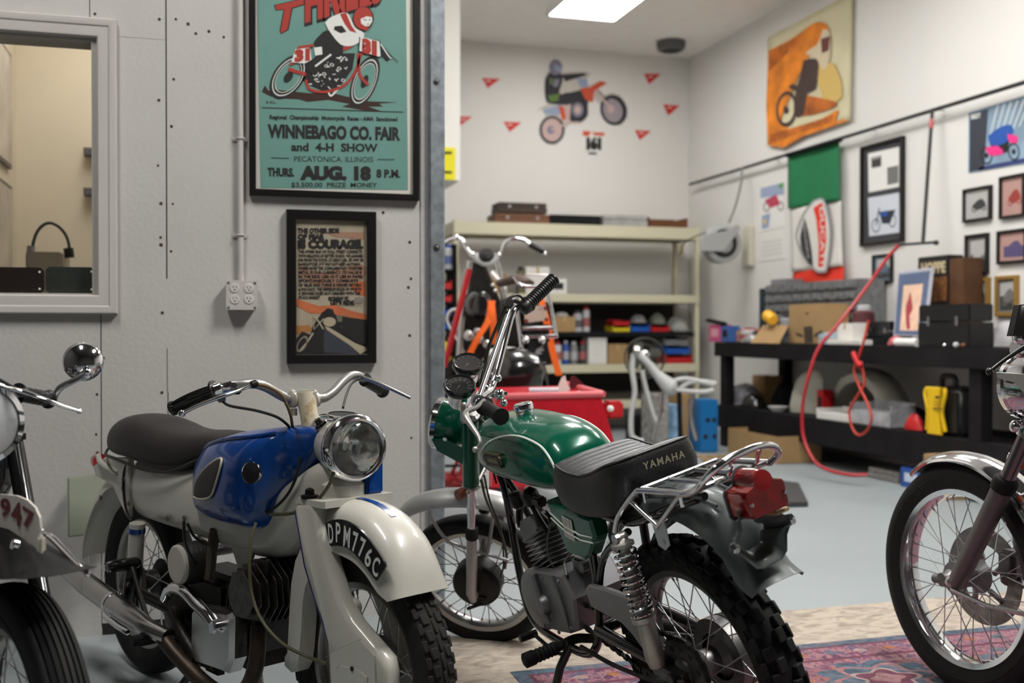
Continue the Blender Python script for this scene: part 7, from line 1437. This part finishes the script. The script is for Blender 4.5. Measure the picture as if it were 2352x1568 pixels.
fld = ramp_mat('persian_field', 13, [(.28, (.045, .025, .06)), (.37, (.11, .04, .10)), (.44, (.17, .06, .09)), (.49, (.33, .13, .065)), (.54, (.12, .06, .13)), (.60, (.25, .14, .15)), (.66, (.10, .05, .11)), (.72, (.06, .09, .14))], dist=2.2)
brd = ramp_mat('persian_border', 22, [(.3, (.05, .025, .06)), (.42, (.17, .05, .10)), (.52, (.32, .17, .17)), (.6, (.10, .05, .11)), (.7, (.06, .09, .14))], dist=1.5)
mar = mat('maroon_band', (.11, .03, .055), .9, vary=.25, vscale=30); nav = ramp_mat('worn_navy', 16, [(.35, (.03, .045, .07)), (.5, (.06, .10, .14)), (.68, (.17, .12, .14))])
rx0, rx1, ry0, ry1 = .97, 4.2, 1.1, 3.33
g = G(); Mx = [mar, brd, fld, nav]
ins = (0, .045, .06, .17, .19, .25); ms_ = (3, 0, 1, 0, 1, 2)
def q4(k, z): return [(rx0 + k, ry0 + k, z), (rx1 - k, ry0 + k, z), (rx1 - k, ry1 - k, z), (rx0 + k, ry1 - k, z)]
g.m = 3; g.loft([q4(0, .0021), q4(0, .0045)], caps=False, raw=True)
for i, k in enumerate(ins):
    g.m = ms_[i]
    if i < len(ins) - 1: g.loft([q4(k, .0045), q4(ins[i + 1], .0045)], caps=False, raw=True)
    else: g.add(q4(k, .0045), [(0, 1, 2, 3)], True)
pr_ = g.make('rug', Mx, smooth=False); tag(pr_, 'purple, red and orange oriental rug with dark border and blue medallions', 'rug')
A = Art(2, .0047, (0, 0, 1)); rose = mat('faded_rose', (.24, .12, .13), .9, vary=.35, vscale=30); crm = mat('faded_cream', (.30, .21, .20), .9, vary=.3, vscale=30); orr = mat('faded_orange', (.30, .11, .05), .9, vary=.4, vscale=30)
A.g.fr = None
def flower(cx, cy, r, k=1):
    def bl(rr, m, kk, pet, amp): 
        A.use(m); n = 48; A.g.add([V((cx + math.cos(2 * PI * i / n) * rr * (1 + amp * math.cos(pet * 2 * PI * i / n)) * 1.25, cy + math.sin(2 * PI * i / n) * rr * (1 + amp * math.cos(pet * 2 * PI * i / n)), .0047 + kk * .0002)) for i in range(n)], [tuple(range(n))], True)
    bl(r, nav, k, 10, .12); bl(r * .78, rose, k + 1, 6, .2); bl(r * .66, nav, k + 2, 6, .2); bl(r * .5, crm, k + 3, 5, .2); bl(r * .42, mar, k + 4, 5, .2); bl(r * .25, rose, k + 5, 4, .2)
mc_ = on(2040, 1560, 2, 0)
for i in range(-2, 4):
    for j in range(-2, 2): 
        x, y = mc_.x + i * .62 + (j % 2) * .31, mc_.y + j * .5
        if rx0 + .35 < x < rx1 - .35 and ry0 + .3 < y < ry1 - .24: flower(x, y, .17)
for i in range(26):
    for (x, y) in ((rx0 + .2 + i * .115, ry1 - .115), (rx0 + .115, ry1 - .2 - i * .09)):
        if x < rx1 - .2 and y > ry0 + .2: A.use((crm, orr, nav)[i % 3]); A.g.add([V((x + dx, y + dy, .0048)) for dx, dy in ((-.03, 0), (0, .022), (.03, 0), (0, -.022))], [(0, 1, 2, 3)], True)
A.make('rug_motifs', pr_)
# ------------------------------------------------------------ office things seen through the window
YO = 6.6
def of(x, y, Y=YO): return on(x, y, 1, Y)
g = G(); p0, p1 = of(195, 352, YO), of(222, 352, YO); bx(g, p0.x, p1.x + .3, YO - .09, YO, p0.z - .02, p0.z + .02); tag(g.make('wall_hook_rail', mat('dark_rail', (.1, .1, .11), .5)), 'upper dark bracket on the office wall behind the window', 'bracket')
p0 = of(195, 443, YO); g = G(); bx(g, p0.x, p1.x + .3, YO - .09, YO, p0.z - .02, p0.z + .02); tag(g.make('wall_hook_rail', mat('dark_rail', (.1, .1, .11), .5)), 'lower dark bracket on the office wall behind the window', 'bracket')
desk = thing('desk', 'office desk below the window with things on it', 'desk', (-.9, 5.2, 0)); dz = wz0 - .015
g = G(); bx(g, oxl + .01, of(222, 600, 5.9).x + .3, 4.75, 5.9, dz - .04, dz); g.make('desk_top', mat('desk_laminate', (.4, .36, .3), .5), desk)
for x in (oxl + .1, -.1): g = G(); bx(g, x, x + .06, 4.85, 5.8, 0, dz - .04); g.make('leg', mat('desk_laminate', (.4, .36, .3)), desk)
a, b = of(58, 577, 5.2), of(143, 577, 5.2); g = G(); bx(g, a.x, b.x, 5.2, 5.5, dz, a.z, .01); t = g.make('desk_machine', mat('beige_plastic', (.36, .32, .27), .6)); tag(t, 'beige box-shaped device on the desk behind the window', 'device')
hp_ = [of(x, y, 5.3) for x, y in ((72, 585), (76, 560), (84, 535), (98, 518), (115, 512), (134, 520), (150, 538), (158, 560), (160, 590))]
t = thing('headphones', 'dark headphones standing on the beige device behind the window', 'headphones', (hp_[0].x, 5.3, a.z)); g = G(); g.tube(hp_, .007, 10, 5, raw=True); g.make('headband', mat('dark_green_black', (.03, .04, .035), .5), t)
g = G(); g.tube([of(157, 570, 5.3), of(160, 592, 5.3)], .022, 12, raw=True); g.make('ear_cup', blk, t); g = G(); g.tube([of(72, 565, 5.3), of(70, 590, 5.3)], .018, 12, raw=True); g.make('ear_cup', mat('grey_cup', (.3, .3, .33)), t)
Yn = YW + .05
for (x0, x1, m, lab) in ((-60, 102, mat('dark_oiled_plate', (.03, .022, .018), .4, .5, dirt=(.12, .11, .1), dscale=40, dth=.6), 'dark stained metal plate standing on the window sill'), (104, 221, mat('green_grey_plate', (.10, .115, .10), .35, .8, vary=.3, vscale=4), 'grey-green metal plate with rounded corners on the window sill')):
    a, b = wi(x0, 612, Yn), wi(x1, 674, Yn); w_, h_ = b.x - a.x, a.z - wz0 - .0065; c = V(((a.x + b.x) / 2, Yn, wz0 + .0065 + h_ / 2)); t = thing('metal_plate', lab, 'metal plate', (c.x, c.y, wz0 + .0065)); g = G(); r_ = .02; O_ = []
    for sx, sz, a0 in ((1, 1, 0), (-1, 1, 90), (-1, -1, 180), (1, -1, 270)):
        for k in range(5): q = math.radians(a0 + k * 22.5); O_.append((c.x + sx * (w_ / 2 - r_) + math.cos(q) * r_, Yn, c.z + sz * (h_ / 2 - r_) + math.sin(q) * r_))
    g.prism(O_, (0, .004, 0)); g.make('plate', m, t, smooth=False)
    for sx, sz in ((1, 1), (1, -1), (-1, -1), (-1, 1)): g = G(); g.disc((c.x + sx * (w_ / 2 - .016), Yn - .0005, c.z + sz * (h_ / 2 - .016)), (0, 1, 0), .004, .002, 10); g.make('screw_hole', white if sx > 0 else ink, t)
for lab, ys, m in (('upper sketch frame on the side wall of the office', ((112, 140), (388, 372)), 0), ('lower sketch frame on the side wall of the office', ((415, 450), (690, 640)), 0)):
    (yl0, yr0), (yl1, yr1) = ys; X_o = oxl; P = [on(-30, yl0 - 20, 0, X_o), on(33, yr0, 0, X_o), on(33, yr1, 0, X_o), on(-30, yl1 + 10, 0, X_o)]
    if all(4.5 < p.y < 6.6 for p in P): pass
    yy0, yy1 = 5.35, 6.35; z0, z1 = (on(20, 390, 0, X_o).z, on(20, 130, 0, X_o).z) if yl0 < 200 else (on(20, 640, 0, X_o).z, on(20, 430, 0, X_o).z)
    t = thing('framed_sketch', lab, 'framed picture', (X_o + .01, (yy0 + yy1) / 2, z0)); g = G(); bx(g, X_o, X_o + .02, yy0, yy1, z0, z1); g.make('frame', mat('grey_thin_frame', (.13, .12, .11), .5), t, smooth=False); g = G(); bx(g, X_o + .02, X_o + .022, yy0 + .02, yy1 - .02, z0 + .02, z1 - .02); g.make('sheet', mat('sketch_paper', (.52, .47, .42), .8, vary=.2, vscale=5), t, smooth=False)
# ------------------------------------------------------------ workshop machines behind
D = 7.1
w1 = mat('hammertone_white', (.48, .49, .48), .4, vary=.08); 
t = thing('motorcycle', 'partly hidden black motorcycle with high chrome handlebars strapped on a red lift', 'motorcycle', (W(1110, 1000, D).x, W(1110, 1000, D).y, 0))
def tb(nm, m, pts, r, d=None, k=5, par=None, **kw): g = G(); g.tube([W(p[0], p[1], p[2] if len(p) > 2 else (d or D)) for p in pts], r, 10, k, raw=True, **kw); return g.make(nm, m, par or t)
hbE = tb('handlebar', chrome, [(1012, 566), (1030, 552), (1048, 547), (1062, 552), (1072, 570), (1083, 584)], .014); tb('handlebar', chrome, [(1083, 584), (1110, 592), (1146, 586), (1156, 566), (1166, 553), (1182, 548), (1205, 552), (1217, 560)], .014)
tb('handle_grip', blk, [(1217, 560), (1250, 578)], .022, k=0); g = G(); g.sphere(W(1251, 583, D), .018, 12, raw=True); g.sphere(W(1085, 584, D), .02, 12, raw=True); g.sphere(W(1146, 586, D), .02, 12, raw=True); g.sphere(W(1048, 545, D), .022, 12, raw=True); g.make('bar_ends', chrome, t)
tb('fork_yoke', w1, [(1090, 582), (1098, 598), (1118, 606), (1136, 598), (1142, 582)], .022); g = G(); g.lathe([(.05, -.03), (.055, .0), (.04, .02), (0, .02)], W(1117, 584, D), (CU - CF * .6).normalized(), 20, raw=True); g.make('gauge', blk, t)
g = G(); P = [(1086, 600), (1116, 608), (1128, 640), (1150, 690), (1140, 800), (1110, 840), (1060, 820), (1066, 720), (1080, 640)]; c0 = W(1105, 720, D); g.prism([W(x, y, D) for x, y in P], CF * .5, raw=True, bev=.03); g.make('body_shell', grease, t)
g = G(); g.lathe([(0, -.09), (.06, -.07), (.095, 0), (.09, .05), (.06, .09), (0, .10)], W(1100, 700, D - .06), -CF, 24, raw=True); g.make('headlamp_shell', blk_gl, t)
g = G(); g.tube([W(1128, 625, D), W(1152, 652, D), W(1160, 665, D)], [.03, .045, .02], 12, 4, raw=True, flat=.6); g.make('white_guard', white, t)
tb('crash_bar', chrome, [(1090, 712), (1050, 710), (1034, 716), (1028, 732), (1036, 752), (1055, 785), (1066, 812)], .013)
g = G()
for x, y, r in ((1078, 770, .04), (1100, 778, .035), (1118, 790, .03), (1096, 760, .025), (1137, 668, .015), (1131, 655, .014)): g.sphere(W(x, y, D - .1), r, 12, raw=True)
g.make('engine_castings', chrome_old, t)
tb('fork_leg', chrome_old, [(1080, 600), (1062, 720), (1055, 840)], .025); tb('fork_leg', chrome_old, [(1140, 600), (1165, 720), (1180, 840)], .025)
g = G(); g.lathe([(.24, -.04), (.31, -.03), (.32, 0), (.31, .03), (.24, .04)], W(1110, 900, D + .1), (CF + CR * .3).normalized(), 40, raw=True); g.make('tyre', rubber, t)
for lab, pts in (('orange ratchet strap from the fork down to the lift, left side', [(1130, 690, D - .14), (1122, 735, D - .2), (1098, 775, D - .22), (1074, 822, D - .2)]), ('orange ratchet strap hanging straight beside the fork', [(1128, 690, D - .18), (1133, 740, D - .2), (1134, 790, D - .2)]), ('orange ratchet strap on the right beside the chrome rack', [(1240, 680, D - .3), (1256, 740, D - .32), (1268, 800, D - .32), (1284, 862, D - .32)])):
    g = G(); P = crom([W(*p) for p in pts], 5); g.loft([[p - CR * .022, p + CR * .022, p + CR * .022 + CF * .003, p - CR * .022 + CF * .003] for p in P], raw=True); tag(g.make('ratchet_strap', orange, smooth=False), lab, 'strap')
tE = t; t = thing('motorcycle', 'motorcycle seen from behind with chrome rear rack, worn plate and black mud flap', 'motorcycle', (W(1220, 1000, 6.3).x, W(1220, 1000, 6.3).y, 0)); D = 6.3
tb('rear_rack', chrome, [(1180, 634), (1205, 631), (1258, 632), (1272, 642)], .0045); tb('rear_rack', chrome, [(1182, 680), (1190, 740), (1198, 800)], .012); tb('rear_rack', chrome, [(1250, 640), (1264, 700), (1278, 775)], .012); tb('rear_rack', chrome, [(1200, 755), (1270, 753)], .012); tb('rear_rack', chrome, [(1196, 774), (1280, 772)], .014); tb('rear_rack', chrome, [(1180, 634), (1200, 656), (1250, 658)], .010)
g = G(); P = [W(1203, 705, D - .03), W(1254, 700, D - .03), W(1258, 735, D - .03), W(1206, 742, D - .03)]; g.prism(P, CF * .006, raw=True); pl_ = g.make('worn_number_plate', mat('worn_plate', (.50, .40, .33), .6, dirt=(.2, .05, .04), dscale=16, dth=.55), t, smooth=False)
g = G()
for x, y in ((1209, 737), (1255, 734), (1253, 707)): g.disc(W(x, y, D - .04), -CF, .012, .008, 10, raw=True)
g.make('plate_bolt', flat('rust_red', (.2, .02, .015)), pl_)
g = G(); P = [W(1212, 782, D), W(1258, 780, D), W(1262, 838, D), W(1214, 842, D)]; g.prism(P, CF * .02, raw=True, bev=.004); mf = g.make('mud_flap', blk, t)
Xf = (W(1258, 830, D) - W(1214, 832, D)).normalized(); g = G(); text(g, 'HONDA', W(1237, 836, D) - CF * .003, Xf, CU, .022, .02, width=.09, depth=0); P = [W(x, y, D - .004) for x, y in ((1226, 815), (1234, 800), (1248, 792), (1246, 800), (1250, 804), (1240, 808), (1246, 812), (1236, 814))]; g.add(P, [tuple(range(8))], True); g.make('flap_print', flat('grey_print', (.30, .30, .31)), mf, smooth=False)
g = G(); g.prism([W(x, y, D) for x, y in ((1200, 745), (1262, 745), (1262, 785), (1200, 785))], CF * .12, raw=True, bev=.02); g.make('tail_box', blkm, t)
g = G()
for x in (1208, 1245): g.sphere(W(x, 781, D - .03), .025, 12, raw=True)
g.make('rear_lamps', chrome, t)
g = G(); g.lathe([(0, -.2), (.10, -.17), (.15, -.05), (.15, .06), (.10, .16), (0, .2)], W(1176, 858, D - .1), CR + CU * .1, 24, raw=True, sx=1); g.make('seat_hump', blk_gl, t); tb('white_mudguard', white, [(1120, 812), (1150, 804), (1190, 806), (1208, 812)], .022)
g = G(); g.lathe([(.18, -.06), (.29, -.05), (.31, 0), (.29, .05), (.18, .06)], W(1226, 940, D + .1), CR * .98 - CF * .2, 40, raw=True); g.make('tyre', rubber, t)
g = G(); g.tube([W(1150, 650, D + .3), W(1190, 640, D + .2), W(1215, 650, D + .1)], [.05, .06, .04], 12, 4, raw=True, flat=.5); g.make('seat', mat('faded_seat', (.09, .06, .05), .7), t)
g = G(); g.prism([W(x, y, D) for x, y in ((1150, 690), (1190, 670), (1200, 800), (1160, 800))], CF * .35, raw=True, bev=.03); g.make('engine_block', grease, t)
# red lift frame and red cart
D = 6.75; t = thing('motorcycle_lift', 'red steel motorcycle lift with a slanted post behind the grey fork', 'lift', (W(1080, 1100, D).x, W(1080, 1100, D).y, 0))
tb('slanted_post', redp, [(1078, 618), (1052, 720), (1020, 842)], .02, k=0); tb('base_rail', redp, [(1012, 1108), (1090, 1112), (1165, 1118)], .03, d=7.2, k=0); tb('base_rail', redp, [(1010, 1092), (1080, 1088), (1130, 1078)], .025, d=7.4, k=0); tb('brace', redp, [(1046, 1010), (1062, 1050), (1058, 1095)], .014, d=7.2, k=0); tb('brace', redp, [(1075, 1015), (1050, 1060), (1035, 1092)], .014, d=7.25, k=0); tb('cross_bar', blkm, [(1020, 1070), (1080, 1068)], .01, d=7.2, k=0)
g = G()
for x, y in ((1030, 1100), (1062, 1100), (1100, 1104)): g.sphere(W(x, y, 7.2), .05, 10, raw=True, sc=(1, 1, .6))
g.make('caster', redp, t)
_a, _b = W(1120, 1000, 7.1), W(1290, 1000, 7.1)
g = G(); bx(g, _a.x, _b.x, 6.2, 7.5, .27, .32, .01); g.make('platform', redp, t)
for x in (_a.x + .05, _b.x - .05):
    for y in (6.3, 7.4): g = G(); bx(g, x - .03, x + .03, y - .03, y + .03, 0, .27); g.make('leg', redp, t)
rp_ = mat('red_diamond_plate', (.50, .008, .02), .35, coat=.3, vary=.12, vscale=30)
D = 5.5; t = thing('steel_cart', 'bright red steel cart with sloping sides behind the green tank', 'cart', (W(1290, 1150, D).x, W(1290, 1150, D).y, 0))
g = G(); F0 = [(1140, 914), (1380, 908), (1415, 1030), (1425, 1110), (1130, 1120)]; A0 = [W(x, y, D) for x, y in F0]; bk = V((-.05, .42, .03)); g.loft([A0, [p + bk for p in A0]], raw=True); g.make('cart_body', rp_, t, smooth=False)
g = G(); g.tube([W(1138, 911, D), W(1385, 905, D)], .018, 10, raw=True); g.tube([W(1385, 905, D), W(1385, 905, D) + bk], .018, 10, raw=True); g.make('top_rail', mat('pale_red_edge', (.62, .12, .14), .4), t)  # top rail in a paler red than the cart body
g = G(); g.box(W(1407, 940, D + .1), (.09, .10, .09), bev=.012, raw=True); g.make('red_knob', br_, t); g = G(); g.sphere(W(1402, 938, D), .018, 12, raw=True); g.make('white_button', white, t)
for s_ in ((1150, 1120), (1410, 1112)): g = G(); p = W(*s_, D + .1); g.disc((p.x, p.y, .06), (1, 0, 0), .06, .04, 20, raw=True); g.tube([(p.x, p.y, .06), (p.x, p.y, p.z + .05)], .02, 8, raw=True); g.make('caster', blk, t)
g = G(); P = [W(x, y, D + .15) for x, y in ((1282, 908), (1283, 885), (1290, 868), (1298, 862), (1302, 880), (1310, 892), (1305, 903), (1330, 898), (1338, 900), (1318, 910))]; g.prism(P, CF * .03 , raw=True); tag(g.make('plastic_fin', white, smooth=False), 'white plastic fin standing on the red cart', 'part'); tb2 = G(); tb2.tube([W(1215, 898, D + .15), W(1283, 898, D + .15)], .02, 10, raw=True); tag(tb2.make('white_tube', mat('grey_white_tube', (.5, .5, .56), .4)), 'pale tube lying on the red cart left of the white fin', 'tube')
g = G(); P = [W(x, y, D + .25) for x, y in ((1306, 900), (1310, 868), (1318, 862), (1335, 876), (1362, 903))]; g.prism(P, CF * .02, raw=True); tag(g.make('windscreen', mat('dark_red_tint', (.10, .02, .025), .25), smooth=False), 'dark red tinted windscreen standing on the red cart', 'windscreen')
# fan
t = thing('fan', 'round grey pedestal fan in front of the steel shelving', 'fan', (W(1480, 1020, 9.6).x, W(1480, 1020, 9.6).y, 0)); fc_ = W(1480, 822, 9.6); fn = (-CF).normalized(); wire = mat('fan_wire', (.08, .08, .07), .5, .4)
for k, off in enumerate((0, .06)):
    for r in (.18, .12, .06): g = G(); u = CR; v_ = CU; P = [fc_ + fn * (off * (1 if r < .17 else .5)) + (u * math.cos(2 * PI * i / 32) + v_ * math.sin(2 * PI * i / 32)) * r for i in range(33)]; g.tube(P, .003 if r < .17 else .007, 6, raw=True); g.make('cage_ring', wire, t)
for i in range(40): a = 2 * PI * i / 40; g = G(); e = CR * math.cos(a) + CU * math.sin(a); g.tube([fc_ + fn * .06 + e * .03, fc_ + fn * .06 + e * .13, fc_ + fn * .02 + e * .18], .002, 5, raw=True); g.make('cage_wire', wire, t)
for i in range(4): a = PI / 2 * i + .3; g = G(); e = CR * math.cos(a) + CU * math.sin(a); q = CR * -math.sin(a) + CU * math.cos(a); g.prism([fc_ + e * .03, fc_ + e * .15 + q * -.03, fc_ + e * .165 + q * .04, fc_ + e * .08 + q * .07], fn * .006, raw=True); g.make('fan_blade', mat('fan_blade_grey', (.12, .115, .10), .5), t)
g = G(); g.tube([fc_ - fn * .1, V((fc_.x, fc_.y, .05)) - fn * .1], .018, 10, raw=True); g.disc((fc_.x, fc_.y + .1, .03), (0, 0, 1), .2, .05, 24, raw=True); g.lathe([(0, .03), (.05, .02), (.05, -.1), (0, -.12)], fc_, fn, 16, raw=True); g.make('stand', wire, t)
# white bare frame
D = 8.6; t = thing('bare_frame', 'bare white-painted motorcycle frame standing beside the red cart', 'frame', (W(1500, 1015, D).x, W(1500, 1015, D).y, 0))
tb('top_tube', w1, [(1458, 806), (1490, 835), (1510, 860), (1540, 888), (1552, 892)], [.03, .03, .04, .075, .05], k=5); g = G(); g.lathe([(.02, -.03), (.045, -.02), (.045, .02), (.02, .03)], W(1462, 806, D), CR, 16, raw=True); g.lathe([(.028, -.01), (.048, 0), (.028, .01)], W(1480, 818, D), -CF, 18, raw=True); g.make('head_lug', chrome_old, t)
tb('down_tube', w1, [(1455, 812), (1452, 850), (1458, 900), (1450, 950), (1450, 995), (1460, 1008), (1478, 1014)], .022); tb('rear_tube', w1, [(1475, 850), (1482, 885), (1500, 950), (1512, 975)], .018); tb('loop_tube', w1, [(1540, 890), (1550, 875), (1575, 870), (1600, 874), (1640, 884)], .02); tb('loop_tube', w1, [(1560, 895), (1580, 880), (1610, 875), (1645, 880)], .018); tb('support_stand', blkm, [(1478, 1010), (1480, 1040), (1482, 1074)], .02, k=0); tb('support_stand', blkm, [(1560, 900), (1562, 980), (1565, 1072)], .02, k=0); tb('rear_tube', w1, [(1545, 895), (1610, 900), (1640, 895)], .02); tb('rear_tube', chrome_old, [(1520, 900), (1515, 950), (1500, 1010)], .02); tb('rear_tube', chrome_old, [(1590, 905), (1588, 960), (1600, 1010)], .02)
def wbox(name, label, cat, x0, x1, y0, y1, d, dep, m, sm=False):
    a, b = W(x0, y1, d), W(x1, y0, d); g = G(); g.box(((a.x + b.x) / 2, a.y + dep / 2, (a.z + b.z) / 2), (abs(b.x - a.x), dep, abs(b.z - a.z)), bev=.01); o = g.make(name, m); tag(o, label, cat); return o
def fdrop(x0, x1, y0, d): return 757 + 1.118 * 2450 / d
for nm, lab, cat, x0, x1, y0, d, m in (('crate', 'blue plastic crate with round holes on the floor behind the rack', 'crate', 1608, 1656, 918, 9.7, mat('crate_blue', (.01, .16, .42), .45)), ('jar', 'clear tall jar among the parts by the white frame', 'jar', 1500, 1540, 905, 9.0, mat('clear_grey_plastic', (.30, .29, .28), .15, vary=.5, vscale=25)), ('box', 'blue and white box behind the white frame', 'box', 1543, 1572, 930, 9.6, mat('blue_white_print', (.22, .38, .55), .5, vary=.6, vscale=12)), ('carton', 'piece of tan carton standing behind the white frame', 'box', 1555, 1600, 905, 9.9, card), ('box', 'small black box with a white label on the floor by the white frame', 'box', 1460, 1496, 955, 9.9, blkm)):
    wbox(nm, lab, cat, x0, x1, y0, fdrop(0, 0, 0, d), d, .25, m)
t = [x for x in COL.objects if x.get('label', '').startswith('blue plastic crate')][0]
for x, y in ((1628, 965), (1645, 965), (1622, 1003), (1646, 1003)): p = W(x, y, 9.7); g = G(); g.disc((p.x, t.location.y - .126, p.z), (0, 1, 0), .022, .004, 14); g.make('crate_hole', ink, t)
# floor odds
g = G(); P = [on(x, y, 2, .0) for x, y in ((1790, 1166), (1856, 1164), (1834, 1118), (1700, 1100), (1640, 1150))]; g.prism([(p.x, p.y, .002) for p in P], (0, 0, .03)); tag(g.make('rubber_mat', mat('dark_grey_mat', (.045, .043, .045), .8), smooth=False), 'dark grey mat on the floor behind the red tail light', 'mat')
random.seed(4)
for i in range(7):
    p = on(1610 + i * 8, 1048 + (i % 3) * 5, 2, .01); g = G(); g.box((p.x, p.y, .012), (.09, .05, .02), M.Rotation(i * 1.1, 3, (0, 0, 1)), bev=.003); o = g.make('wood_offcut', mat('pale_wood', (.42, .27, .13), .7)); tag(o, 'small wood offcut on the floor behind the black seat', 'wood scrap', 'wood offcuts behind the seat')
# ------------------------------------------------------------ every separate piece its own part
def split_pieces(o):
    me = o.data; n = len(me.vertices)
    if n > 60000: return
    par = list(range(n))
    def fd(x):
        while par[x] != x: par[x] = par[par[x]]; x = par[x]
        return x
    for e in me.edges:
        a, b = fd(e.vertices[0]), fd(e.vertices[1])
        if a != b: par[a] = b
    isl = {}
    for v in me.vertices: isl.setdefault(fd(v.index), []).append(v.index)
    if len(isl) < 2: return
    keys = list(isl); bb = []
    for k in keys:
        cs = [me.vertices[i].co for i in isl[k]]; bb.append([min(c[q] for c in cs) - .002 for q in range(3)] + [max(c[q] for c in cs) + .002 for q in range(3)])
    up = list(range(len(keys)))
    def f2(x):
        while up[x] != x: x = up[x]
        return x
    for i in range(len(keys)):
        for j in range(i):
            if all(bb[i][q] <= bb[j][q + 3] and bb[j][q] <= bb[i][q + 3] for q in range(3)): up[f2(i)] = f2(j)
    cl = {}
    for i, k in enumerate(keys): cl.setdefault(f2(i), set()).update(isl[k])
    if not 2 <= len(cl) <= 40: return
    for vs in list(cl.values()):
        bm = bmesh.new(); bm.from_mesh(me); bm.verts.ensure_lookup_table()
        bmesh.ops.delete(bm, geom=[v for v in bm.verts if v.index not in vs], context='VERTS')
        m2 = bpy.data.meshes.new(me.name)
        for m in me.materials: m2.materials.append(m)
        bm.to_mesh(m2); bm.free(); c = o.copy(); c.data = m2; COL.objects.link(c); c.parent = o.parent
        if vs is list(cl.values())[0] or True:
            pass
        cl_new.append((o, c))
cl_new = []
SKIP = ('lettering', 'print', 'numerals', 'motif', 'marking', 'drilling', 'emblem', 'photograph', 'prints', 'slot', 'fins', 'chain', 'joint')
for o in [x for x in COL.objects if x.type == 'MESH' and x.parent is not None]:
    if any(k in o.name for k in SKIP): continue
    if any(x.parent == o for x in COL.objects): continue
    split_pieces(o)
for o in {a for a, b in cl_new}: bpy.data.objects.remove(o)
